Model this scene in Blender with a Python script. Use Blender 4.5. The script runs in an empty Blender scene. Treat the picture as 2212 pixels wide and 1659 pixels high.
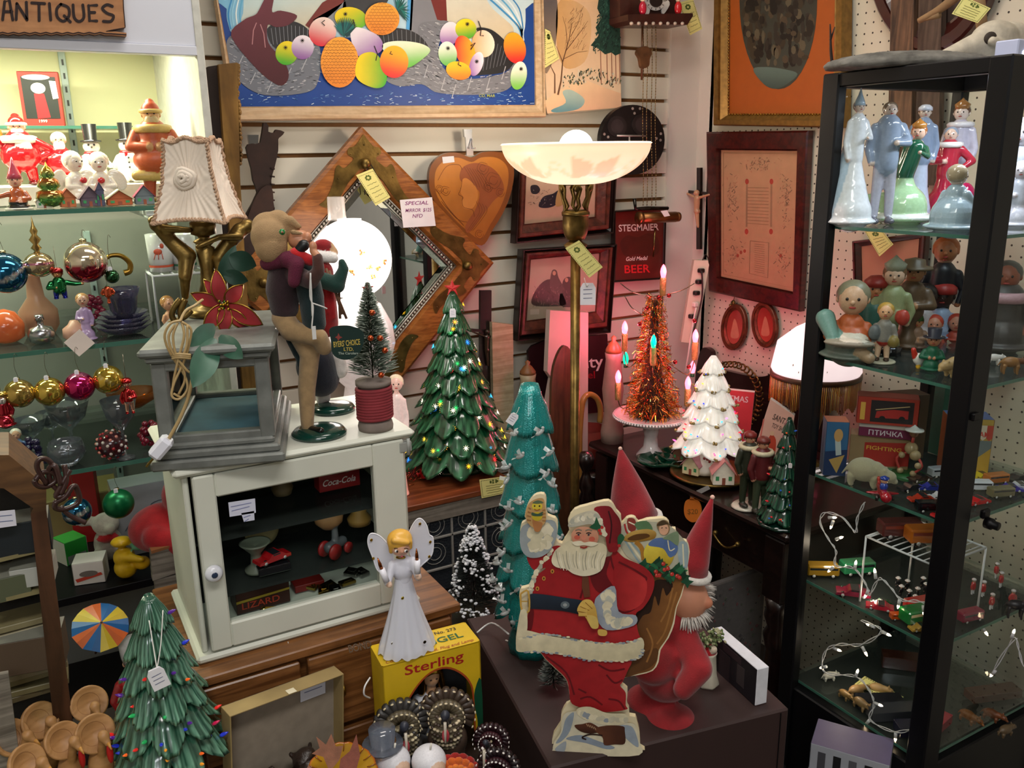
import bpy,math,random
import numpy as np
from mathutils import Vector as V3,Matrix,Euler
from mathutils.geometry import tessellate_polygon
pi=math.pi
sc=bpy.context.scene
COL=sc.collection
# camera
F=1850.0; H=1.6
YAW=math.radians(29.5); PITCH=math.radians(14.9); ROLL=math.radians(-0.9)
fwd=V3((math.sin(YAW)*math.cos(PITCH),math.cos(YAW)*math.cos(PITCH),-math.sin(PITCH)))
r0=V3((math.cos(YAW),-math.sin(YAW),0)); u0=r0.cross(fwd)
RT=r0*math.cos(ROLL)+u0*math.sin(ROLL); UP=RT.cross(fwd)
CAM=V3((0,0,H))
cd=bpy.data.cameras.new('camera'); cam=bpy.data.objects.new('camera',cd); COL.objects.link(cam)
m=Matrix.Identity(4)
for i in range(3):m[i][0],m[i][1],m[i][2],m[i][3]=RT[i],UP[i],-fwd[i],CAM[i]
cam.matrix_world=m
cd.sensor_fit='HORIZONTAL'; cd.sensor_width=36; cd.lens=36*F/2212; cd.clip_start=.05; cd.clip_end=60
sc.camera=cam
# world, lights, exposure
sc.view_settings.view_transform='Standard'; sc.view_settings.look='None'
sc.view_settings.gamma=1; sc.view_settings.use_curve_mapping=False
sc.view_settings.exposure=0.35
sc.cycles.transparent_max_bounces=24; sc.cycles.max_bounces=8
w=bpy.data.worlds.new('world'); sc.world=w; w.use_nodes=True
w.node_tree.nodes['Background'].inputs[0].default_value=(.55,.56,.6,1)
w.node_tree.nodes['Background'].inputs[1].default_value=.32
def light(name,kind,loc,energy,color=(1,1,1),size=None,rot=(0,0,0),**k):
    l=bpy.data.lights.new(name,kind); l.energy=energy; l.color=color
    if kind=='AREA':l.shape='RECTANGLE'; l.size,l.size_y=size
    elif size:l.shadow_soft_size=size
    for a,b in k.items():setattr(l,a,b)
    o=bpy.data.objects.new(name,l); COL.objects.link(o); o.location=loc; o.rotation_euler=rot
    return o
light('ceiling_fixture_near','AREA',(.1,-.1,2.66),17,(1,.95,.9),(1.2,.3))
light('ceiling_fixture_mid','AREA',(.75,1.25,2.66),11,(1,.94,.87),(1.2,.3),(math.radians(-6),0,0))
light('ceiling_fixture_rear','AREA',(-.9,-1.6,2.66),22,(.93,.96,1),(1.2,.6),(math.radians(28),0,0))
light('floor_lamp_bulb_light','POINT',(1.175,1.75,1.71),3.6,(1,.8,.6),.05)
light('curio_led_light','AREA',(1.62,.98,1.725),1.2,(.8,.87,1),(.3,.04))
light('case_tube_light','AREA',(-.18,1.9,1.845),9,(1,.98,.72),(.8,.05))
# colour and materials
def lin(c):
    if isinstance(c,str):c=tuple(int(c[i:i+2],16)/255 for i in(0,2,4))
    return tuple(x/12.92 if x<=.04045 else((x+.055)/1.055)**2.4 for x in c[:3])
MATS={}
def mat(key,col=None,rough=.5,metal=0,emit=None,es=1,noise=None,bump=None,coat=0,sheen=0,trans=0,sss=0,wood=None,spec=.5,flake=None,aniso=None):
    """col None reads the mesh's own colour attribute"""
    if key in MATS:return MATS[key]
    m=bpy.data.materials.new(key); m.use_nodes=True; nt=m.node_tree; N=nt.nodes; L=nt.links
    b=N['Principled BSDF']; MATS[key]=m
    def new(t,**k):
        n=N.new(t)
        for a,v in k.items():setattr(n,a,v)
        return n
    tc=new('ShaderNodeTexCoord')
    if col is None:
        a=new('ShaderNodeAttribute',attribute_name='Col'); out=a.outputs['Color']
    else:
        a=new('ShaderNodeRGB'); a.outputs[0].default_value=(*lin(col),1); out=a.outputs[0]
    if wood:
        c2,sx,sy,sz=wood
        mp=new('ShaderNodeMapping'); mp.inputs['Scale'].default_value=(sx,sy,sz)
        nz=new('ShaderNodeTexNoise'); nz.inputs['Scale'].default_value=1; nz.inputs['Detail'].default_value=6; nz.inputs['Distortion'].default_value=1.2
        rp=new('ShaderNodeValToRGB'); rp.color_ramp.elements[0].position=.35; rp.color_ramp.elements[1].position=.65
        mx=new('ShaderNodeMix',data_type='RGBA'); mx.inputs[7].default_value=(*lin(c2),1)
        L.new(tc.outputs['Object'],mp.inputs[0]); L.new(mp.outputs[0],nz.inputs['Vector']); L.new(nz.outputs[0],rp.inputs[0])
        L.new(rp.outputs[0],mx.inputs[0]); L.new(out,mx.inputs[6]); out=mx.outputs[2]
    nz=new('ShaderNodeTexNoise'); ns,na=noise or(60,.12)
    nz.inputs['Scale'].default_value=ns; nz.inputs['Detail'].default_value=4
    L.new(tc.outputs['Object'],nz.inputs['Vector'])
    mr=new('ShaderNodeMapRange'); mr.inputs[1].default_value=.3; mr.inputs[2].default_value=.7
    mr.inputs[3].default_value=1-na; mr.inputs[4].default_value=1+na*.6
    L.new(nz.outputs[0],mr.inputs[0])
    vm=new('ShaderNodeVectorMath',operation='SCALE'); L.new(out,vm.inputs[0]); L.new(mr.outputs[0],vm.inputs[3])
    L.new(vm.outputs[0],b.inputs['Base Color'])
    b.inputs['Roughness'].default_value=rough; b.inputs['Metallic'].default_value=metal
    b.inputs['Specular IOR Level'].default_value=spec
    if coat:b.inputs['Coat Weight'].default_value=coat; b.inputs['Coat Roughness'].default_value=.06
    if sheen:b.inputs['Sheen Weight'].default_value=sheen; b.inputs['Sheen Roughness'].default_value=.5
    if trans:b.inputs['Transmission Weight'].default_value=trans
    if sss:b.inputs['Subsurface Weight'].default_value=sss; b.inputs['Subsurface Scale'].default_value=.02
    if emit is not None:
        if emit=='attr':L.new(out,b.inputs['Emission Color'])
        else:b.inputs['Emission Color'].default_value=(*lin(emit),1)
        b.inputs['Emission Strength'].default_value=es
    if bump or flake:
        s_,st=bump or flake
        t=new('ShaderNodeTexVoronoi' if flake else 'ShaderNodeTexNoise'); t.inputs['Scale'].default_value=s_
        bp=new('ShaderNodeBump'); bp.inputs['Strength'].default_value=st; bp.inputs['Distance'].default_value=.002
        L.new(tc.outputs['Object'],t.inputs['Vector']); L.new(t.outputs[0],bp.inputs['Height']); L.new(bp.outputs[0],b.inputs['Normal'])
    return m
def glass(key,tint='ffffff',gloss=.12,rough=.03,haze=0,hazecol='ffffff'):
    """thin glass: clear with fresnel gloss"""
    if key in MATS:return MATS[key]
    m=bpy.data.materials.new(key); m.use_nodes=True; nt=m.node_tree; N=nt.nodes; L=nt.links
    N.remove(N['Principled BSDF']); out=N['Material Output']
    tr=N.new('ShaderNodeBsdfTransparent'); tr.inputs[0].default_value=(*lin(tint),1)
    gl=N.new('ShaderNodeBsdfGlossy'); gl.inputs['Roughness'].default_value=rough
    lw=N.new('ShaderNodeLayerWeight'); lw.inputs[0].default_value=gloss
    mx=N.new('ShaderNodeMixShader'); L.new(lw.outputs['Fresnel'],mx.inputs[0]); L.new(tr.outputs[0],mx.inputs[1]); L.new(gl.outputs[0],mx.inputs[2])
    last=mx
    if haze:
        df=N.new('ShaderNodeBsdfDiffuse'); df.inputs[0].default_value=(*lin(hazecol),1)
        m2=N.new('ShaderNodeMixShader'); m2.inputs[0].default_value=haze
        L.new(mx.outputs[0],m2.inputs[1]); L.new(df.outputs[0],m2.inputs[2]); last=m2
    L.new(last.outputs[0],out.inputs[0]); MATS[key]=m
    return m
GLOSS=mat('glazed ceramic',rough=.16,coat=.5,noise=(40,.08))
SATIN=mat('satin paint',rough=.42,noise=(50,.1))
MATTE=mat('matte surface',rough=.8,noise=(45,.14),bump=(300,.15))
FELT=mat('felt cloth',rough=.95,noise=(90,.2),sheen=.25,bump=(900,.5))
VELVET=mat('flocked velvet',rough=.9,noise=(28,.3),sheen=.25,bump=(500,.3))
PRINT=mat('printed card',rough=.5,noise=(30,.05))
BRASS=mat('antique brass','a5813a',rough=.3,metal=1,noise=(25,.45))
BRASSD=mat('dark bronze brass','7d6637',rough=.38,metal=.9,noise=(30,.5),bump=(120,.2))
METAL=mat('coloured metal',rough=.22,metal=1,noise=(40,.1))
FOIL=mat('mirror glass ornament',rough=.09,metal=.85,noise=(20,.06),coat=.5)
CHROME=mat('chrome','d6d8da',rough=.12,metal=1)
BLACKP=mat('black frame paint','08080b',rough=.42,noise=(40,.1),spec=.25)
PLAST=mat('plastic',rough=.3,noise=(30,.04))
PAPER=mat('paper tag',rough=.85,noise=(30,.03))
CLEAR=glass('clear pane glass','fbfdfc',.07,.01)
SHELFG=glass('shelf glass','f0f6f4',.13,.02,.03,'aab4b0')
EDGEG=mat('glass edge','3e6a5c',rough=.12,noise=(10,.1))
WARE=glass('pressed glassware','e6ebf0',.42,.08,.06,'cfd8e0')
WAREB=glass('violet glassware','a9a6c8',.42,.08,.1,'8c8ab0')
# pixels to places
def ray(px,py):return fwd+RT*((px-1106)/F)-UP*((py-829.5)/F)
def hit(px,py,x=None,y=None,z=None,t=None):
    d=ray(px,py)
    if t is None:t=x/d[0]if x is not None else y/d[1]if y is not None else(z-H)/d[2]
    return CAM+d*t
def dep(p):return(V3(p)-CAM).dot(fwd)
def proj(p):
    q=V3(p)-CAM; t=q.dot(fwd)
    return 1106+F*q.dot(RT)/t,829.5-F*q.dot(UP)/t
def ztop(p,py):
    """height above point p whose picture row is py"""
    a,b=p[2]-.5,p[2]+3
    for _ in range(40):
        c=(a+b)/2
        if proj((p[0],p[1],c))[1]>py:a=c
        else:b=c
    return a-p[2]
def face(p,extra=0):return-math.atan2(p[0],p[1])+math.radians(extra)
class PL:
    """an upright (or given) flat surface that stands in the room; d lifts off it towards the room"""
    def __init__(s,p,n):s.p=V3(p); s.n=V3(n).normalized()
    def w(s,px,py,d=0):
        r=ray(px,py); t=(s.p-CAM).dot(s.n)/r.dot(s.n)
        return CAM+r*t+s.n*d
WY=2.25; WX=1.98
def wall_y(y):return PL((0,y,0),(0,-1,0))
def wall_x(x):return PL((x,0,0),(-1,0,0))
def upright(p,extra=0):
    a=face(p,extra); return PL(p,(math.sin(a),-math.cos(a),0))
def hv(px,py,P,dd=0):
    """point seen at this pixel on the upright plane through P, dd nearer the aisle"""
    return upright(P).w(px,py,dd)
def flat(z):return PL((0,0,z),(0,0,1))
# mesh maker
def rot(x=0,y=0,z=0):return Euler((math.radians(x),math.radians(y),math.radians(z))).to_matrix().to_4x4()
def tr(x=0,y=0,z=0):return Matrix.Translation((x,y,z))
def spl(pts,n=5,closed=True):
    P=[V3(p)for p in pts]; k=len(P); o=[]
    for i in range(k if closed else k-1):
        if closed:a,b,c,d=P[i-1],P[i],P[(i+1)%k],P[(i+2)%k]
        else:a,b,c,d=P[max(i-1,0)],P[i],P[i+1],P[min(i+2,k-1)]
        for j in range(n):
            t=j/n
            o.append(.5*((2*b)+(c-a)*t+(2*a-5*b+4*c-d)*t*t+(3*b-a-3*c+d)*t**3))
    if not closed:o.append(P[-1])
    return o
def oval(cx,cy,rx,ry,a=0,n=28):
    a=math.radians(a)
    return[(cx+rx*math.cos(t)*math.cos(a)-ry*math.sin(t)*math.sin(a),cy+rx*math.cos(t)*math.sin(a)+ry*math.sin(t)*math.cos(a))for t in(2*pi*i/n for i in range(n))]
class M:
    def __init__(s,off=(0,0,0),c='ffffff'):
        s.V=[]; s.Fa=[]; s.C=[]; s.S=[]; s.off=V3(off); s.T=None; s.c=lin(c)
    def col(s,c):s.c=lin(c); return s
    def add(s,vs,fs,cols=None,smooth=True):
        k=len(s.V)
        for i,v in enumerate(vs):
            v=V3(v)
            if s.T is not None:v=s.T@v
            s.V.append(v-s.off); s.C.append(cols[i]if cols else s.c)
        for f in fs:s.Fa.append([k+j for j in f]); s.S.append(smooth)
        return s
    def box(s,c,d,b=.0015,mt=None,col=None):
        if col:s.c=lin(col)
        b=min(b,min(d)*.45); hx=[x/2 for x in d]; vs=[]; ix={}
        for sx in(-1,1):
            for sy in(-1,1):
                for sz in(-1,1):
                    for a in range(3):
                        v=[sg*(hx[k]-(0 if k==a else b))for k,sg in enumerate((sx,sy,sz))]
                        ix[(sx,sy,sz,a)]=len(vs); vs.append(V3(v))
        fs=[]
        q=[(-1,-1),(-1,1),(1,1),(1,-1)]
        for a in range(3):
            for sg in(-1,1):
                f=[]
                for u,v in q:
                    k=[u,v]; k.insert(a,sg); f.append(ix[(*k,a)])
                fs.append(f)
            o=[i for i in range(3)if i!=a]
            for u in(-1,1):
                for v in(-1,1):
                    f=[]
                    for e,ax in((-1,o[0]),(1,o[0]),(1,o[1]),(-1,o[1])):
                        k=[0,0,0]; k[a]=e; k[o[0]]=u; k[o[1]]=v; f.append(ix[(*k,ax)])
                    fs.append(f)
        for sx in(-1,1):
            for sy in(-1,1):
                for sz in(-1,1):fs.append([ix[(sx,sy,sz,a)]for a in range(3)])
        g=[]
        for f in fs:
            n=(vs[f[1]]-vs[f[0]]).cross(vs[f[2]]-vs[f[0]])
            cc=sum((vs[i]for i in f),V3())/len(f)
            g.append(f if n.dot(cc)>0 else f[::-1])
        mt=tr(*c)@mt if mt is not None else tr(*c)
        return s.add([mt@v for v in vs],g,smooth=False)
    def lathe(s,prof,n=28,c=(0,0,0),f=None,mt=None,cols=None,cap=True,col=None):
        if col:s.c=lin(col)
        vs=[]; cs=[]; c=V3(c)
        for i,(r,z)in enumerate(prof):
            for j in range(n):
                a=2*pi*j/n; rr=r*(f(a,i/(len(prof)-1))if f else 1)
                vs.append(V3((rr*math.cos(a),rr*math.sin(a),z)))
                cs.append(lin(cols[i])if cols else s.c)
        fs=[[i*n+j,i*n+(j+1)%n,(i+1)*n+(j+1)%n,(i+1)*n+j]for i in range(len(prof)-1)for j in range(n)]
        if cap:
            if prof[0][0]>1e-5:fs.append(list(range(n))[::-1])
            if prof[-1][0]>1e-5:fs.append([(len(prof)-1)*n+j for j in range(n)])
        return s.add([(mt@v if mt else v)+c for v in vs],fs,cs)
    def ell(s,c,r,mt=None,n=14,col=None):
        if isinstance(r,(int,float)):r=(r,r,r)
        k=max(6,int(n*.7)); pr=[(max(math.sin(pi*i/k),1e-6),-math.cos(pi*i/k))for i in range(k+1)]
        S=Matrix.Diagonal((*r,1)); mm=(mt@S)if mt else S
        return s.lathe(pr,n,c,mt=mm,cap=False,col=col)
    def tube(s,pts,r,n=6,closed=False,col=None,flatz=1):
        if col:s.c=lin(col)
        P=[V3(p)for p in pts]; k=len(P); vs=[]
        R=r if isinstance(r,(list,tuple))else[r]*k
        if len(R)!=k:R=[R[0]+(R[-1]-R[0])*i/(k-1)for i in range(k)]
        nrm=None
        for i in range(k):
            a=P[i-1]if(i or closed)else P[0]; b=P[(i+1)%k]if(i<k-1 or closed)else P[-1]
            t=(b-a).normalized()if(b-a).length>1e-9 else V3((0,0,1))
            if nrm is None:nrm=t.orthogonal().normalized()
            nrm=(nrm-t*nrm.dot(t)); nrm=nrm.normalized()if nrm.length>1e-6 else t.orthogonal().normalized()
            bn=t.cross(nrm)
            for j in range(n):
                q=2*pi*j/n; vs.append(P[i]+nrm*math.cos(q)*R[i]+bn*math.sin(q)*R[i]*flatz)
        fs=[[i*n+j,i*n+(j+1)%n,((i+1)%k)*n+(j+1)%n,((i+1)%k)*n+j]for i in range(k if closed else k-1)for j in range(n)]
        if not closed:fs+=[list(range(n))[::-1],[(k-1)*n+j for j in range(n)]]
        return s.add(vs,fs)
    def slab(s,pl,pts,d0,d1=None,col=None,grad=None,side=None):
        """outline given in photo pixels laid on the plane pl; grad=(colour2, ax, ay) blends towards colour2 along that direction"""
        if col:s.c=lin(col)
        pts=[tuple(p[:2])for p in pts]
        tri=tessellate_polygon([[V3((p[0],p[1],0))for p in pts]])
        def cols():
            if not grad:return[s.c]*len(pts)
            c2=lin(grad[0]); q=[p[0]*grad[1]+p[1]*grad[2]for p in pts]; lo,hi=min(q),max(q)
            o=[]
            for v in q:
                t=(v-lo)/(hi-lo); t=t*t*(3-2*t); o.append(tuple(a+(b-a)*t for a,b in zip(s.c,c2)))
            return o
        tf=[pl.w(*p,d1 if d1 is not None else d0)for p in pts]
        n0=(tf[tri[0][1]]-tf[tri[0][0]]).cross(tf[tri[0][2]]-tf[tri[0][0]])
        fl=n0.dot(pl.n)<0
        T=[list(t)[::-1]if fl else list(t)for t in tri]
        s.add(tf,T,cols(),False)
        if d1 is not None:
            k=len(pts); bk=[pl.w(*p,d0)for p in pts]
            area=sum(pts[i][0]*pts[(i+1)%k][1]-pts[(i+1)%k][0]*pts[i][1]for i in range(k))
            c0=s.c
            if side:s.c=lin(side)
            sd=[[i,(i+1)%k,k+(i+1)%k,k+i]for i in range(k)]
            if area>0:sd=[f[::-1]for f in sd]
            s.add(bk+tf,sd,None,False); s.add(bk,[t[::-1]for t in T],None,False); s.c=c0
        return s
    def line(s,pl,pts,wpx,d,col=None,dz=None):
        """painted line on a plane, width in photo pixels"""
        if col:s.c=lin(col)
        P=[V3((p[0],p[1]))for p in pts]; A=[]; B=[]
        for i in range(len(P)):
            t=P[min(i+1,len(P)-1)]-P[max(i-1,0)]
            t=t.normalized()if t.length>0 else V3((1,0)); n=V3((-t[1],t[0]))
            ww=wpx[i]if isinstance(wpx,list)else wpx
            A.append(pl.w(*(P[i]+n*ww/2),d)); B.append(pl.w(*(P[i]-n*ww/2),d))
        k=len(P)
        return s.add(A+B,[[i,i+1,k+i+1,k+i]for i in range(k-1)],None,False)
    def ptext(s,pl,txt,px,py,h,d,col=None,wpx=None,ang=0,ital=0,ext=0):
        """lettering: baseline start at pixel px,py, capital height h pixels"""
        if col:s.c=lin(col)
        cu=bpy.data.curves.new('t','FONT'); cu.body=txt; cu.size=1; cu.offset=.012; cu.resolution_u=3
        if ital:cu.shear=ital
        o=bpy.data.objects.new('t',cu); COL.objects.link(o)
        dg=bpy.context.evaluated_depsgraph_get(); me=bpy.data.meshes.new_from_object(o.evaluated_get(dg))
        vs=[v.co.copy()for v in me.vertices]; fs=[list(p.vertices)for p in me.polygons]
        bpy.data.objects.remove(o); bpy.data.curves.remove(cu); bpy.data.meshes.remove(me)
        if not vs:return s
        x0=min(v.x for v in vs); x1=max(v.x for v in vs); k=h/.72; kx=wpx/(x1-x0)if wpx else k
        a=math.radians(ang); ca,sa=math.cos(a),math.sin(a); W=[]
        for v in vs:
            u=(v.x-x0)*kx; q=v.y*k
            W.append(pl.w(px+u*ca-q*sa*-1*-1,py-(q*ca)-u*sa,d))
        return s.add(W,fs,None,False)
    def raw(s,blob):return s.add(*blob)
    def build(s,name,mt,parent=None,mod=None):
        me=bpy.data.meshes.new(name)
        me.from_pydata([tuple(v)for v in s.V],[],s.Fa); me.update()
        a=me.color_attributes.new('Col','FLOAT_COLOR','POINT')
        a.data.foreach_set('color',np.array([(*c,1)for c in s.C],dtype=np.float32).ravel())
        me.polygons.foreach_set('use_smooth',s.S)
        me.materials.append(mt if not isinstance(mt,str)else MATS[mt])
        o=bpy.data.objects.new(name,me); COL.objects.link(o)
        if parent:o.parent=parent
        return o
def blob(prims,vox=.0025,sm=3):
    """one continuous skin over ellipsoids ('e',c,r,col[,rot]) and tapered capsules ('k',a,b,ra,rb,col)"""
    t=M()
    for p in prims:
        if p[0]=='e':t.ell(p[1],p[2],rot(*p[4])if len(p)>4 else None,22)
        else:
            a,b=V3(p[1]),V3(p[2]); n=9
            pts=[a.lerp(b,i/(n-1))for i in range(n)]
            t.tube(pts,[p[3]+(p[4]-p[3])*i/(n-1)for i in range(n)],22); t.ell(a,p[3],n=20); t.ell(b,p[4],n=20)
    o=t.build('t',MATTE); r=o.modifiers.new('r','REMESH'); r.mode='VOXEL'; r.voxel_size=vox
    q=o.modifiers.new('s','SMOOTH'); q.iterations=sm; q.factor=.6
    dg=bpy.context.evaluated_depsgraph_get(); me=bpy.data.meshes.new_from_object(o.evaluated_get(dg))
    k=len(me.vertices); V=np.empty(k*3); me.vertices.foreach_get('co',V); V=V.reshape(-1,3)
    fs=[list(p.vertices)for p in me.polygons]; best=np.full(k,1e9); ci=np.zeros(k,int); cl=[]
    for i,p in enumerate(prims):
        if p[0]=='e':
            R=np.array(rot(*p[4]).to_3x3())if len(p)>4 else np.eye(3); rr=np.array(p[2]if not isinstance(p[2],(int,float))else(p[2],)*3)
            d=(np.linalg.norm(((V-np.array(p[1]))@R)/rr,axis=1)-1)*rr.min()
        else:
            a,b=np.array(p[1],float),np.array(p[2],float); ab=b-a
            h=np.clip(((V-a)@ab)/max(ab@ab,1e-9),0,1); d=np.linalg.norm(V-a-h[:,None]*ab,axis=1)-(p[3]+(p[4]-p[3])*h)
        cl.append(lin(p[3]if p[0]=='e' else p[5])); u=d<best; best[u]=d[u]; ci[u]=i
    od=o.data; bpy.data.objects.remove(o); bpy.data.meshes.remove(od); bpy.data.meshes.remove(me)
    return[tuple(v)for v in V],fs,[cl[i]for i in ci],True
# things
def T(name,label,cat,loc=(0,0,0),rz=0,group=None,s=1):
    o=bpy.data.objects.new(name,None); COL.objects.link(o); o.empty_display_size=.01
    o.location=loc; o.rotation_euler=(0,0,rz); o.scale=(s,s,s)
    return tag(o,label,cat,group)
def tag(o,label,cat,group=None):
    o['label']=label; o['category']=cat
    if group:o['group']=group
    return o
def st(o):o['kind']='structure'; return o
def stuff(o):o['kind']='stuff'; return o
def dup(r,loc,rz=None,label=None,group=None,s=None):
    c=r.copy(); COL.objects.link(c); c.location=loc
    if rz is not None:c.rotation_euler=(0,0,rz)
    if s:c.scale=(s,s,s)
    if label:c['label']=label
    if group:c['group']=group
    def kids(a,b):
        for ch in a.children:
            q=ch.copy(); COL.objects.link(q); q.parent=b; kids(ch,q)
    kids(r,c)
    return c
def rnd(a,b):return random.uniform(a,b)
random.seed(7)
# the room
fl=M().box((.5,.6,-.02),(5,5,.04)).build('floor',mat('floor vinyl','4d4640',rough=.5,noise=(5,.25))); st(fl)
cl_=M().box((.5,.6,2.72),(5,5,.04)).build('ceiling',mat('ceiling tile','d9d7d0',rough=.9)); st(cl_)
WALLM=mat('painted wall','d2ccc2',rough=.75,noise=(4,.05),bump=(60,.05))
# slatwall: boards with real grooves, anchored on a groove seen at the right end
zg=hit(1380,272,y=WY)[2]; zs=[zg+.0762*k for k in range(-21,13)]
SLAT=mat('slatwall laminate','d3cfc0',rough=.55,noise=(3,.05)); GRV=mat('slat groove','8a5f33',rough=.7)
o=M()
x0,x1=-.9,1.862
for a,b in zip(zs,zs[1:]):o.box(((x0+x1)/2,WY+.009,(a+b)/2),(x1-x0,.018,.0762-.0105),.001)
st(o.build('wall_rear',SLAT))
st(M().box(((x0+x1)/2,WY+.0215,1.3),(x1-x0,.006,2.6),0).build('trim_1',GRV))
st(M().box((1.93,WY+.03,1.35),(.138,.08,2.7),0).build('trim_2',WALLM))
st(M().box((WX+.03,2.23,1.35),(.06,.12,2.7),0).build('trim_3',WALLM))
st(M().box((WX+.05,.2,1.35),(.06,4.0,2.7),0).build('wall_right',WALLM))
st(M().box((-1.3,.6,1.35),(.04,4,2.7),0).build('wall_left',WALLM))
st(M().box((.4,-1.9,1.35),(4,.04,2.7),0).build('wall_front',mat('shop wall far','8f887c',rough=.9)))
# pegboard: holes drawn by the board's own procedural dots
pm=mat('pegboard','cbc5b3',rough=.6,noise=(3,.04)); nt=pm.node_tree; N=nt.nodes; L=nt.links
b=N['Principled BSDF']; src=b.inputs['Base Color'].links[0].from_socket
tc=N.new('ShaderNodeTexCoord'); sx=N.new('ShaderNodeSeparateXYZ'); L.new(tc.outputs['Object'],sx.inputs[0])
def mth(op,a,bb=None,c=None):
    n=N.new('ShaderNodeMath'); n.operation=op
    for i,v in enumerate((a,bb,c)):
        if v is None:continue
        if isinstance(v,(int,float)):n.inputs[i].default_value=v
        else:L.new(v,n.inputs[i])
    return n.outputs[0]
def cell(s):return mth('SUBTRACT',mth('FRACT',mth('DIVIDE',s,.0254)),.5)
a,c=cell(sx.outputs[1]),cell(sx.outputs[2])
d=mth('SQRT',mth('ADD',mth('MULTIPLY',a,a),mth('MULTIPLY',c,c)))
g=mth('LESS_THAN',d,.1); mx=N.new('ShaderNodeMix'); mx.data_type='RGBA'
L.new(g,mx.inputs[0]); L.new(src,mx.inputs[6]); mx.inputs[7].default_value=(.03,.02,.015,1); L.new(mx.outputs[2],b.inputs['Base Color'])
st(M().box((WX+.004,1.35,1.35),(.008,1.67,2.7),.001).build('wall_right_pegboard',pm))
# furniture
OAK=mat('oak wood','8a5a30',rough=.42,wood=('5c3618',4,60,90),coat=.15)
OAKL=mat('golden oak frame wood','a4662f',rough=.36,wood=('7a4519',14,14,120),coat=.25)
DARKW=mat('dark mahogany','1d0f0c',rough=.3,wood=('0f0706',4,40,60),coat=.3)
WHITEP=mat('white painted wood','d5d8cb',rough=.42,noise=(8,.05))
SILV=mat('worn silver paint','7e827e',rough=.42,metal=.35,noise=(30,.28),bump=(200,.1))
BROWNP=mat('brown painted board','33211f',rough=.6,noise=(9,.1))
GREYW=mat('weathered grey wood','8b8478',rough=.85,wood=('5d564c',3,20,90))
CREAMW=mat('aged cream board','b9ab8c',rough=.7,wood=('9c8b69',4,30,70))
# left lit display case (built into the shop: its own panels are structure)
CY=1.7; CX=hit(424,130,y=CY)[0]; CXO=hit(440,130,y=CY)[0]; ZR=hit(300,118,y=CY)[2]; ZR2=hit(300,96,y=CY)[2]
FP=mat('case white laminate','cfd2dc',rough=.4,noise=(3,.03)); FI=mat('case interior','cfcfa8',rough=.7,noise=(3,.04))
case=T('display_case','white built-in display case with lit upper bay and glass shelves at the left','display case',(-.2,1.95,0))
def W(off):return M(off=off)
co=(-.2,1.95,0)
M(co).box(((-.9+CXO)/2,CY,(ZR2+2.68)/2),(CXO+.9,.02,2.68-ZR2),.001).build('fascia_panel',FP,case)
M(co).box(((-.9+CX)/2,CY-.002,(ZR+ZR2)/2),(CX+.9,.026,ZR2-ZR-.001),.001).build('rail',FP,case)
M(co).box(((CX+CXO)/2,(CY+2.2)/2+.0,1.33),(CXO-CX+.0006,2.2-CY+.024,2.655),.001).build('side_panel',mat('case side','c6c6bd',rough=.5),case)
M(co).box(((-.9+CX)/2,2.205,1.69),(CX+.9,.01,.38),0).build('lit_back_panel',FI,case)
M(co).box(((-.9+CX)/2,2.205,.94),(CX+.9,.01,1.11),0).build('back_panel',mat('case unlit back','8b8c85',rough=.7,noise=(3,.08)),case)  # same back wall below the lit bay; its lack of light is in the grey
M(co).box(((-.9+CX)/2,1.95,.2),(CX+.9,.5,.38),.002).build('plinth',mat('case plinth','181312',rough=.6),case)
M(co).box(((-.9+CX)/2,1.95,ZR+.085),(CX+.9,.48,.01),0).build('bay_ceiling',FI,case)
Z1,Z2,Z3=(hit(150,y,y=CY)[2]for y in(451,749,1017)); Z4=hit(240,1270,y=CY)[2]
for z,dp,x1 in((Z1,.46,CX-.003),(Z2,.46,CX-.003),(Z3,.46,CX-.003)):
    g=M(co).box(((-.9+x1)/2,CY+dp/2,z-.004),(x1+.9,dp,.008),.0005).build('shelf',SHELFG,case)
    M(co).box(((-.9+x1)/2,CY-.0006,z-.004),(x1+.9,.0012,.0082),0).build('shelf_edge',EDGEG,g)
M(co).box(((-.9+CX)/2,CY+.24,Z4-.008),(CX+.9-.004,.48,.016),.001).build('black_shelf',BLACKP,case)
M(co).box((.0,2.12,1.5+.128),(.62,.13,.006),0).build('upper_ledge',EDGEG,case)
for x in(.135,-.35):
    s_=M(co,'9fb0ae').box((x,2.196,1.72),(.014,.008,.26),.001)
    s_.box((x,2.196,1.02),(.014,.008,.86),.001)
    for k in range(9):s_.box((x,2.1915,1.615+k*.028),(.004,.001,.012),0,col='1c2422')
    for k in range(28):s_.box((x,2.1915,.62+k*.028),(.004,.001,.012),0,col='1c2422')
    s_.build('shelf_standard',SATIN,case)
b_=M(co,'c9cccb').box((.225,1.76,Z1-.014),(.035,.1,.01),.001); b_.box((.225,1.95,Z1-.02),(.006,.4,.02),.001); b_.build('shelf_bracket',SATIN,case)
rz_=M(co,'ded9cf').box((.13,1.97,Z1+.0185),(.38,.2,.034),.001)
tag(rz_.build('riser',SATIN),'low white display riser under the ceramic snowmen','riser')
bpy.data.objects['riser'].location=co
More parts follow.
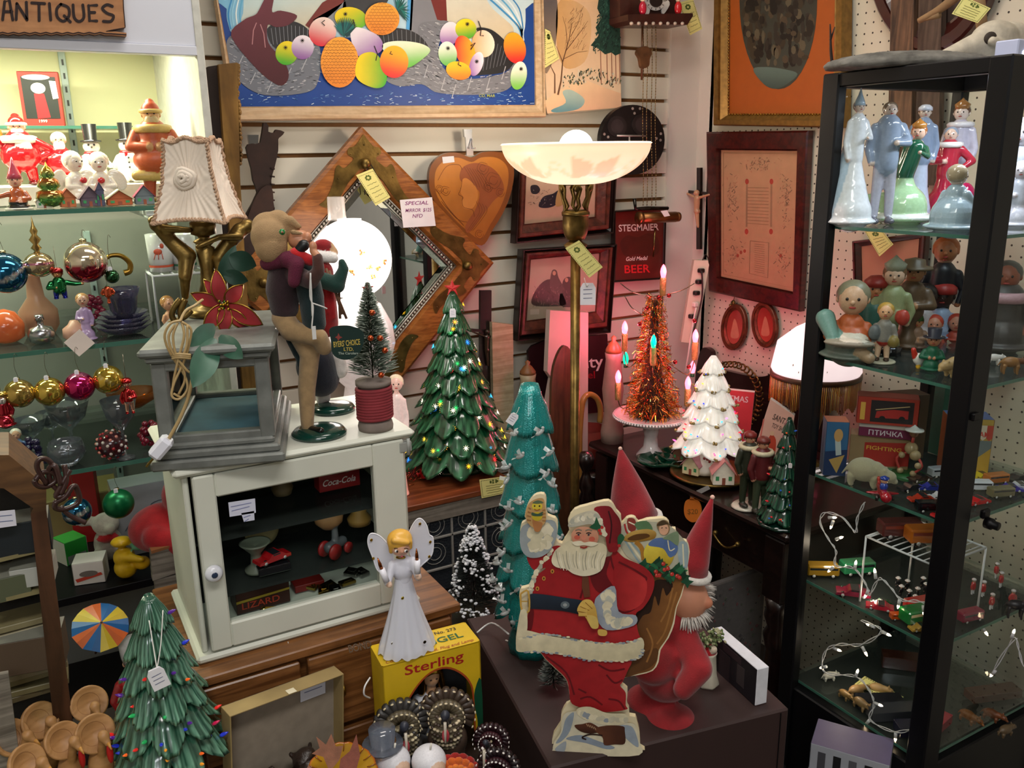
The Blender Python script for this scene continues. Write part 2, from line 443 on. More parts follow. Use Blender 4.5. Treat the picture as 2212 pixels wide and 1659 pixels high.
# oak drawer unit
ox0,ox1,oy0,oy1,oz=.12,.543,1.16,1.47,.887
oak=T('oak_drawer_unit','oak file drawer unit with brass knobs carrying the white cabinet','drawer unit',(.33,1.3,0)); oo=(.33,1.3,0)
M(oo).box(((ox0+ox1)/2,(oy0+oy1)/2,oz-.0075),(ox1-ox0+.012,oy1-oy0+.012,.015),.002).build('top',OAK,oak)
M(oo).box(((ox0+ox1)/2,(oy0+oy1)/2+.008,.436),(ox1-ox0,oy1-oy0-.016,.87),.002).build('carcass',OAK,oak)
xm=hit(660,1490,y=oy0)[0]
for i,(a,c)in enumerate(((ox0+.012,xm-.006),(xm+.006,ox1-.012))):
    for j in range(4):
        zt=.868-j*.142; d=M(oo).box(((a+c)/2,oy0+.002,zt-.066),(c-a,.016,.13),.002).build('drawer',OAK,oak)
        kx=hit(556,1503,y=oy0)[0]if i==0 else hit(728,1448,y=oy0)[0]
        if i==0 or j:k=M(oo).lathe([(.0001,.02),(.006,.019),(.009,.014),(.008,.008),(.004,.005),(.004,0)],16,mt=rot(90,0,0),c=(kx,oy0-.006,zt-.066))
        else:k=M(oo).tube(spl([(kx,oy0-.006,zt-.045),(kx,oy0-.028,zt-.05),(kx,oy0-.03,zt-.062),(kx,oy0-.018,zt-.07)],4,False),.0028)
        k.build('knob',BRASS,d)
wl=wall_y(oy0-.0067)
M(oo,'7d6a58').ptext(wl,'BOND',755,1410,17,0,wpx=50,ang=13).build('stencil',MATTE,oak)
# white cabinet with the glass door
wx0,wx1,wy0,wy1,wz0,wz1=.149,.483,1.2,1.42,.8875,1.19
wc=T('white_display_cabinet','small white painted cabinet with a glass door and porcelain knob','cabinet',(.316,1.31,wz0)); wo=(.316,1.31,wz0)
def wb(c,d,b=.002):return M(wo).box(c,d,b)
xc,yc=(wx0+wx1)/2,(wy0+wy1)/2
wb((xc,yc,wz1-.006),(wx1-wx0+.026,wy1-wy0+.03,.012),.005).build('top',WHITEP,wc)
wb((xc,yc,wz0+.006),(wx1-wx0+.02,wy1-wy0+.024,.012),.004).build('base',WHITEP,wc)
wb((xc,wy1-.004,(wz0+wz1)/2),(wx1-wx0,.008,wz1-wz0-.024)).build('back_panel',mat('cabinet dark back','45403a',rough=.7),wc)
for x in(wx0+.004,wx1-.004):wb((x,yc,(wz0+wz1)/2),(.008,wy1-wy0,wz1-wz0-.024)).build('side_panel',WHITEP,wc)
dr=[]
wlw=wall_y(wy0-.012)
ix0=hit(482,1200,y=wy0-.01)[0]; ix1=hit(812,1100,y=wy0-.01)[0]; iz1=hit(640,1040,y=wy0-.01)[2]; iz0=hit(660,1302,y=wy0-.01)[2]
d0,d1,dz0,dz1=wx0+.012,wx1-.006,wz0+.016,wz1-.014
door=M(wo)
for c,d in((((d0+ix0)/2,wy0-.003,(dz0+dz1)/2),(ix0-d0,.018,dz1-dz0)),(((d1+ix1)/2,wy0-.003,(dz0+dz1)/2),(d1-ix1,.018,dz1-dz0)),
             (((ix0+ix1)/2,wy0-.003,(iz1+dz1)/2),(ix1-ix0+.001,.018,dz1-iz1)),(((ix0+ix1)/2,wy0-.003,(iz0+dz0)/2),(ix1-ix0+.001,.018,iz0-dz0))):
    door.box(c,d,.0025)
door=door.build('door',WHITEP,wc)
M(wo).box(((ix0+ix1)/2,wy0-.003,(iz0+iz1)/2),(ix1-ix0,.002,iz1-iz0),0).build('pane',CLEAR,door)
kp=hit(458,1231,y=wy0-.012)
M(wo,'e6e9f2').lathe([(.0001,.02),(.009,.019),(.0125,.015),(.012,.009),(.006,.004),(.005,0)],24,mt=rot(90,0,0),c=kp).ell(kp+V3((0,-.02,0)),(.0045,.0012,.0045),col='2a3a55').build('knob',GLOSS,door)
M(wo,'9da19c').box((wx1-.004,wy0-.008,1.163),(.02,.012,.016),.001).tube([(wx1,wy0-.014,1.15),(wx1,wy0-.014,1.177)],.003).build('hinge',SATIN,door)
for z in(wz0+.012+.075,wz0+.012+.165):M(wo).box((xc,yc+.004,z),(wx1-wx0-.018,wy1-wy0-.02,.005),0).build('glass_shelf',SHELFG,wc)
wzs=(wz0+.012,wz0+.0895,wz0+.1795)
# silver glazed box (old display box) turned a little
sb=T('silver_display_box','worn silver painted wooden box with glass sides and stepped base','display box',(.2,1.185,1.1905),math.radians(-17.5))
sw,sd=.158,.25
M().box((0,sd/2,.007),(sw+.02,sd+.03,.014),.003).box((0,sd/2,.019),(sw+.008,sd+.016,.012),.003).box((0,sd/2,.029),(sw-.006,sd,.01),.003).build('stepped_base',SILV,sb)
fr=M()
for x in(-sw/2+.012,sw/2-.012):
    for y in(.014,sd-.014):fr.box((x,y,.09),(.02,.02,.116),.002)
for y in(.014,sd-.014):fr.box((0,y,.142),(sw-.006,.018,.014),.002); fr.box((0,y,.038),(sw-.006,.018,.012),.002)
for x in(-sw/2+.012,sw/2-.012):fr.box((x,sd/2,.142),(.018,sd-.02,.014),.002); fr.box((x,sd/2,.038),(.018,sd-.02,.012),.002)
fr.build('frame',SILV,sb)
M().box((0,sd/2,.154),(sw+.004,sd+.014,.01),.003).box((0,sd/2,.164),(sw+.018,sd+.03,.012),.004).build('lid',SILV,sb)
pg=M()
for y in(.012,sd-.012):pg.box((0,y,.09),(sw-.03,.0015,.1),0)
for x in(-sw/2+.01,sw/2-.01):pg.box((x,sd/2,.09),(.0015,sd-.03,.1),0)
pg.build('glass_panes',CLEAR,sb)
M().box((0,sd/2,.0355),(sw-.036,sd-.04,.003),0).build('blue_lining',mat('faded blue lining','31586a',rough=.7,noise=(20,.3)),sb)
SBZ=1.1905+.17
def sbp(x,y,z=0):return sb.matrix_basis@V3((x,y,.17+z))
# sideboard built from an old leaded window, holding the lit green tree
tz=.74; ty0=1.9; tx0=.56; tx1=1.085
tb=T('sideboard','brown topped stand faced with a grey leaded glass window','sideboard',(.85,2.05,0)); to=(.85,2.05,0)
M(to).box(((tx0+tx1)/2,(ty0+2.2)/2,tz-.008),(tx1-tx0,2.2-ty0,.016),.002).build('top',mat('orange brown top','8a4a28',rough=.35,wood=('5e2e16',4,40,60)),tb)
M(to).box(((tx0+tx1)/2,ty0+.018,tz-.038),(tx1-tx0,.03,.044),.002).box(((tx0+tx1)/2,ty0+.018,.45),(tx1-tx0,.026,.02),.002).build('front_rail',GREYW,tb)
M(to).box(((tx0+tx1)/2,(ty0+2.2)/2+.02,.36),(tx1-tx0-.02,2.2-ty0-.06,.71),.002).build('carcass',mat('dark stained board','2b1c15',rough=.6),tb)
lg=M(to,'3b3f44').box(((tx0+tx1)/2,ty0+.014,.585),(tx1-tx0-.02,.004,.22),0)
lg.build('leaded_glass',mat('textured lead glass','30353b',rough=.15,metal=.2,flake=(160,.5)),tb)
ld=M(to,'8b8b86')
for k in range(6):ld.box((tx0+.03+k*.1,ty0+.01,.585),(.006,.006,.22),.001)
for z in(.54,.63):ld.box(((tx0+tx1)/2,ty0+.01,z),(tx1-tx0-.02,.006,.006),.001)
for k in range(5):
    for z in(.585,.665):
        for r in(.03,.018):ld.tube([(tx0+.08+k*.1+r*math.cos(q*pi/8),ty0+.0115,z+r*math.sin(q*pi/8))for q in range(16)],.0012,4,True)
ld.build('lead_came',SATIN,tb)
# dark writing desk on the right
dzz=.75; dx0=1.43; dx1=1.965; dy0=1.26; dy1=2.06
dk=T('writing_desk','dark mahogany desk with turned legs and carved backboard','desk',(1.7,1.66,0)); do=(1.7,1.66,0)
M(do).box(((dx0+dx1)/2,(dy0+dy1)/2,dzz-.01),(dx1-dx0,dy1-dy0,.02),.006).build('top',DARKW,dk)
M(do).box(((dx0+dx1)/2+.01,(dy0+dy1)/2,dzz-.085),(dx1-dx0-.05,dy1-dy0-.05,.13),.003).build('apron',DARKW,dk)
for x in(dx0+.045,dx1-.045):
    for y in(dy0+.05,dy1-.05):
        M(do).box((x,y,.64),(.062,.062,.16),.003).lathe([(.02,0),(.03,.02),(.03,.05),(.018,.08),(.03,.12),(.034,.3),(.026,.42),(.034,.46),(.024,.48),(.034,.51),(.03,.53),(.034,.56)],20,c=(x,y,.0)).build('leg',DARKW,dk)
for y in(1.47,1.85):
    h_=M(do); h_.tube([(dx0+.012,y-.04+.08*k/8,.655-.02*math.sin(pi*k/8))for k in range(9)],.003); h_.ell((dx0+.018,y-.04,.657),.007); h_.ell((dx0+.018,y+.04,.657),.007)
    h_.build('drawer_pull',BRASSD,dk)
# carved backboard against the pegboard wall, shape given in the board's own plane
bw=wall_x(dx1-.004)
bk=spl([(1505,905),(1512,800),(1525,752),(1545,758),(1548,790),(1580,800),(1640,812),(1672,806),(1690,775),(1740,740),(1790,752)],5,False)+[V3((1790,1150)),V3((1500,1000))]
M(do).slab(bw,bk,0,.018).build('backboard',DARKW,dk)
M(do).line(bw,[(1555,830),(1600,838),(1790,870)],5,.019,col='2b1512').line(bw,[(1560,846),(1790,895)],3,.019,col='2b1512').build('moulding',SATIN,dk)
# brown pedestal box in front
pz=.75; A=hit(1190,1659,z=pz); B=hit(1705,1530,z=pz); Cc=hit(1022,1333,z=pz)
ang=math.atan2(B[1]-A[1],B[0]-A[0]); ux=V3((math.cos(ang),math.sin(ang),0)); uy=V3((-ux[1],ux[0],0))
wA=(A-B).dot(ux)
pw,pd=.405,.44
ped=T('display_pedestal','brown painted box pedestal carrying the standing santa','pedestal',(B[0],B[1],0),ang)
M().box((-pw/2,pd/2,pz/2),(pw,pd,pz),.003).build('body',BROWNP,ped)
M().box((-.0155,-.0006,pz/2),(.0015,.001,pz-.01),0).build('panel_seam',BLACKP,ped)
M(c='e8e6e0').box((-pw+.05,.335,pz+.0004),(.003,.016,.0006),0,rot(0,0,35)).box((-pw+.062,.32,pz+.0004),(.002,.009,.0006),0,rot(0,0,35)).build('paint_fleck',SATIN,ped)
# near supports: a pale round stand and a low dark table
NZ=.79; RZ=.70
nt_=T('round_stand','pale green topped round stand under the wooden turkeys','stand',(-.06,1.0,0))
M().lathe([(.0001,NZ-.018),(.185,NZ-.018),(.19,NZ-.009),(.185,NZ),(.0001,NZ)],48).build('top',mat('green onyx','7b7d52',rough=.25,noise=(12,.3)),nt_)
M().lathe([(.11,0),(.1,.02),(.02,.06),(.028,.3),(.018,.5),(.03,NZ-.03),(.06,NZ-.0181)],20).build('pedestal_leg',DARKW,nt_)
lt_=T('low_table','dark low table under the turkeys and the yellow box','table',(.33,.93,0)); lto=(.33,.93,0)
M(lto).box((.335,.93,RZ-.012),(.41,.42,.024),.004).build('top',mat('dark table top','2a1d17',rough=.35,wood=('171009',5,50,60)),lt_)
for x in(.165,.495):
    for y in(.75,1.11):M(lto).box((x,y,(RZ-.024)/2),(.03,.03,RZ-.024),.003).build('leg',DARKW,lt_)
# black glazed curio cabinet at the right
qx0,qx1,qy0,qy1=1.41,1.84,.862,1.235; qt=1.745; qz=[1.455,1.185,.924,.67,.414]
cu=T('curio_cabinet','tall black framed glass curio cabinet packed with collectables','display cabinet',((qx0+qx1)/2,(qy0+qy1)/2,0)); qo=((qx0+qx1)/2,(qy0+qy1)/2,0)
pxs=hit(1795,400,x=qx0)[1]
for i,(x,y,wx_,wy_)in enumerate(((qx0,qy1,.026,.04),(qx0,qy0,.05,.04),(qx1,qy0,.026,.026),(qx1,qy1,.026,.026))):
    M(qo).box((x+wx_/2-.004 if x==qx0 else x-wx_/2,y-wy_/2 if y==qy1 else y+wy_/2-.004,qt/2),(wx_,wy_,qt),.003).build('post',BLACKP,cu)
M(qo).box(((qx0+qx1)/2,qy0+.014,qt-.013),(qx1-qx0,.028,.026),.002).box(((qx0+qx1)/2,qy1-.014,qt-.013),(qx1-qx0,.028,.026),.002).box((qx0+.012,(qy0+qy1)/2,qt-.013),(.026,qy1-qy0,.026),.002).box((qx1-.014,(qy0+qy1)/2,qt-.013),(.026,qy1-qy0,.026),.002).build('top_frame',BLACKP,cu)
M(qo).box(((qx0+qx1)/2,(qy0+qy1)/2,.2),(qx1-qx0-.01,qy1-qy0-.01,.395),.003).build('base',BLACKP,cu)
for z in qz:
    g=M(qo).box(((qx0+qx1)/2+.004,(qy0+qy1)/2,z-.003),(qx1-qx0-.03,qy1-qy0-.03,.006),0).build('shelf',SHELFG,cu)
    M(qo).box((qx0+.0185,(qy0+qy1)/2,z-.003),(.001,qy1-qy0-.04,.0062),0).box(((qx0+qx1)/2,qy0+.0145,z-.003),(qx1-qx0-.04,.001,.0062),0).build('shelf_edge',EDGEG,g)
zm=(.4+qt)/2
for c,d in(((qx0+.01,(qy0+qy1)/2,zm),(.003,qy1-qy0-.06,qt-.45)),(((qx0+qx1)/2+.01,qy0+.01,zm),(qx1-qx0-.07,.003,qt-.45)),((qx1-.008,(qy0+qy1)/2,zm),(.003,qy1-qy0-.05,qt-.45)),(((qx0+qx1)/2,qy1-.008,zm),(qx1-qx0-.05,.003,qt-.45))):
    M(qo).box(c,d,0).build('glass_wall',CLEAR,cu)
M(qo).box(((qx0+qx1)/2,(qy0+qy1)/2,qt-.004),(qx1-qx0-.04,qy1-qy0-.04,.004),0).build('top_pane',CLEAR,cu)
lk=hit(2130,1128,y=qy0-.01)
M(qo).lathe([(.011,0),(.011,.012),(.008,.014),(.008,.024)],16,mt=rot(90,0,0),c=lk).box(lk+V3((0,.004,.016)),(.022,.01,.018),.003).build('lock',BLACKP,cu)
M(qo).box(hit(2107,900,y=qy0-.007),(.02,.008,.014),.002).build('hinge',BLACKP,cu)
# old wooden case at the lower left
ly=1.2; lp=wall_y(ly)
lc=T('wooden_case','dark oak case with a cut top corner and glass front at lower left','case',hit(40,1500,y=ly)); lo=hit(40,1500,y=ly)
out=[(-60,984),(19,983),(100,1050),(100,1102),(182,1760),(-60,1760)]
inn=[(-60,1052),(8,1055),(72,1098),(66,1110),(134,1700),(-60,1700)]
M(lo).slab(lp,out[:3]+[out[3],inn[3],inn[2],inn[1],inn[0]],-.11,0).build('top_rail',mat('brown oak rail','6a4a2a',rough=.5,wood=('4a311b',5,40,50)),lc)
M(lo).slab(lp,[inn[3],(100,1102),(182,1760),(138,1760)],-.11,0).build('post',mat('brown oak post','54341f',rough=.5,wood=('38210f',40,40,5)),lc)
M(lo).slab(lp,inn,-.006,-.003).build('glass_front',CLEAR,lc)
M(lo,'2a2520').slab(lp,[(-60,1052),(8,1055),(72,1098),(66,1110),(134,1700),(-60,1700)],-.112,-.108).build('back_panel',MATTE,lc)
for k,yy in enumerate((1212,1300)):M(lo,'8f815c').slab(lp,[(-60,yy+15),(92+k*6,yy-22),(94+k*6,yy-14),(-60,yy+24)],-.1,-.01).build('shelf',SATIN,lc)
# things on the walls
class CR:
    """a plane addressed in the coordinates of an enlarged view (offset, scale)"""
    def __init__(s,pl,ox,oy,k):s.pl,s.ox,s.oy,s.k,s.n=pl,ox,oy,k,pl.n
    def w(s,x,y,d=0):return s.pl.w(s.ox+x/s.k,s.oy+y/s.k,d)
def ring(pl,outer,inner,d0,d1,off,mt,name,parent,col='888888',bev=0.35):
    """picture frame moulding between two quads: rises from the wall, slopes to the picture"""
    m=M(off,col); mid=[((1-bev)*V3(a)+bev*V3(b))for a,b in zip(outer,inner)]
    k=len(outer); L=[[pl.w(*p,d0)for p in outer],[pl.w(*p,d1*.8)for p in outer],[pl.w(*(.9*V3(a)+.1*V3(b)),d1)for a,b in zip(outer,inner)],[pl.w(*p,d1)for p in mid],[pl.w(*p,d1*.72)for p in mid],[pl.w(*(V3(a).lerp(V3(b),.92)),d1*.35)for a,b in zip(outer,inner)],[pl.w(*p,d1*.4)for p in inner],[pl.w(*p,d0)for p in inner]]
    vs=sum(L,[]); ar=sum(outer[i][0]*outer[(i+1)%k][1]-outer[(i+1)%k][0]*outer[i][1]for i in range(k))
    fs=[[j*k+i,j*k+(i+1)%k,(j+1)*k+(i+1)%k,(j+1)*k+i]for j in range(len(L)-1)for i in range(k)]
    if ar<0:fs=[f[::-1]for f in fs]
    m.add(vs,fs,None,False)
    return m.build(name,mt,parent)
def cardtag(pl,q,off,d,parent,kind='yellow',name='price_tag'):
    """q: four corners, top left first, clockwise"""
    q=[V3(p)for p in q]
    def at(u,v):return(q[0]*(1-u)+q[1]*u)*(1-v)+(q[3]*(1-u)+q[2]*u)*v
    c='e3dd8c' if kind=='yellow' else 'e9e9ee' if kind=='white' else kind
    m=M(off,c).slab(pl,q,d,d+.0008)
    if kind=='yellow':
        for u0,v0,u1,v1 in((.05,.07,.95,.07),(.95,.07,.95,.93),(.95,.93,.05,.93),(.05,.93,.05,.07)):
            for i in range(0,16,1):
                a=at(u0+(u1-u0)*i/16,v0+(v1-v0)*i/16); b=at(u0+(u1-u0)*(i+.55)/16,v0+(v1-v0)*(i+.55)/16)
                m.line(pl,[a,b],max(1,(q[1]-q[0]).length*.012+.6),d+.0011,col='3c3a22')
        for i in range(7):
            a=at(.5+.13*math.cos(i*.9),.2+.06*math.sin(i*.9)); m.slab(pl,oval(a[0],a[1],2.4,2.4,n=6),d+.0012,col='5b6a2a')
    for i in range(4):
        v=.4+i*.13; m.line(pl,[at(.2+.05*math.sin(i*3),v)]+[at(.2+j*.1,v+.012*math.sin(j*2.7+i))for j in range(1,7)],.9,d+.0012,col='55586e' if kind!='yellow' else '6d6a3a')
    return m.build(name,PAPER,parent)
# large fruit painting
pp=wall_y(2.215); cp=CR(pp,460,0,2.989)
fo=pp.w(820,250); pa=T('fruit_painting','large bright painting of fruit and grey baskets in a pale wood frame','painting',fo)
ring(pp,[(452,-60),(1162,-60),(1169,254),(500,262)],[(460,-50),(1149,-50),(1153,227),(510,231)],0,.03,fo,mat('pale frame wood','c9ae8c',rough=.5,wood=('b59670',6,60,60)),'frame',pa)
m=M(fo,'0f3f8c').slab(cp,[(-15,-150),(2065,-150),(2070,681),(150,692)],.006)
m.slab(cp,spl([(110,-60),(85,60),(95,160),(150,230),(420,250),(700,240),(1300,260),(1930,290),(2000,210),(2010,60),(1990,-60)],4),.0064,col='6fb2d6',grad=('cfe0e2',.3,1))
m.slab(cp,spl([(270,-60),(190,90),(190,200),(430,260),(700,200),(860,-60)],4),.0068,col='b9d4d6',grad=('cbbfa2',.2,1))
m.slab(cp,spl([(1480,-60),(1490,100),(1560,240),(1800,250),(1900,250),(1930,180),(1800,60),(1700,-60)],4),.0068,col='cfd0c2',grad=('cbbfa2',.2,1))
for i in range(5):m.line(cp,spl([(1760+i*38,-20),(1850+i*30,60),(1960+i*8,170),(1990,260-i*14)],4,False),12-i,.0071,col=['3f8fc4','e2eef2','5aa7d2','dfeaf0','2e7fbb'][i])
for i in range(4):m.line(cp,spl([(120+i*22,-10),(95+i*25,90),(110+i*24,190)],4,False),9,.0071,col=['2f86c0','8cc6e0','d8e8ea','5ba9cf'][i])
for q,c in(([(840,-60),(700,20),(590,165),(640,200),(800,60),(900,-60)],'6f2b25'),([(1380,-60),(1440,130),(1505,145),(1495,-60)],'6e2420'),([(1255,-60),(1240,190),(1275,200),(1290,-60)],'4d9ed6'),([(850,-60),(830,60),(900,150),(1050,140),(1160,-60)],'38393d'),([(640,130),(850,10),(860,100),(760,180)],'82868d'),
             ([(1275,-60),(1262,200),(1330,260),(1440,300),(1500,160),(1440,130),(1380,-60)],'7b7e86')):m.slab(cp,q,.0074,col=c)
def basket(pts,c,n,seed):
    global m
    m.slab(cp,spl(pts,5),.0076+seed*.00008,col=c); n*=3; random.seed(seed); xs=[p[0]for p in pts]; ys=[p[1]for p in pts]
    from mathutils.geometry import intersect_point_tri_2d as ip
    tri=tessellate_polygon([[V3((p[0],p[1],0))for p in pts]]); V2=[V3(p)for p in pts]
    for _ in range(n):
        p=V3((rnd(min(xs),max(xs)),rnd(min(ys),max(ys))))
        if any(ip(p,V2[a],V2[b],V2[c_])for a,b,c_ in tri):
            a=.35*math.sin(p[0]/120+seed); L_=rnd(14,26)
            m.line(cp,[p,p+V3((L_*math.cos(a),L_*math.sin(a)+3))],rnd(2,5),.0082,col=random.choice(['a7abb2','8e939c','4a4d54','bdc0c6']))
basket([(100,240),(95,400),(170,530),(330,615),(600,597),(675,520),(690,350),(640,220),(500,140),(380,170),(300,200)],'6c727c',170,1)
m.slab(cp,spl([(345,190),(430,145),(520,142),(600,185),(655,265),(560,300),(470,330),(380,300)],5),.0083,col='26272b')
m.slab(cp,spl([(1040,240),(1120,190),(1230,190),(1330,235),(1385,320),(1300,330),(1180,300),(1080,300)],5),.0083,col='26272b')
basket([(1110,510),(1240,440),(1390,350),(1460,440),(1640,560),(1450,600),(1340,545),(1200,558)],'73777f',70,2)
basket([(1320,170),(1400,140),(1520,150),(1450,290),(1480,440),(1640,510),(1880,470),(1945,375),(1952,480),(1890,580),(1720,612),(1460,602),(1370,540),(1350,400),(1330,300)],'72757d',210,3)
m.slab(cp,spl([(1690,190),(1790,195),(1900,290),(1948,375),(1880,462),(1740,485),(1640,480),(1700,380),(1780,300)],5),.0084,col='1d1d20')
for i in range(9):m.line(cp,[(1720+i*22,215+i*14),(1690+i*22,470-i*6)],3,.0086,col='6d7078')
for i in range(10):m.line(cp,[(370+i*26,185-18*math.sin(i*.35)),(385+i*24,290)],3,.0086,col='82868e')
for i in range(11):m.line(cp,[(1060+i*30,225-30*math.sin(i*.3)),(1075+i*28,300)],3,.0086,col='777b82')
for x,y in((1380,420),(1490,500),(1560,545),(1660,500),(1780,500),(1880,430)):m.line(cp,[(x,y),(x-25,y+85)],5,.0087,col='aeb1b8')
for x,y in((190,360),(270,470),(380,520),(500,440),(600,380),(650,300)):m.line(cp,[(x,y),(x-35,y+75)],6,.0087,col='a9adb4')
m.slab(cp,spl([(112,235),(190,135),(265,100),(290,70),(340,-20),(385,-10),(376,80),(430,72),(537,104),(480,165),(400,178),(348,165),(352,280),(440,380),(482,465),(470,530),(412,550),(280,450)],4),.0089,col='642b36',grad=('471820',.3,1))
for q in([(275,150),(255,200),(248,290)],[(300,160),(322,220),(332,310)]):m.line(cp,q,6,.0092,col='b07c80')
FR=[(470,345,72,78,20,'e9d21c','3fa526',-.2,1),(572,308,72,78,0,'e9e2ea','8a5a9e',-.2,1),(700,208,88,95,20,'ecd8cf','d22b3c',-.3,1),(882,122,105,72,10,'f0d116','62b22b',.6,1),
      (1516,222,60,80,15,'e8dfe8','8f5ba4',0,1),(1622,190,68,66,0,'ead21c','4aa52c',.2,1),(1735,285,72,88,-10,'f3e3cf','eba96f',-1,.2),(1618,335,62,106,-18,'f0b01b','d8242a',-1,-.1),(1505,350,60,80,-8,'eaeee0','5cb04a',.1,1),(1690,415,42,80,18,'ede4ee','8d57a4',-1,.3),(1575,458,82,58,14,'f7c21e','ee7a1d',0,1),(1937,312,70,102,-14,'f3a81f','d11f25',0,1),(1962,490,52,92,10,'f0f2e8','6fbb42',0,1)]
z=.0094
for cx,cy,rx,ry,a,c1,c2,gx,gy in FR:m.slab(cp,oval(cx,cy,rx,ry,a),z,col=c1,grad=(c2,gx,gy)); z+=.0001
def pine(cx,cy,rx,ry,z):
    m.slab(cp,oval(cx,cy,rx,ry),z,col='f0a63a',grad=('e2862a',0,1))
    for j in range(-8,9):
        for i in range(-6,7):
            x=cx+i*24+(12 if j%2 else 0); y=cy+j*19
            if((x-cx)/rx)**2+((y-cy)/ry)**2<.84:m.line(cp,[(x-11,y+4),(x-6,y-5),(x+6,y-5),(x+11,y+4)],2.4,z+.0002,col='7a3d12'); m.line(cp,[(x-2,y+1),(x+2,y+1)],3,z+.0002,col='a35a16')
pine(1082,125,112,105,.0112)
for i in range(12):m.line(cp,[(1190,70),(1190+70*math.cos(-2+i*.25),60+85*math.sin(-2.2+i*.33))],[22,2],.0116+i*.00002,col=random.choice(['0f5f5a','17736a','0a4a45']))
m.slab(cp,spl([(880,210),(930,180),(1050,230),(1088,300),(1050,350),(930,365),(890,290)],5),.0118,col='ece4ea',grad=('8f5ea6',.6,1))
m.slab(cp,spl([(1080,300),(1170,268),(1320,282),(1392,328),(1320,400),(1240,440),(1150,400)],5),.0118,col='e6efd2',grad=('62b944',.1,1))
pine(808,405,122,163,.0121)
for i in range(16):m.line(cp,[(845,235),(845+75*math.cos(-2.9+i*.18),225+110*math.sin(-2.6+i*.14))],[26,2],.0122+i*.00002,col=random.choice(['0f4f52','176a66','0b3d40']))
m.slab(cp,spl([(935,365),(1020,340),(1075,390),(1112,480),(1095,555),(1030,570),(940,530),(908,470)],5),.0124,col='efd01c',grad=('35a82b',1,.2))
m.slab(cp,oval(1158,402,92,104),.0126,col='f5b71f',grad=('d8232a',-.2,1))
for x,y in((460,310),(568,265),(845,95),(1505,315),(1630,160),(1690,400),(1975,448)):
    for a in range(4):m.line(cp,[(x-13*math.cos(a*.8),y-13*math.sin(a*.8)),(x+13*math.cos(a*.8),y+13*math.sin(a*.8))],3.5,.0129,col='201a18')
for q in([(712,135),(692,150),(712,170)],[(1030,300),(1050,350),(1040,395)],[(1700,140),(1718,190),(1712,235),(1735,235)],[(1650,300),(1680,280),(1650,325)],[(1140,335),(1130,350),(1148,355)],[(1575,405),(1570,420),(1590,430)],[(895,130),(905,175)]):m.line(cp,q,6,.0129,col='1f1716')
random.seed(5)
for _ in range(230):
    x=rnd(170,2040); y=rnd(600,680)if _%3 else rnd(540,640)
    if x<1120 and y<610:continue
    m.line(cp,[(x,y),(x+rnd(8,26),y+rnd(-8,8))],rnd(1.5,5),.0075,col=random.choice(['86abd6','4f82bd','c2d5e6','12397a','2a62a6']))
m.ptext(cp,'CO. MAR',1708,628,18,.0092,col='a8b24a',wpx=104)
m.build('canvas',PRINT,pa)
# winter landscape
p=wall_y(2.215); c4=CR(p,1080,0,2.963); fo=p.w(1250,240); la=T('landscape_painting','unframed winter stream landscape painting with bare trees','painting',fo)
m=M(fo,'9b8e78').slab(c4,[(243,-80),(738,-80),(758,690),(700,700),(292,736),(280,715)],0,.016)
m.slab(c4,[(245,-80),(736,-80),(756,690),(284,728)],.0164,col='d9b48c',grad=('e0c7a6',0,1))
m.slab(c4,spl([(245,-80),(330,-60),(350,120),(330,330),(300,440),(262,430)],4),.0167,col='4f4a50',grad=('8d7a66',.3,1))
m.slab(c4,spl([(350,30),(450,10),(550,90),(560,250),(520,400),(400,440),(345,300)],4),.0167,col='c79a62',grad=('d6b080',1,0))
m.slab(c4,[(266,650),(330,600),(400,560),(470,530),(540,520),(640,560),(753,600),(756,690),(284,728)],.0169,col='e8c79c',grad=('d9a98a',.4,1))
m.slab(c4,spl([(380,590),(440,580),(520,640),(480,700),(340,722),(310,705),(400,660)],4),.0172,col='5f8f98',grad=('a9c0b4',.2,-1))
for q,w_ in(([(350,610),(370,520),(380,400),(420,260),(440,150)],[12,3]),([(330,600),(330,480),(300,420)],[10,4]),([(380,400),(340,300)],[6,2]),([(400,330),(500,200),(540,140)],[5,1.5]),([(390,380),(470,340),(540,330)],[4,1.5]),([(410,290),(400,180),(380,110)],[4,1.5]),([(430,240),(480,150),(500,70)],[4,1])):
    n=len(q); m.line(c4,q,[w_[0]+(w_[1]-w_[0])*i/(n-1)for i in range(n)],.0176,col='6b4a33')
m.slab(c4,[(622,-80),(737,-80),(750,345),(715,360),(690,340),(650,352),(600,310),(558,296),(610,230),(590,180),(628,120),(600,60)],.0178,col='1c3a30')
random.seed(3)
for _ in range(60):
    x=rnd(390,520); y=rnd(80,330); m.line(c4,[(x,y),(x+rnd(-5,30),y-rnd(10,40))],1.5,.0177,col='7a5940')
for _ in range(420):
    y=rnd(-80,330); x=rnd(640-(y+80)*.16,745); m.line(c4,[(x,y),(x+rnd(-16,8),y+rnd(8,20))],rnd(3,8),.0179+rnd(0,.0003),col=random.choice(['16302a','23463a','0e211d','32584a']))
for x in(620,660,690,715,740):m.line(c4,[(x,250),(x+6,540)],5,.0176,col='8a5a48')
for _ in range(130):
    x=rnd(380,750); y=470+abs(x-560)*.25+rnd(-25,60); m.line(c4,[(x,y),(x+rnd(-8,8),y-rnd(5,22))],rnd(3,9),.0178,col=random.choice(['3d4a36','59664c','d9d3bd','2b3529','b9b7a4']))
m.build('canvas',PRINT,la)
cardtag(p,[(1169,64),(1180,70),(1200,128),(1168,149)],fo,.02,la)
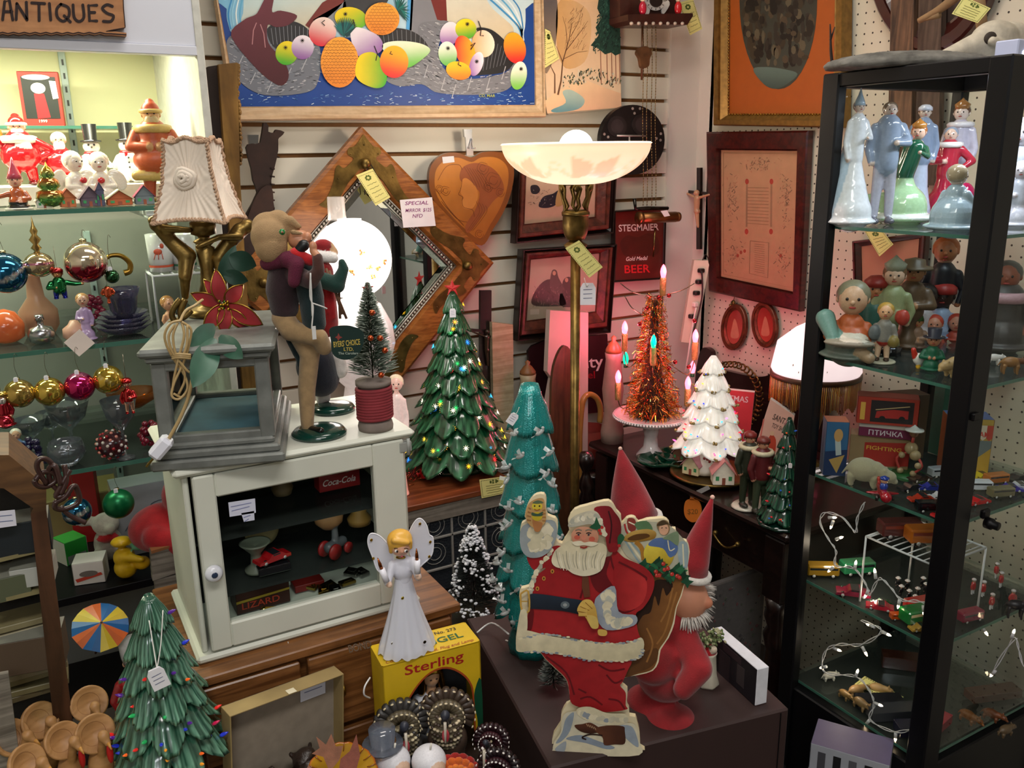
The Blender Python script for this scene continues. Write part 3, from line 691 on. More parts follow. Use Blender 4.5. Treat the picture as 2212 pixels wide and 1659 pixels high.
# small iron/wood silhouette hanging at the left of the slatwall
p=wall_y(2.2); c3=CR(p,500,240,2.677); fo=p.w(570,590)
g=T('iron_wall_bracket','dark rusted iron wall ornament with a notched hooked top','wall ornament',fo)
m=M(fo,'2f1c14').slab(c3,spl([(178,70),(206,85),(205,120),(240,125),(250,108),(298,122),(275,150),(262,165),(262,230),(240,330),(222,400),(230,500),(232,620),(70,640),(110,540),(142,470),(118,400),(108,330),(78,212),(110,188),(160,182)],2),.0,.014)
m.slab(c3,spl([(150,460),(220,440),(232,580),(228,700),(150,700),(80,640)],4),.002,.02,col='341f16')
m.slab(c3,spl([(70,620),(165,600),(160,720),(130,960),(90,960),(60,760)],3),.002,.018,col='2b1912')
for k in range(6):m.tube([c3.w(215,330+k*45,.016),c3.w(240,335+k*45,.016)],.002)
m.tube([c3.w(250,262,.01),c3.w(268,268,.016)],.0015)
m.build('plate',mat('rusted iron',rough=.6,metal=.3,noise=(30,.4)),g)
m=M(fo,'b9bcc0').slab(c3,[(90,138),(150,138),(148,188),(96,190)],.0,.012); m.build('hook_plate',METAL,g)
# diamond mirror
p=wall_y(2.205); TT=p.w(775,281); RR=p.w(1063,566)
cz=RR[2]; cxx=TT[0]; hr=(TT[2]-cz+RR[0]-cxx)/2; fo=V3((cxx,2.205,cz-hr)); dm=T('diamond_mirror','oak framed mirror hung as a diamond with brass corner plates','mirror',fo)
class AP:
    """wall coordinates in units of the half diagonal"""
    n=V3((0,-1,0))
    def w(s,u,v,d=0):return V3((cxx+u*hr,2.205-d,cz-v*hr))
ap=AP()
def dia(r):return[(0,-r),(r,0),(0,r),(-r,0)]
ring(ap,dia(1),dia(.69),0,.03,fo,OAKL,'frame',dm,bev=.9)
rp_=M(fo,'b5b2a6')
for i in range(4):
    a,b=V3(dia(.665)[i]),V3(dia(.665)[(i+1)%4])
    for k in range(34):q=a.lerp(b,(k+.5)/34); rp_.ell(ap.w(q[0],q[1],.013),(.0045,.003,.0045),n=6)
    for r in(.69,.64):rp_.tube([ap.w(*dia(r)[i],.012),ap.w(*dia(r)[(i+1)%4],.012)],.0022)
rp_.build('silver_beading',mat('silver beading',rough=.35,metal=.7),dm)
M(fo,'ffffff').slab(ap,dia(.64),.002,.006).build('mirror_glass',mat('mirror silvering','e8ecec',rough=.015,metal=1,noise=(3,.02)),dm)
bv=M(fo,'d9e0e0')
for i in range(4):a,b=dia(.64)[i],dia(.64)[(i+1)%4]; c,d=dia(.57)[(i+1)%4],dia(.57)[i]; bv.add([ap.w(*a,.0065),ap.w(*b,.0065),ap.w(*c,.009),ap.w(*d,.009)],[[0,3,2,1]],None,False)
bv.build('bevel',mat('mirror bevel','dfe6e6',rough=.02,metal=1),dm)
for i in range(4):
    a=i*pi/2
    def rr(x,y):return(x*math.cos(a)-y*math.sin(a),x*math.sin(a)+y*math.cos(a))
    half=[(0,-.95),(.04,-.9),(.07,-.87),(.11,-.86),(.12,-.82),(.08,-.79),(.13,-.74),(.16,-.73),(.19,-.75),(.215,-.72),(.23,-.65),(.26,-.58),(.3,-.52),(.34,-.49),(.27,-.47),(.21,-.51),(.17,-.57),(.13,-.63),(.08,-.68),(.04,-.72),(0,-.72)]
    pts=[rr(*q)for q in spl(half,3,False)]+[rr(-q[0],q[1])for q in spl(half,3,False)[::-1][1:-1]]
    k=M(fo).slab(ap,pts,.031,.0325); k.ell(ap.w(*rr(0,-.76),.04),(.013,.01,.013))
    for q in((.0,-.88),(.1,-.82),(.2,-.66),(.29,-.5)):
        for s_ in(-1,1):k.ell(ap.w(*rr(q[0]*s_,q[1]),.0325),.0022,n=6)
    k.build('corner_plate',BRASSD,dm)
kn=M(fo,'1c1712').tube([p.w(783,352,.042),p.w(778,380,.044),p.w(779,420,.03)],.0012).tube([p.w(787,352,.042),p.w(803,380,.04),p.w(806,425,.036)],.0012); kn.build('cord',MATTE,dm)
cardtag(p,[(756,378),(791,364),(829,425),(798,443)],fo,.046,dm)
m=M(fo,'ece8ea').slab(p,[(852,431),(921,425),(929,486),(860,490)],.037,.0375)
m.build('price_note',PAPER,dm)
M(fo,'8a3d78').ptext(p,'SPECIAL',863,442,8,.0378,wpx=50,ang=2,ital=.2).ptext(p,'MIRROR  $125',864,457,7.5,.0378,wpx=56,ang=2,ital=.2).ptext(p,'NFD',879,469,8,.0378,wpx=22,ang=2,ital=.2).build('handwriting',PAPER,dm)
# heart plaque
fo=p.w(1010,520); h=T('heart_plaque','heart shaped wooden plaque with a burnt line drawing of a woman','plaque',fo)
hp=spl([(1375,268),(1440,238),(1540,240),(1605,290),(1620,370),(1600,480),(1560,580),(1500,680),(1435,775),(1330,710),(1230,610),(1150,500),(1130,400),(1145,310),(1210,250),(1290,240)],5)
HW=mat('honey plaque wood',rough=.3,noise=(10,.2),coat=.3)
m=M(fo,'7d4718').slab(c3,hp,.0,.014,side='5a2f12')
cc=V3((1375,470)); hp2=[cc+(V3(q)-cc)*.87 for q in hp]
m.slab(c3,hp2,.0144,col='b5752c',grad=('9c5c20',.3,1))
ln=lambda q,w_=2.2,c='5d2f12':m.line(c3,spl(q,5,False),w_,.0152,col=c)
m.slab(c3,spl([(1320,330),(1390,300),(1480,320),(1540,380),(1560,460),(1500,520),(1440,600),(1360,700),(1340,660),(1400,560),(1420,470),(1380,440),(1310,400)],5),.0147,col='8f4f2a')
m.slab(c3,spl([(1320,400),(1350,390),(1400,440),(1410,500),(1380,560),(1330,560),(1318,520),(1330,500),(1312,470)],5),.0149,col='c3803a')
ln([(1320,400),(1312,450),(1300,480),(1322,495),(1320,520),(1330,555),(1380,570),(1390,610)]); ln([(1200,520),(1290,620),(1350,640)]); ln([(1180,400),(1230,320),(1300,310),(1320,340)]); ln([(1170,450),(1240,560),(1330,660)])
for a,b,r in((1440,330,34),(1500,400,44),(1470,440,26),(1540,470,24),(1190,450,22),(1225,460,26),(1420,710,24)):
    for q in range(2):ln([(a+r*(1-q*.45)*math.cos(t),b+r*(1-q*.45)*math.sin(t)*(1+.15*math.sin(5*t)))for t in np.linspace(0,5.6,9)],1.8)
for k in range(7):ln([(1330+k*16,320+k*4),(1360+k*20,370+k*10),(1390+k*16,430+k*6)],1.6)
for k in range(4):ln([(1400+k*18,520+k*8),(1420+k*14,580),(1370+k*12,660),(1350+k*10,690)],1.6)
m.build('panel',HW,h)
M(fo,'d9dde0').slab(c3,[(1205,265),(1272,260),(1276,295),(1210,303)],.0146,.015).build('price_tag',PAPER,h)
m=M(fo,'c9ccd0').slab(c3,[(1340,105),(1388,105),(1386,150),(1344,150)],-.006,.004).slab(c3,[(1348,150),(1388,150),(1394,258),(1356,258)],.0,.006); m.tube([c3.w(1378,160,.008),c3.w(1372,215,.02),c3.w(1386,215,.026)],.002); m.build('hanger',METAL,h)
# two deep framed prints
OLDF=mat('carved red gold frame','5a2a1c',rough=.45,noise=(45,.7),bump=(140,.6)); EBON=mat('ebony frame','1c120f',rough=.3,noise=(20,.2))
p=wall_y(2.21); c4=CR(p,1080,0,2.963)
def framed(name,label,cat,O,I,p,depth,mt,off=None,gold=True,bev=.3):
    fo=p.w((O[2][0]+O[3][0])/2,(O[2][1]+O[3][1])/2); t=T(name,label,cat,fo)
    ring(p,O,[tuple(V3(a).lerp(V3(b),.28))for a,b in zip(O,I)],0,depth,fo,EBON,'outer_frame',t)
    ring(p,[tuple(V3(a).lerp(V3(b),.28))for a,b in zip(O,I)],I,.002,depth*.95,fo,mt,'carved_frame',t)
    return t,fo
f1,fo=framed('framed_print','framed print of a seated woman in black cloak, behind the floor lamp','picture',[(1110,332),(1322,322),(1312,503),(1102,525)],[(1133,352),(1285,343),(1282,468),(1128,484)],p,.035,OLDF)
m=M(fo,'bfa08a').slab(p,[(1133,352),(1285,343),(1282,468),(1128,484)],.006,grad=('cdb49a',0,-1))
m.slab(c4,spl([(190,1190),(230,1185),(250,1215),(230,1240),(195,1235)],4),.0066,col='251f2a')
m.slab(c4,spl([(240,1320),(270,1260),(330,1240),(370,1220),(360,1300),(300,1330)],4),.0066,col='1d1b2c')
for _ in range(40):x=rnd(190,330); y=rnd(1200,1310); m.line(c4,[(x,y),(x+rnd(-20,20),y+rnd(-14,14))],2,.0068,col=random.choice(['6d6258','d9cfc0','3b3336']))
m.slab(c4,spl([(360,1230),(400,1180),(410,1290),(350,1320)],4),.0067,col='b99a62')
m.build('print',PRINT,f1); M(fo).slab(p,[(1130,350),(1287,341),(1284,470),(1126,486)],.009,.0105).build('pane',CLEAR,f1)
f2,fo=framed('framed_print','framed print of two ladies in wide dark dresses, below the other print','picture',[(1118,538),(1320,526),(1306,716),(1106,734)],[(1142,560),(1292,546),(1283,672),(1133,692)],p,.035,OLDF)
c5=CR(p,1080,500,2.514)
m=M(fo,'b3a592').slab(p,[(1142,560),(1292,546),(1283,672),(1133,692)],.006)
m.slab(c5,spl([(165,370),(200,300),(250,260),(300,270),(330,330),(350,395),(260,405),(180,400)],4),.0066,col='3b3530',grad=('55504a',1,0))
m.slab(c5,spl([(275,215),(300,210),(312,250),(345,320),(300,340),(265,300)],4),.0067,col='5c534c')
m.slab(c5,spl([(330,290),(350,250),(385,260),(420,390),(320,400)],4),.0066,col='4f4640')
for _ in range(90):x=rnd(175,400); y=rnd(290,400); m.line(c5,[(x,y),(x+rnd(-8,8),y+rnd(4,18))],1.6,.0069,col=random.choice(['8f857a','221d1b','6f6258']))
for a,b in((288,225),(355,262)):m.slab(c5,oval(a,b,9,12),.007,col='b99b80')
m.slab(c5,[(158,422),(207,420),(206,448),(158,450)],.0068,col='c9bcae')
m.build('print',PRINT,f2); M(fo).slab(p,[(1140,558),(1294,544),(1285,674),(1131,694)],.009,.0105).build('pane',CLEAR,f2)
# beer sign, quality sign
p=wall_y(2.21); c4=CR(p,1080,0,2.963); c5=CR(p,1080,500,2.514); SG=mat('enamelled tin sign',rough=.28,noise=(20,.25),coat=.3)
fo=p.w(1375,605); b_=T('beer_sign','dark red tin beer sign reading STEGMAIER Gold Medal BEER','sign',fo)
q=[(1320,455),(1432,446),(1428,602),(1319,609)]
M(fo,'4a1713').slab(p,q,0,.012,side='2b0e0c').slab(p,[(1324,458),(1429,450),(1425,598),(1323,605)],.0124,col='561a16').slab(p,spl([(1334,525),(1350,508),(1372,512),(1395,503),(1416,515),(1418,545),(1395,552),(1370,548),(1345,552)],4),.0127,col='451411').build('panel',SG,b_)
ring(p,q,[(1326,462),(1427,453),(1423,596),(1325,602)],.012,.02,fo,EBON,'rim',b_)
M(fo,'d9d2cc').ptext(c4,'STEGMAIER',745,1480,44,.013,wpx=255,ang=2).ptext(c5,'Gold Medal',672,158,22,.013,wpx=118,ang=3,ital=.3).build('lettering',SATIN,b_)
M(fo,'c8222a').ptext(c5,'BEER',664,224,44,.013,wpx=138,ang=2).build('red_lettering',SATIN,b_)
p=wall_y(2.2); c7=CR(p,1080,560,3.77); fo=p.w(1240,900); b_=T('quality_sign','dark maroon tin sign with white lettering, leaning behind the lamp pole','sign',fo)
M(fo,'33141a').slab(c7,[(215,745),(250,700),(350,660),(860,605),(885,1235),(700,1250),(330,1290),(240,1100)],.0,.01,side='1f0c10').build('panel',SG,b_)
M(fo,'d6cfcd').ptext(c7,'Quality',400,905,95,.011,wpx=430,ang=5).build('lettering',SATIN,b_)
M(fo,'8c1420').ptext(c7,'Travel',520,975,60,.011,wpx=240,ang=3).build('red_lettering',SATIN,b_)
# black round lid with cut windows, hanging tube, clock, chains
p=wall_y(2.19); c4=CR(p,1080,0,2.963); fo=p.w(1357,370); r_=T('round_iron_disc','large black round disc with drilled holes hanging behind the lamp bowl','disc',fo)
m=M(fo,'1e1a1c').slab(c4,oval(825,895,203,222,0,48),0,.02)
for x,y in((722,810),(878,800)):m.slab(c4,oval(x,y,62,66),.0202,.0222,col='2b2628').slab(c4,oval(x,y,40,46),.0225,col='3a3336')
for x,y in((823,697),(870,697),(835,727),(643,860),(667,878),(975,887),(1003,857),(1001,898)):m.slab(c4,oval(x,y,8,9,n=12),.0203,col='a8a09a')
m.tube([c4.w(720,870,.022),c4.w(905,872,.022)],.003).tube([c4.w(800,870,.022),c4.w(802,1000,.022)],.003)
m.build('disc',mat('blackened iron',rough=.4,metal=.4,noise=(25,.4)),r_)
p2_=wall_y(2.16); c42=CR(p2_,1080,0,2.963)
fo=p2_.w(1390,60); ck=T('cuckoo_clock','carved brown cuckoo clock with pendulum and chains at the top of the wall','clock',fo)
m=M(fo,'3a160f').slab(c42,[(742,-120),(1100,-120),(1100,105),(742,110)],-.03,.02).slab(c42,[(738,112),(1148,103),(1150,120),(1115,176),(775,172),(740,150)],-.03,.06)
for k in range(8):m.ell(c42.w(760+k*46,168,.06),(.006,.006,.005),col='b9a89a',n=8)
m.build('case',mat('carved red walnut',rough=.4,noise=(30,.3),coat=.2),ck)
m=M(fo,'cfc8c2').slab(c42,oval(958,15,62,62),.022,.028).slab(c42,oval(958,15,40,40),.028,.031,col='231714')
m.slab(c42,spl([(880,10),(915,0),(925,60),(915,100),(885,100)],3),.022,.026,col='d3cfca').slab(c42,spl([(1000,60),(1035,10),(1050,40),(1010,100)],3),.022,.026,col='d3cfca')
for k in range(12):m.line(c42,[(958+48*math.cos(k*pi/6),15+48*math.sin(k*pi/6)),(958+58*math.cos(k*pi/6),15+58*math.sin(k*pi/6))],5,.0285,col='1c1412')
m.build('dial',SATIN,ck)
for x,c in((845,'b51a35'),(1070,'c41f26')):M(fo,c).ell(c42.w(x,70,.05),(.012,.01,.02)).ell(c42.w(x,12,.05),.008,col='e0c9ae').build('figure',GLOSS,ck)
m=M(fo).tube([c42.w(885,175,.02),c42.w(880,515,.02)],.0035).slab(c42,spl([(860,310),(905,305),(932,345),(920,380),(912,430),(870,440),(855,380),(838,345)],4),.018,.03)
m.build('pendulum',mat('pendulum wood','5a3a22',rough=.4,noise=(50,.4)),ck)
ch=M(fo,'8d7550')
for x in(900,925,955,980):
    for k in range(0,62):ch.ell(c42.w(x+3*math.sin(k*.15),180+k*18.5,.012),(.0016,.0016,.0042),n=6)
ch.build('chain',METAL,ck)
for x,y in((965,1460),(962,1620)):
    pass
M(fo,'7e6a42').tube([c42.w(968,1455,.02),c42.w(955,1640,.02)],.003).build('chain_end',METAL,ck)
cardtag(p2_,[(1456,8),(1487,0),(1507,64),(1481,78)],fo,.02,ck)
fo=p2_.w(1408,490); br=T('brass_tube','horizontal brass tube hanging over the beer sign with a white tag','tube',fo)
a,b=c42.w(850,1392,.03),c42.w(1085,1385,.03); L_=(b-a).length
M(fo).tube([a,b],.0165,20).tube([a+(a-b)*.02,a+(b-a)*.06],.019,20).tube([b,b+(b-a)*.08],.015,20).build('barrel',mat('dull copper brass','8a5f38',rough=.35,metal=.9,noise=(20,.3)),br)
M(fo,'e6e6e6').slab(c42,[(955,1345),(995,1340),(1015,1375),(980,1382)],.055,.056).build('price_tag',PAPER,br)
M(fo,'3a3a36').tube([c42.w(835,1270,.02),c42.w(842,1335,.02),c42.w(905,1330,.03),c42.w(1035,1330,.03)],.006).build('hanger',METAL,br)
# pegboard wall pictures
p=wall_x(1.972); fo=p.w(1680,268); og=T('oval_landscape','gilt framed dark forest painting in an oval opening with orange mat','picture',fo)
q=[(1559,-80),(1842,-100),(1838,276),(1557,271)]; iq=[(1583,-55),(1812,-72),(1808,246),(1580,247)]
ring(p,q,iq,0,.035,fo,mat('gilt frame','8d6a34',rough=.4,metal=.6,noise=(60,.3)),'frame',og,bev=.5)
m=M(fo,'a4521a').slab(p,iq,.008,col='a4521a')
m.slab(p,oval(1686,2,84,191,0,40),.0086,col='2c261e',grad=('3d4038',0,1))
random.seed(9)
for _ in range(260):
    x=rnd(1610,1762); y=rnd(-60,140)
    if((x-1686)/78)**2+((y-2)/180)**2<1:m.slab(p,oval(x,y,rnd(3,9),rnd(5,16),0,7),.0088+rnd(0,.0004),col=random.choice(['241d16','3a3124','4c4030','1b1612','5a5240','302a24']))
m.slab(p,spl([(1632,150),(1660,145),(1700,150),(1728,160),(1705,182),(1680,192),(1655,182)],4),.0094,col='5c7068',grad=('3f4f4a',0,1))
m.build('picture',PRINT,og)
bd=M(fo)
for k in range(40):bd.ell(p.w(1581.5-.02*k,-20+k*6.6,.014),.0032,n=6)
for k in range(36):bd.ell(p.w(1583+k*6.2,247,.014),.0032,n=6)
bd.build('beading',BRASS,og)
MAHF=mat('mahogany frame','4b130e',rough=.3,wood=('2c0a08',5,50,50),coat=.3)
p=wall_x(1.972); c5x=CR(p,1080,500,2.514); c4x=CR(p,1080,0,2.963); fo=p.w(1640,650); rd=T('framed_certificate','wide mahogany framed old printed certificate on the pegboard','picture',fo)
q=[(1536,285),(1757,282),(1738,672),(1541,628)]; iq=[(1561,324),(1733,326),(1724,631),(1561,597)]
ring(p,q,iq,0,.024,fo,MAHF,'frame',rd,bev=.92)
m=M(fo,'bd9170').slab(p,iq,.006,grad=('b48a6c',0,1))
m.line(p,[(1566,330),(1728,332),(1719,622),(1566,592),(1566,330)],1.5,.0064,col='9c7658')
for y in range(12):m.line(p,[(1616,405+y*7),(1664,406+y*7.2)],1.2,.0066,col='9a7357')
for y in range(14):m.line(p,[(1633,527+y*4.5),(1655,529+y*4.7)],1,.0066,col='9a7357')
m.line(p,[(1624,520),(1664,524),(1662,600),(1622,590),(1624,520)],1.4,.0066,col='8d6a50')
for x in(1617,1670):m.line(p,[(x,392),(x-1,490)],4,.0066,col='a07a60'); m.slab(p,oval(x,392,4,6),.0068,col='b0463a'); m.slab(p,oval(x-1,500,4,6),.0068,col='b0463a')
random.seed(4)
for cx_,cy_,sx_,sy_,n_ in((1585,430,14,55,70),(1700,430,12,60,80),(1645,355,38,14,60),(1590,545,18,30,60),(1695,560,18,34,60)):
    for _ in range(n_):x=random.gauss(cx_,sx_*.5); y=random.gauss(cy_,sy_*.5); m.line(p,[(x,y),(x+rnd(-6,6),y+rnd(-7,7))],1.4,.0066,col=random.choice(['94705a','a88066','7f6350','b07a62']))
for x,y in((1604,545),(1597,552),(1612,542),(1690,552)):m.slab(p,oval(x,y,3,4,n=10),.0068,col='a8503e')
m.build('print',PRINT,rd); M(fo).slab(p,[(1560,322),(1734,325),(1725,633),(1560,599)],.009,.0105).build('pane',CLEAR,rd)
# crucifixes
def crucifix(p,cx,top,bot,arm,ay,label,wd,figc):
    fo=p.w(cx,bot); t=T('crucifix',label,'crucifix',fo)
    M(fo,'2b1a11').slab(p,[(cx-wd,top),(cx+wd,top),(cx+wd-1,bot),(cx-wd-1,bot)],.004,.014).slab(p,[(cx-arm,ay-4),(cx+arm,ay+2),(cx+arm,ay+8),(cx-arm,ay+2)],.004,.0145).build('cross',DARKW,t)
    P=lambda x,y,d:tuple(p.w(x,y,d)-fo)
    k=(bot-top); r=(p.w(cx+1,ay)-p.w(cx,ay)).length
    v=[('k',P(cx,ay+14,.02),P(cx-1,ay+40,.02),r*5,r*4,figc),('k',P(cx-1,ay+40,.02),P(cx+2,ay+75,.02),r*4,r*2,figc),('e',P(cx,ay+2,.022),(r*4.5,)*3,figc),('k',P(cx,ay+14,.02),P(cx-arm+2,ay+2,.018),r*2.5,r*1.6,figc),('k',P(cx,ay+14,.02),P(cx+arm-3,ay+6,.018),r*2.5,r*1.6,figc),('e',P(cx,ay+42,.02),(r*5,r*5,r*4),figc)]
    M().raw(blob(v,.002,2)).build('figure',GLOSS,t)
crucifix(wall_x(1.966),1516,362,538,28,414,'brass edged crucifix hanging beside the framed certificate',4,'b98a68')
crucifix(wall_y(2.2),1045,626,872,34,712,'tall dark wooden crucifix on the slatwall below the mirror corner',12,'3a2a1e')
# two small oval frames
for(x,y,a,lab)in((1589,706,0,'left one of two small oval gilt picture frames under the certificate'),(1655,701,0,'right one of two small oval gilt picture frames under the certificate')):
    p=wall_x(1.968); fo=p.w(x,y+50); t=T('oval_picture',lab,'picture frame',fo,group='small oval frames')
    ring(p,oval(x,y,27,50,5 if x<1600 else-6,28),oval(x,y,17,37,5 if x<1600 else-6,28),.0,.012,fo,mat('small gilt frame','6d3a24',rough=.35,metal=.5,noise=(60,.4),bump=(200,.5)),'frame',t,bev=.6)
    M(fo,'8d2f2a').slab(p,oval(x,y,18,38,5 if x<1600 else-6),.004,grad=('a8453a',0,1)).slab(p,spl([(x-8,y+22),(x-5,y-2),(x,y-18),(x+6,y-4),(x+9,y+22)],4),.0046,col='b97860').build('miniature',GLOSS,t)
    M(fo).ell(p.w(x-2,y-52,.006),(.006,.008,.01)).ell(p.w(x-8,y-47,.006),.005).ell(p.w(x+5,y-47,.006),.005).tube([p.w(x-1,y-58,.006),p.w(x,y-68,.004)],.0012).build('crest',BRASSD,t)
# power strip
p=PL((1.95,2.1,0),(-.5,-.86,0)); c5p=CR(p,1080,500,2.514); fo=p.w(1490,740); t=T('power_strip','cream power strip with plugs leaning in the corner behind the tinsel tree','power strip',fo)
M(fo,'d9cdb8').slab(c5p,[(1045,150),(1118,152),(1125,175),(1050,600),(975,590)],0,.03).build('housing',PLAST,t)
for x,y in((1080,205),(1068,265),(1055,325),(1030,450)):
    M(fo,'1b1512').box(c5p.w(x,y,.036),(.02,.018,.014),.003).build('plug',PLAST,t)
M(fo,'231a14').tube(spl([c5p.w(1080,205,.046),c5p.w(1085,330,.04),c5p.w(1060,450,.04),c5p.w(1030,560,.04)],5,False),.003).tube(spl([c5p.w(1090,150,.03),c5p.w(1110,120,.02),c5p.w(1130,160,.02)],4,False),.002).build('cord',PLAST,t)
M(fo,'e8dfd6').tube(spl([c5p.w(1050,400,.046),c5p.w(1030,520,.04),c5p.w(1010,660,.04),c5p.w(1000,760,.02)],5,False),.0034).box(c5p.w(1046,385,.042),(.018,.016,.016),.003).build('white_cord',PLAST,t)
# sign at top left
p=wall_y(CY-.01); c1=CR(p,0,0,3.457); fo=p.w(100,78); t=T('antiques_sign','rough sawn plank sign with dark carved letters reading ANTIQUES','sign',fo)
edge=[(-100,-120),(905,-120),(912,80),(928,215),(840,232),(780,246),(860,246),(935,255),(935,282),(820,272)]+[(820-i*40,266+(6 if i%2 else-4))for i in range(1,22)]+[(-100,250)]
M(fo,'b07c4e').slab(c1,edge,.0005,.018,side='3a1c10').build('plank',mat('sign plank',rough=.6,wood=('96633a',3,40,40)),t)
M(fo,'2a1310').line(c1,[(935,270),(820,262)]+[(820-i*40,256+(6 if i%2 else-4))for i in range(1,22)],9,.0185).line(c1,[(928,217),(840,232),(785,244)],6,.0185).line(c1,[(906,-110),(914,80),(926,212)],7,.0185).build('burnt_edge',MATTE,t)
L_=M(fo,'241311')
st_={'A':[[(20,160),(35,25),(70,18),(95,160)],[(28,100),(88,100)]],'N':[[(120,158),(125,40)],[(125,40),(200,160)],[(200,160),(195,30)]],'T':[[(235,35),(330,40)],[(288,38),(290,165)]],'I':[[(365,40),(375,160)]],
       'Q':[[(450,45),(420,80),(425,140),(470,170),(510,130),(505,70),(450,45)],[(475,130),(520,175)]],'U':[[(540,50),(548,140),(585,172),(620,140),(612,50)]],'E':[[(715,52),(655,55),(662,165),(715,168)],[(658,105),(700,105)]],'S':[[(830,60),(790,48),(757,75),(790,110),(838,130),(820,170),(765,170)]]}
for k_,v in st_.items():
    for q in v:L_.line(c1,spl(q,4,False)if len(q)>2 and k_ in 'QUS' else q,22,.0186); [L_.slab(c1,oval(x,y,11,11,n=12),.0187)for x,y in(q if k_ not in 'QUS' else spl(q,2,False))]
L_.build('lettering',MATTE,t)
# gilded old frame leaning between case and slatwall
fo=hit(500,470,y=2.05); t=T('gilt_moulding','tall worn gilt wooden moulding standing beside the display case','moulding',(fo[0],2.05,1.0)); fo=(fo[0],2.05,1.0)
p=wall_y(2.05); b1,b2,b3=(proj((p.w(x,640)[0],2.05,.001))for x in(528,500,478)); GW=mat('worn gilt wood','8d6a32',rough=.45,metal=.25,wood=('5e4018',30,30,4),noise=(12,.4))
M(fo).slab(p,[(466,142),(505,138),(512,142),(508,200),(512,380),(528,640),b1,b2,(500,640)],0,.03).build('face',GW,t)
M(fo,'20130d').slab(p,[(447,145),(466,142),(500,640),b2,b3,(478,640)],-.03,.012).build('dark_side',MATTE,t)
ed=M(fo)
random.seed(2)
for k in range(24):ed.ell(p.w(509+rnd(-2,2)+max(0,k-6)*.35,146+k*9+rnd(-2,2),.02),(rnd(.003,.006),.012,rnd(.004,.008)),n=7)
ed.build('chipped_edge',GW,t)
# boards standing behind the teal tree
def plank(name,label,p,q,d0,d1,mt,cat='board',zb=0):
    q=[tuple(v)for v in q]
    for i in range(len(q)):
        if q[i][1]>930 and p.w(*q[i])[2]<.95 and q[i][1]in(935,940,1130,1140):
            lo_=p.w(*q[i]); lo_[2]=zb; q[i]=proj(lo_)
    fo=p.w((q[-1][0]+q[-2][0])/2,q[-1][1]); t=M(fo).slab(p,q,d0,d1).build(name,mt); t.location=fo; return tag(t,label,cat)
plank('cream_board','narrow cream painted board standing left of the pepper mill',wall_y(2.19),[(1056,694),(1101,699),(1103,935),(1060,940)],0,.02,CREAMW,zb=.7405)
plank('white_board','tall pinkish white painted board with a waisted edge behind the floor lamp',wall_y(2.14),[(1180,668),(1262,673),(1262,1130),(1190,1130),(1186,1050),(1164,930),(1184,815),(1174,800)],0,.022,mat('chalky board','cdbfb4',rough=.7,noise=(8,.12)))
plank('brown_ski','brown wooden ski with rounded tip standing behind the floor lamp',wall_y(2.05),spl([(1187,830),(1192,790),(1204,757),(1217,745),(1230,760),(1240,800),(1240,1140)],3,False)+[V3((1192,1140)),V3((1185,950))],0,.012,mat('ski wood','5d3b24',rough=.4,wood=('3c2415',40,40,5),coat=.2),'ski')
# object builders
def mixc(a,b,t):return tuple(x+(y-x)*t for x,y in zip(a,b))
def ctree(h,R,tiers,lobes,base,frost,seed=1,amp=.28,droop=.05,ridge=.02,inner=.62,z0=0,rs=14,n=168,top=.06,pw=.95):
    """glazed ceramic tree: stacked scalloped skirts of boughs"""
    random.seed(seed); prof=[]; m=M()
    for k in range(tiers):
        t0=k/tiers; t1=(k+1)/tiers; E0=R*(1-t0)**pw+top*R*t0; E1=R*(1-t1)**pw+top*R*t1
        zb=z0+h*t0; zt=z0+h*t1; ph=rnd(0,6); lb=max(4,round(lobes*(1-.45*t0)))
        rin=E0*inner if k else E0*.5
        prof+=[(rin,zb+h/tiers*.12,.0,ph,lb),(E0*.9,zb+h/tiers*.02,.8,ph,lb),(E0,zb,1,ph,lb),(E0*.97,zb+h/tiers*.13,.9,ph,lb),(E0*.86+E1*.04,zb+h/tiers*.32,.62,ph,lb),(E0*.62+E1*.24,zb+h/tiers*.58,.4,ph,lb),(E0*.25+E1*.55,zb+h/tiers*.86,.18,ph,lb),(max(E1*inner,top*R*.5),zt+h/tiers*.1,.05,ph,lb)]
    prof.append((top*R*.5,z0+h*1.0,0,0,4)); prof.append((1e-5,z0+h*1.015,0,0,4))
    vs=[]; cs=[]; b,f=lin(base),lin(frost); rj=[rnd(0,6)for _ in range(8)]
    for i,(r,z,lw,ph,lb)in enumerate(prof):
        for j in range(n):
            a=2*pi*j/n; c=abs(math.cos(lb*a/2+ph)); s_=math.sin(a*rs*2+rj[i%5]*.6+2*math.sin(a*5+ph))*.5+.5; s2=math.sin(a*rs*4.7+ph)*.5+.5
            rr=r*(1+lw*amp*(c**.7-.55))+ridge*R*lw*(s_-.5)+ridge*.5*R*lw*(s2-.5)
            vs.append((rr*math.cos(a),rr*math.sin(a),z-droop*h*lw*(c-.3)*(r/R)-ridge*R*.5*s_*lw))
            cs.append(mixc(b,f,min(1,(s_**3*.75+s2**4*.35)*lw**.7)))
    fs=[[i*n+j,i*n+(j+1)%n,(i+1)*n+(j+1)%n,(i+1)*n+j]for i in range(len(prof)-1)for j in range(n)]
    m.add(vs,fs,cs)
    def lip(k,a,up=.12):
        t0=k/tiers; E0=R*(1-t0)**pw+top*R*t0; _,_,_,ph,lb=prof[k*8+2]; c=abs(math.cos(lb*a/2+ph))
        return V3((math.cos(a)*E0*(1+amp*(c**.7-.55))*.97,math.sin(a)*E0*(1+amp*(c**.7-.55))*.97,z0+h*t0-droop*h*(c-.3)*(E0/R)+h/tiers*up))
    return m,lip,prof
BULBM=mat('coloured plastic bulb',rough=.15,emit='attr',es=.35,coat=.4)
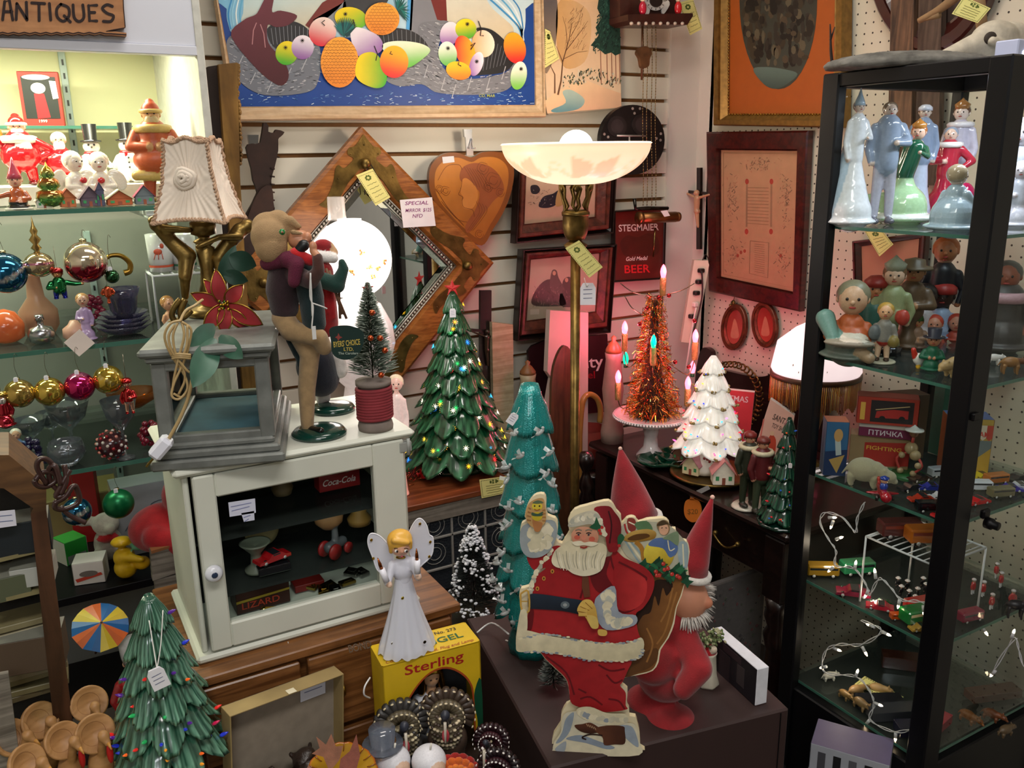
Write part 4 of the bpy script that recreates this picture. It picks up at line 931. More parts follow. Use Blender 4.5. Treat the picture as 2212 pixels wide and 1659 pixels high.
def peg(m,p,d,s,c,kind='peg'):
    """little plastic light: peg flame or starburst"""
    d=V3(d).normalized(); m.c=lin(c)
    if kind=='star':
        q=d.orthogonal().normalized(); w_=d.cross(q)
        m.ell(p+d*s*.5,s*.34,n=8)
        for k in range(8):
            a=k*pi/4; e=p+d*s*.8+(q*math.cos(a)+w_*math.sin(a))*s*1.25; m.tube([p+d*s*.2,e],[s*.17,s*.03],3)
    else:
        m.tube([p,p+d*s*.5,p+d*s*1.4,p+d*s*2.1],[s*.35,s*.5,s*.36,s*.05],7)
def brush(h,R,n,c0,c1,seed=1,z0=0,r=.0005,up=.35,tip=.5):
    random.seed(seed); m=M(); a0,a1=lin(c0),lin(c1)
    for i in range(n):
        t=random.random()**.8; a=rnd(0,2*pi); L_=R*(1-t)**.85*rnd(.82,1.08)+.003; z=z0+h*t
        d=V3((math.cos(a),math.sin(a),0)); e=d*L_+V3((0,0,z+L_*up*rnd(.6,1.4))); s_=V3((-d[1],d[0],0))*r
        b=V3((0,0,z)); w_=min(1,max(0,random.gauss(tip,.35)))
        mid=b.lerp(e,.72); cm=mixc(a0,a1,w_*.4); ct=mixc(a0,a1,w_)
        m.add([b,mid+s_,mid-s_,mid+V3((0,0,r*1.6)),e],[[0,1,3],[0,3,2],[0,2,1],[1,4,3],[3,4,2],[2,4,1]],[a0,cm,cm,cm,ct],False)
    return m
def fig(name,label,cat,loc,rz,h,robe='bb2020',top=None,rr=.2,skin='deb092',hair='6b4a2a',hat=None,hatc='b01818',legs=None,shoe='2a1a14',arms=('down','down'),hd=.085,ws=.1,lean=0,beard=None,base=None,basec='e0dcd0',mt=None,group=None,collar=None,eyes=True,vox=None,extra=None,s=None,turn=0,grin='a83a34'):
    """statuette: one moulded body, with head, hair, hat and base as parts. front is -Y"""
    mt=mt or GLOSS; top=top or robe; t=T(name,label,cat,loc,rz,group,h)
    hz=1-hd*(1.25 if not hat else 2.0 if hat in('cone','tall')else 1.45); z0=.02 if base else 0
    sh=hz-hd*1.5; wz=sh*.62; B=[]
    if legs:
        for s_ in(-1,1):
            B+=[('k',(s_*ws*.45,0,wz),(s_*ws*.6,0,.08+z0),ws*.52,ws*.36,legs),('e',(s_*ws*.62,-.035,.03+z0),(ws*.42,ws*.75,.032),shoe)]
        B.append(('k',(0,0,wz*.95),(0,0,wz*1.05),ws*.95,ws*.95,robe))
    else:
        B+=[('e',(0,0,rr*.16+z0),(rr*1.02,rr*.94,rr*.17),robe),('k',(0,0,rr*.5+z0),(0,0,max(wz*.55,rr*.6)),rr*.8,rr*.52,robe),('k',(0,0,max(wz*.5,rr*.55)),(0,0,max(wz,rr*.8)),rr*.54,ws*.78,robe)]
    lx=math.sin(math.radians(lean))*.3
    B.append(('k',(0,0,wz),(lx,0,sh-.03),ws,ws*.95,top)); B.append(('k',(lx,0,sh-.03),(lx,0,hz-hd*.5),ws*.5,ws*.38,skin))
    for s_,a in zip((-1,1),arms):
        S=(lx+s_*ws*1.05,0,sh-.045)
        e,w_={'down':((s_*ws*1.5,.0,sh-.2),(s_*ws*1.25,-.03,sh-.33)),'front':((s_*ws*1.5,-.05,sh-.17),(s_*ws*.35,-.14,sh-.17)),'up':((s_*ws*2,-.04,sh+.0),(s_*ws*1.7,-.08,sh+.16)),'out':((s_*ws*2.2,-.02,sh-.1),(s_*ws*3.2,-.06,sh-.1)),'hip':((s_*ws*2.2,.02,sh-.17),(s_*ws*1.1,-.05,sh-.26)),'reach':((s_*ws*1.6,-.12,sh-.12),(s_*ws*1.0,-.26,sh-.08))}[a]
        e=(e[0]+lx,e[1],e[2]); w_=(w_[0]+lx,w_[1],w_[2]); B+=[('k',S,e,ws*.42,ws*.36,top),('k',e,w_,ws*.36,ws*.26,top),('e',w_,(ws*.27,)*3,skin)]
    if extra:B+=extra
    M().raw(blob(B,vox or .014,2)).build('body',mt,t)
    H=V3((lx*1.2,0,hz)); hm=M(c=skin).ell(H,(hd*.88,hd*.92,hd),n=16).ell(H+V3((0,-hd*.95,-hd*.1)),hd*.15,n=7)
    for s_ in(-1,1):
        if eyes:hm.ell(H+V3((s_*hd*.33,-hd*.84,hd*.1)),hd*.1,n=6,col='1c1512')
        hm.ell(H+V3((s_*hd*.88,0,-hd*.05)),(hd*.12,hd*.16,hd*.22),n=6,col=skin)
    if grin:hm.ell(H+V3((0,-hd*.86,-hd*.42)),(hd*.22,hd*.08,hd*.07),n=7,col=grin)
    hm.build('head',mt,t)
    if hair:M(c=hair).ell(H+V3((0,hd*.22,hd*.2)),(hd*1.02,hd*.95,hd*.98),n=14).build('hair',mt,t)
    if beard:M(c=beard).raw(blob([('e',H+V3((0,-hd*.6,-hd*.75)),(hd*.75,hd*.5,hd*.85),beard),('e',H+V3((0,-hd*.9,-hd*.35)),(hd*.5,hd*.18,hd*.16),beard)],.01)).build('beard',mt,t)
    if collar:M(c=collar).tube([(lx+ws*1.0*math.cos(a),ws*.95*math.sin(a),sh+.005)for a in np.linspace(0,2*pi,13)[:-1]],ws*.3,6,True).build('collar',mt,t)
    if hat:
        q=H+V3((0,0,hd*.35)); hh=M(c=hatc)
        if hat=='santa':hh.raw(blob([('k',q+V3((0,.01,hd*.1)),q+V3((0,hd*.4,hd*.8)),hd*.95,hd*.55,hatc),('k',q+V3((0,hd*.4,hd*.8)),q+V3((hd*.4,hd*1.0,hd*.7)),hd*.5,hd*.2,hatc)],.012)); hh.tube([q+V3((hd*1.0*math.cos(a),hd*1.02*math.sin(a),0))for a in np.linspace(0,2*pi,13)[:-1]],hd*.22,6,True,col=collar or 'eee6da')
        elif hat=='top':hh.lathe([(hd*1.45,0),(hd*1.45,hd*.12),(hd*.85,hd*.16),(hd*.95,hd*1.3),(1e-5,hd*1.32)],18,c=q)
        elif hat=='brim':hh.lathe([(hd*1.6,-.1*hd),(hd*1.5,hd*.12),(hd*.95,hd*.2),(hd*.85,hd*.75),(1e-5,hd*.95)],18,c=q)
        elif hat=='cone':hh.lathe([(hd*1.02,-hd*.1),(hd*.8,hd*.6),(hd*.35,hd*1.7),(hd*.06,hd*2.8)],16,c=q)
        elif hat=='tall':hh.lathe([(hd*.95,-hd*.2),(hd*1.05,hd*.3),(hd*1.1,hd*1.4),(hd*.7,hd*1.75),(1e-5,hd*1.8)],16,c=q)
        elif hat=='cap':hh.lathe([(hd*1.08,-hd*.1),(hd*1.05,hd*.4),(hd*.6,hd*.8),(1e-5,hd*.88)],16,c=q)
        elif hat=='crown':hh.lathe([(hd*.8,0),(hd*.95,hd*.7),(hd*.3,hd*1.2),(1e-5,hd*1.5)],10,c=q)
        hh.build('hat',mt,t)
    if base:M(c=basec).lathe([(base,0),(base*1.02,.015),(base*.95,.028),(1e-5,.03)],22).build('base',mt,t)
    return t
def on(px,py,z):p=hit(px,py,z=z); return V3((p[0],p[1],z+.0006))
def hgt(p,py):return ztop(p,py)
def hangtag(c,parent,w_,off=(0,0,0),col='e9e9ef',string=None,name='price_tag',yaw=None,tilt=0):
    """small white scalloped tag with written lines and a cotton loop, facing the aisle"""
    c=V3(c); a=face(c)if yaw is None else yaw; mt_=tr(*c)@Matrix.Rotation(a,4,'Z')@rot(0,tilt,0); m=M(off,col); h=w_*1.45
    o=[(-.5,-.72),(.5,-.72),(.5,.4),(.32,.72),(-.32,.72),(-.5,.4)]
    f=[mt_@V3((x*w_,-.0004,y*w_))for x,y in o]; b=[mt_@V3((x*w_,.0004,y*w_))for x,y in o]; k=6
    m.add(f+b,[list(range(k)),list(range(2*k-1,k-1,-1))]+[[i,k+i,k+(i+1)%k,(i+1)%k]for i in range(k)],None,False)
    m.c=lin('6a7290')
    for i in range(3):
        y=.25-i*.28; m.add([mt_@V3((x*w_,-.0008,(y+dy)*w_))for x,dy in((-.3,0),(.28,.03),(.28,.07),(-.3,.05))],[[0,1,2,3]],None,False)
    if string:m.tube(spl([c+V3((0,0,w_*.6)),(c+V3(string))*.5+V3((0,-.002,0)),V3(string)],4,False),w_*.035,5,col='dcdcd6')
    return m.build(name,PAPER,parent)
def bauble(name,label,p,r,c1,c2=None,cap='b9b08a',hook=.03,group=None,mt=None,pat=None,tagp=False,cat='ornament',sq=1):
    t=T(name,label,cat,p,0,group); k=20; pr=[(max(r*math.sin(pi*i/k),1e-6),-r*sq*math.cos(pi*i/k))for i in range(k+1)]
    n=36; vs=[]; cs=[]; a,b=lin(c1),lin(c2 or c1)
    for i,(q,z)in enumerate(pr):
        for j in range(n):
            an=2*pi*j/n; vs.append((q*math.cos(an),q*math.sin(an),z)); cs.append(mixc(a,b,pat(an,z/r)if pat else 0))
    M().add(vs,[[i*n+j,i*n+(j+1)%n,(i+1)*n+(j+1)%n,(i+1)*n+j]for i in range(k)for j in range(n)],cs).build('ball',mt or FOIL,t)
    M(c=cap).lathe([(r*.17,r*sq*.97),(r*.17,r*sq*1.12),(r*.05,r*sq*1.16)],12).build('cap',METAL,t)
    M(c='8a8578').tube(spl([(0,0,r*sq*1.12),(.002,0,r*sq*1.2),(-.001,0,r*sq+hook*.5),(.002,0,r*sq+hook),(.006,.002,r*sq+hook-.004)],4,False),.0004,4).build('hook',METAL,t)
    if tagp:hangtag(p+V3((-.002,-r*.35,r*1.05)),t,.007,p)
    return t
def house(name,label,loc,rz,w_,d,h,wall,roof,cat='ornament',group=None,rh=.6,trim='3c8f58'):
    t=T(name,label,cat,loc,rz,group); M(c=wall).box((0,0,h/2),(w_,d,h),.001).add([(-w_/2,-d/2,h),(w_/2,-d/2,h),(0,-d/2,h+w_*rh),(-w_/2,d/2,h),(w_/2,d/2,h),(0,d/2,h+w_*rh)],[[0,1,2],[5,4,3]],None,False).build('walls',MATTE,t)
    r_=M(c=roof); e=.08*w_
    for s_ in(-1,1):
        a=V3((0,0,h+w_*rh)); b=V3((s_*(w_/2+e),0,h-e*rh*2)); u=V3((0,d/2+e,0)); v=V3((0,0,w_*.05))
        r_.add([a-u,b-u,b+u,a+u,a-u+v,b-u+v,b+u+v,a+u+v],[[0,1,2,3],[7,6,5,4],[0,4,5,1],[1,5,6,2],[2,6,7,3]],None,False)
    r_.build('roof',MATTE,t)
    M(c=trim).box((0,-d/2,h*.3),(w_*.16,.001,h*.6),0,col='8a4a36').build('door',MATTE,t)
    for x in(-.3,.3):M(c=trim).box((x*w_,-d/2,h*.55),(w_*.16,.001,h*.35),0,col=trim).build('window',MATTE,t)
    return t
def car(label,loc,rz,L_,c,c2='1c2126',kind='car',group='toy cars on the curio shelves',name='toy_car'):
    t=T(name,label,'toy car',loc,rz,group); w_=L_*.42; h=L_*(.28 if kind=='car' else .42)
    if kind=='car':
        body=[(-.5,.1),(-.48,.19),(-.2,.22),(-.1,.33),(.2,.34),(.34,.22),(.5,.19),(.5,.09)]
        m=M(c=c); P=[(x*L_,z*L_*.9)for x,z in body]; k=len(P)
        m.add([(x,-w_/2,z)for x,z in P]+[(x,w_/2,z)for x,z in P],[list(range(k))[::-1],list(range(k,2*k))]+[[i,(i+1)%k,k+(i+1)%k,k+i]for i in range(k)],None,False)
        m.build('body',GLOSS,t)
        M(c=c2).box((.055*L_,0,.27*L_),(.26*L_,w_*1.01,.075*L_),.001).build('windows',GLOSS,t)
    else:
        M(c=c).box((0,0,L_*.27),(L_,w_,L_*.36),L_*.04).build('body',GLOSS,t)
        M(c=c2).box((0,0,L_*.34),(L_*.9,w_*1.01,L_*.1),.001).build('windows',GLOSS,t)
    for x in(-.3,.3):
        for y in(-1,1):M(c='17161a').lathe([(L_*.1,0),(L_*.1,L_*.06)],14,mt=rot(90,0,0),c=(x*L_,y*w_*.42+L_*.03,L_*.1)).lathe([(L_*.05,0),(L_*.05,L_*.07)],10,mt=rot(90,0,0),c=(x*L_,y*w_*.42+L_*.035,L_*.1),col='b8b8b8').build('wheel',GLOSS,t)
    return t
def cbox(name,label,cat,loc,rz,w_,d,h,c,cs=None,ct=None,group=None,art=None,mt=None):
    """printed carton: front (-Y) at the location; art(m, F) draws on the front, F(u,v) with u 0..1, v 0..1 up"""
    t=T(name,label,cat,loc,rz,group); m=M(c=c); e=.0006
    m.box((0,d/2,h/2),(w_,d,h),.0008)
    if cs:m.c=lin(cs); m.add([(-w_/2-e,0,0),(-w_/2-e,d,0),(-w_/2-e,d,h),(-w_/2-e,0,h),(w_/2+e,0,0),(w_/2+e,d,0),(w_/2+e,d,h),(w_/2+e,0,h)],[[3,2,1,0],[4,5,6,7]],None,False)
    if ct:m.c=lin(ct); m.add([(-w_/2,0,h+e),(w_/2,0,h+e),(w_/2,d,h+e),(-w_/2,d,h+e)],[[0,1,2,3]],None,False)
    m.build('carton',mt or PRINT,t)
    if art:
        class FP_:
            n=V3((0,-1,0))
            def w(s,u,v,dd=0):return V3(((u-.5)*w_,-e-dd,(1-v)*h))
        a=M(); art(a,FP_()); a.build('printing',PRINT,t)
    return t
# torchiere floor lamp
TP=hit(1243,600,y=1.78); TP=V3((TP[0],TP[1],0)); tl=T('floor_lamp','tall brass torchiere lamp with lit etched glass bowl','floor lamp',TP)
zz=lambda py:ztop(TP,py); k_=dep(TP+V3((0,0,1.5)))/F
zr,zb_,z1,z2,z3=zz(313),zz(398),zz(455),zz(517),zz(548)
pr=[]; n=120
for i in range(23):
    a=i/22; pr.append((k_*(32+126*math.sin(a*pi/2)**.95),zb_+(zr-zb_)*(1-math.cos(a*pi/2))**.85))
pr.append((k_*161,zr+.002)); inner=[(r-.004,z+.003)for r,z in pr[::-1]]
def bowlc(a,i):
    t=i/22; base=mixc(lin('fff0cc'),lin('f0c8a4'),t**1.5)
    u=(a*5/(2*pi))%1-.5; v=t-.55
    wing=abs(u)<.26 and abs(v)<.2*(abs(u)/.26)**.5+.03 and abs(u)>.015
    scr=abs(v-.14*math.sin(a*15+1))<.03 or abs(v+.1-.1*math.cos(a*10))<.022
    return mixc(base,lin('dd9f78'),.55 if wing else .35 if scr else 0)
vs=[]; cs=[]; m=M()
for i,(r,z)in enumerate(pr+inner):
    for j in range(n):
        a=2*pi*j/n; vs.append((r*math.cos(a),r*math.sin(a),z)); cs.append(bowlc(a,i)if i<23 else lin('fff2dc'))
N_=len(pr+inner); m.add(vs,[[i*n+j,i*n+(j+1)%n,(i+1)*n+(j+1)%n,(i+1)*n+j]for i in range(N_-1)for j in range(n)]+[[j for j in range(n)][::-1]],cs)
m.build('glass_bowl',mat('etched lit glass',rough=.3,emit='attr',es=.78,noise=(18,.1)),tl)
M(c='fff2e0').ell((0,0,zr-.006),(k_*37,k_*37,k_*36),n=20).build('bulb',mat('lit bulb','fff6ea',emit='fff0e0',es=9),tl)
cr=M()
for j in range(6):
    a=j*pi/3
    for s_ in(-1,1):cr.tube([(k_*q*math.cos(a+s_*o),k_*q*math.sin(a+s_*o),z)for q,o,z in((27,.0,z1),(25,.28,z1+.012),(31,.12,(z1+zb_)/2),(35,.26,zb_-.01),(38,.06,zb_+.002))],.0035,5)
    cr.ell((k_*33*math.cos(a),k_*33*math.sin(a),zb_-.006),(.008,.008,.012),n=8)
cr.lathe([(k_*36,zb_-.002),(k_*38,zb_+.003),(k_*30,zb_+.006)],28).lathe([(k_*30,z1-.012),(k_*31,z1-.004),(k_*27,z1+.002)],28)
cr.build('pierced_crown',BRASSD,tl)
M().lathe([(k_*10,z2-.002),(k_*20,z2),(k_*25,z2+.012),(k_*29,(z1+z2)/2),(k_*28,z1-.012),(k_*31,z1-.008)],32).build('socket_cup',BRASSD,tl)
cf=M().lathe([(k_*13,z3),(k_*19,z3+.012),(k_*24,z3+.022),(k_*15,z2-.006),(k_*10,z2)],24,f=lambda a,t:1+.12*abs(math.sin(4*a)))
cf.build('leaf_collar',BRASSD,tl)
M().lathe([(k_*11,.03),(k_*11,z3)],20).build('pole',BRASSD,tl)
M().lathe([(.14,0),(.14,.012),(.09,.03),(.03,.045),(.02,.08)],36).build('base',BRASSD,tl)
up_=upright(TP,0); P0=hit(1262,560,y=1.74)
pt=PL(P0,up_.n); cardtag(pt,[(1221,536),(1251,519),(1302,577),(1273,600)],TP,.0,tl)
hangtag(hit(1270,635,y=1.75),tl,k_*34,TP,string=hit(1262,600,y=1.75))
# GWTW globe lamp
GB=V3((*hit(740,700,y=1.78)[:2],.7405)); gl_=T('globe_lamp','old parlour lamp with glowing white globe painted with orange sprigs','table lamp',V3((hit(745,560,y=2.0)[0]-.02,1.99,.7405)))
GB=gl_.location.copy(); kk=dep(GB+V3((0,0,.6)))/F; gc=ztop(GB,562); gr=kk*86
dx=hit(760,560,y=1.99)[0]-GB[0]
gm=M(c='ffffff').lathe([(.03,gc-gr*.93)]+[(gr*math.sin(a),gc-gr*math.cos(a))for a in np.linspace(.38,2.85,26)]+[(gr*.3,gc+gr*1.0)],48,c=(dx,0,0))
gm.build('globe',mat('lit opal glass','fff9f2',rough=.2,emit='fff4ea',es=1.9),gl_)
sp_=M(c='c8702a'); random.seed(8)
for(px,py)in((778,548),(790,572),(808,578),(828,566),(800,592),(760,585)):
    c=hit(px,py,y=1.99-gr*.8)-GB; v=(c-V3((dx,0,gc))).normalized()
    for k in range(7):q=(v+V3((rnd(-.07,.07),0,rnd(-.05,.05)))).normalized(); sp_.ell(V3((dx,0,gc))+q*gr*1.004,.0028,n=6,col=random.choice(['c8702a','b05a20','8a7a3a','d9903a']))
sp_.build('painted_sprigs',SATIN,gl_)
M(c='f0ece8').lathe([(.023,gc+gr*.98),(.021,gc+gr*1.1),(.02,gc+gr*1.55)],28,c=(dx-.03,0,0),cap=False).build('chimney',glass('frosted chimney','ffffff',.3,.2,.3,'fff6ee'),gl_)
M(c='e8e2e2').lathe([(.03,gc-gr*1.0),(.06,gc-gr*1.15),(.085,gc-gr*1.7),(.09,gc-gr*2.2),(.07,gc-gr*2.9),(.035,gc-gr*3.3),(.04,gc-gr*3.6),(.07,.04),(.075,0)][::-1],40,c=(dx,0,0),f=lambda a,t:1+.05*abs(math.sin(5*a))).build('font',mat('milk glass font','eee8ea',rough=.15,emit='ffe8dc',es=.22,coat=.5),gl_)
BB=M().lathe([(.09,-.0),(.09,.012),(.06,.03)],30,c=(dx,0,0)); BB.build('brass_foot',BRASS,gl_)
light('globe_lamp_light','POINT',gl_.location+V3((dx,-gr-.03,gc)),1.2,(1,.93,.85),.05)
# ceramic trees
def tree_thing(label,base_px,z,top_py,R_px,tiers,lobes,c0,c1,standh,standr,standc,nb,cols,bk='peg',bs=.006,seed=1,droop=.05,amp=.28,yaw=0,ridge=.02,inner=.62,topf=.06,pw=.95,mt=None,p=None,rs=14,es=None):
    p=p if p is not None else on(*base_px,z); h=hgt(p,top_py); k=dep(p)/F; t=T('ceramic_tree',label,'christmas tree',p,yaw)
    m,lip,prof=ctree(h*(1-standh),R_px*k,tiers,lobes,c0,c1,seed,amp,droop,ridge,inner,h*standh,rs,top=topf,pw=pw)
    m.build('boughs',mt or GLOSS,t)
    M(c=standc).lathe([(standr*k,0),(standr*k*1.05,h*standh*.2),(standr*k*.9,h*standh*.45),(standr*k*.6,h*standh*.7),(standr*k*.62,h*standh*1.25)],40,f=lambda a,q:1+.04*math.sin(9*a+q*4)).build('stand',GLOSS,t)
    random.seed(seed+5); face_a=math.atan2(-p[1],-p[0])-yaw; i=0
    while i<nb:
        tr_=random.random(); tk=int(tiers*(1-(1-tr_)**.5))if nb>8 else i%tiers
        tk=min(tk,tiers-1); a=face_a+rnd(-1.75,1.75); q=lip(tk,a,rnd(.05,.5)); c=random.choice(cols)
        r2=V3((math.cos(a),math.sin(a),.45)); o=M(); s_=bs*rnd(.85,1.15)
        q=V3((q[0]*.93,q[1]*.93,q[2])); peg(o,q,r2,s_,c,bk); o.build('bulb',BULBM if es is None else es,t); i+=1
    return t,h,k
RGB5=['e8252c','2b7de0','f2b21f','26b05a','f07030','f4e9dc','1d2fb8','e8c03a']
LIT=mat('lit plastic bulb',rough=.15,emit='attr',es=1.6)
t1,h1,k1=tree_thing('large green ceramic tree with lit starburst bulbs on the orange brown sideboard',(990,1010),tz,632,112,9,11,'0a3a22','4f9a6a',.09,60,'0b3a26',74,['e8252c','2b7de0','f2b21f','26b05a','f2a03a','fbe9d2','39b5e8','e8c03a'],'star',.0062,3,.07,.26,es=LIT)
st5=M(c='c4252a'); hs=h1
P5=[V3((math.sin(i*pi/5)*(.024 if i%2==0 else .01),0,hs+.012+math.cos(i*pi/5)*(.024 if i%2==0 else .01)))for i in range(10)]
c5_=V3((0,0,hs+.012)); st5.add(P5+[c5_+V3((0,-.008,0)),c5_+V3((0,.008,0))],[[i,(i+1)%10,10]for i in range(10)]+[[(i+1)%10,i,11]for i in range(10)],None,False)
s5=st5.build('star_topper',mat('red glitter star','a8262a',rough=.3,emit='c0302a',es=.25,flake=(400,.6)),t1); s5.rotation_euler=(0,0,face(t1.location))
hangtag(hit(978,676,y=1.96),t1,.016,t1.location)
t2,h2,k2=tree_thing('dark green glossy ceramic tree with a white price tag, beside the wooden turkeys',(370,1648),NZ,1290,112,6,9,'0c3d2c','86bfa2',.13,66,'10262a',34,['1f2fb0','d2231f','1f9a50','e8601f','4a1a7a','2a5ad8','b81f4a','d98a1f'],'peg',.0052,11,.09,.34,ridge=.035,rs=17,inner=.6,topf=.13,pw=.85)
hangtag(hit(342,1466,y=t2.location[1]-.06),t2,.021,t2.location,string=hit(322,1340,y=t2.location[1]-.025),tilt=-14)
hangtag(hit(342,1466,y=t2.location[1]-.06)+V3((0,.002,0)),t2,.021,t2.location,string=hit(352,1318,y=t2.location[1]-.025),tilt=-14).name='tag_string'
TEAL=mat('teal glitter glaze','0a8482',rough=.2,metal=.3,coat=.6,flake=(500,.35),noise=(12,.3))
t3,h3,k3=tree_thing('tall slim teal glitter tree lamp clipped with clear plastic doves',(1150,1400),pz,838,74,6,6,'ffffff','ffffff',.17,50,'0a5a56',0,[],seed=21,droop=.045,amp=.22,ridge=.03,inner=.8,topf=.3,pw=.6,mt=TEAL)
for c_ in t3.children:
    if c_.name.startswith('stand'):c_.data.materials[0]=TEAL
DOVE=glass('clear acrylic','f2f6f6',.5,.1,.35,'e6ecec'); random.seed(31)
for(px,py)in((1110,915),(1165,912),(1124,962),(1186,955),(1093,985),(1096,1012),(1178,1000),(1188,1020),(1120,1058),(1098,1070),(1188,1075),(1090,1112),(1100,1105),(1205,1135),(1086,1165),(1075,1185),(1096,1200),(1066,1222),(1080,1240),(1120,1240),(1085,1265),(1092,1290),(1110,1310),(1155,1100)):
    d=hv(px,py,t3.location,.055)-t3.location; k=k3*11; a=rnd(-.8,.8)
    o=M(c='e8eeee'); q=Matrix.Rotation(face(t3.location)+a,4,'Z')@rot(rnd(-20,20),rnd(-40,40),0); mtx=tr(*d)@q
    o.T=mtx; o.ell((0,0,0),(k*.95,k*.35,k*.42),n=9).ell((k*.9,0,k*.35),k*.3,n=7)
    for s_ in(-1,1):o.add([(-k*.2,0,k*.1),(k*.5,0,k*.2),(k*.1,s_*k*1.0,k*1.15),(-k*.6,s_*k*.8,k*.9),(-k*.1,s_*.0006,k*.15),(k*.4,s_*.0006,k*.2),(k*.1,s_*k*1.02,k*1.1)],[[0,1,2,3],[4,6,5]],None,False)
    o.add([(-k*.7,0,0),(-k*1.7,k*.4,k*.1),(-k*1.8,0,k*.15),(-k*1.7,-k*.4,k*.1)],[[0,1,2],[0,2,3]],None,False)
    o.build('dove_clip',DOVE,t3)
M(c='e4e6e4').tube([V3((k3*22*math.cos(a),k3*20*math.sin(a),h3*.955-.004))for a in np.linspace(0,2*pi,17)[:-1]],.0016,5,True).build('string_loop',PAPER,t3)
hangtag(hv(1108,893,t3.location,.03),t3,.014,t3.location,string=hv(1122,868,t3.location,.03),tilt=35)
M(c='d8dad8').tube(spl([hv(1100,1330,t3.location,.06)-t3.location,hit(1062,1346,z=pz+.02)-t3.location,hit(1030,1367,z=pz+.004)-t3.location],5,False),.0018,5).build('cord',PLAST,t3)
# white lit tree among the little houses
TRY=on(1535,1030,dzz); kt=dep(TRY)/F
tray=T('oval_tray','footed dark metal tray carrying the white tree and card houses','tray',TRY)
M(c='3a3226').lathe([(.0001,.014),(kt*78,.014),(kt*86,.018),(kt*88,.012),(kt*80,.008),(kt*76,.001)],48,f=lambda a,q:1).build('plate',BRASSD,tray)
for j in range(6):M().ell((kt*70*math.cos(j*pi/3+.3),kt*70*math.sin(j*pi/3+.3),.006),(.012,.012,.006)).build('foot',BRASSD,tray)
wt,hw,kw=tree_thing('white ceramic tree with gold tipped boughs and coloured lights on the desk',None,0,772,74,6,8,'f3efe6','d8d2c2',.22,44,'efe9de',44,['e8257c','19b8c8','d81f2c','1f35c8','f07fc8','28b0e0','f2c02f','e0559a'],'peg',.0042,41,.05,.22,ridge=.012,topf=.12,pw=.85,p=TRY+V3((0,.01,.0182)),mt=mat('lit white ceramic',rough=.2,emit='attr',es=.25,coat=.4),es=LIT)
gt=M(c='a08a5a')
m_,lip_,_=ctree(hw*.78,74*kw,6,8,'ffffff','ffffff',41,.22,.05,.012,.62,hw*.22,14,top=.12,pw=.85)
random.seed(12); fa=math.atan2(-TRY[1],-TRY[0])
for k in range(6):
    lb=max(4,round(8*(1-.45*k/6))); ph=_[k*8+2][3]
    for j in range(lb):
        a=(j*2*pi-2*ph)/lb; q=lip_(k,a,.04)
        for i in range(7):gt.ell(q+V3((rnd(-.006,.006),rnd(-.006,.006),rnd(-.003,.003))),rnd(.0025,.0045),n=6)
stuff(gt.build('gold_tips',mat('gold lustre','a8935e',rough=.4,metal=.5,bump=(300,.6)),wt))
hl=M(c='8a2a2a')
for j in range(5):
    a=fa+rnd(-.9,.9); hl.ell((kw*44*math.cos(a),kw*44*math.sin(a),hw*rnd(.06,.16)),(.004,.004,.004),n=6)
hl.build('painted_holly',GLOSS,wt)
for lab,px,py,w_,wl_,rf,ex in(('card house with pink roof and green shutters in front of the white tree',1560,1042,36,'ece4d0','d88a88',10),('cream card house with mottled pink roof beside the green shuttered one',1497,1022,30,'dccfa6','c88890',-25),('small card house with pink speckled roof at the left end of the tray',1472,994,24,'6d4a34','c0828a',-35),('brown card house peeping behind the left boughs of the white tree',1490,975,20,'5c3a28','7a3f30',0)):
    q=on(px,py,dzz+.0185); kq=dep(q)/F; house('card_house',lab,q,face(q,ex),w_*kq*1.25,w_*kq,w_*kq*.75,wl_,rf,group='card houses round the white tree',cat='card house')
# dark green tree at the end of the desk
t5,h5,k5=tree_thing('dark green glazed tree with a snowman at its foot, beside the curio cabinet',(1690,1130),dzz,905,52,7,7,'08281f','2f6a4c',.08,52,'0a2a20',22,['c8202a','1f4fa8','d8562a','2a9a8a'],'peg',.0042,51,.04,.2,ridge=.01,topf=.12)
hangtag(hv(1708,990,t5.location,.05),t5,.008,t5.location,string=hv(1703,930,t5.location,.05))
# bottle-brush trees
def brush_tree(name,label,p,top_py,Rpx,n,c0,c1,tip,z0f=.12,r=.0005,seed=1):
    h=hgt(p,top_py); k=dep(p)/F; t=T(name,label,'christmas tree',p)
    brush(h*(1-z0f),Rpx*k,n,c0,c1,seed,h*z0f,r,tip=tip).build('bristles',MATTE,t)
    M(c='4a4a40').tube([(0,0,h*.02),(0,0,h*.99)],.0012).build('wire_trunk',METAL,t)
    return t,h,k
sp=V3((*hit(812,925,z=1.1905)[:2],1.1905))
bt,hb,kb=brush_tree('bottle_brush_tree','frosted bottle brush tree on a red thread spool with star top',sp,612,55,2600,'1d3b22','dfe8da',.55,.36,.0007,4)
M(c='82766e').lathe([(kb*37,0),(kb*38,.006),(kb*36,.012),(kb*33,.016)],30).lathe([(kb*32,.015),(kb*32,hb*.31),(kb*38,hb*.315),(kb*38,hb*.345),(kb*10,hb*.36)],30).build('spool',MATTE,bt)
rp2=M(c='8a2c34')
rp2.tube([(kb*35.5*math.cos(a),kb*35.5*math.sin(a),.0175+(hb*.3-.019)*a/(2*pi*11))for a in np.linspace(0,2*pi*11,11*28)],.0034,6)
rp2.build('red_cord',MATTE,bt)
so=M(c='9a3a26')
P5=[V3((math.sin(i*pi/5)*(.011 if i%2==0 else .0045),0,hb-.008+math.cos(i*pi/5)*(.011 if i%2==0 else .0045)))for i in range(10)]
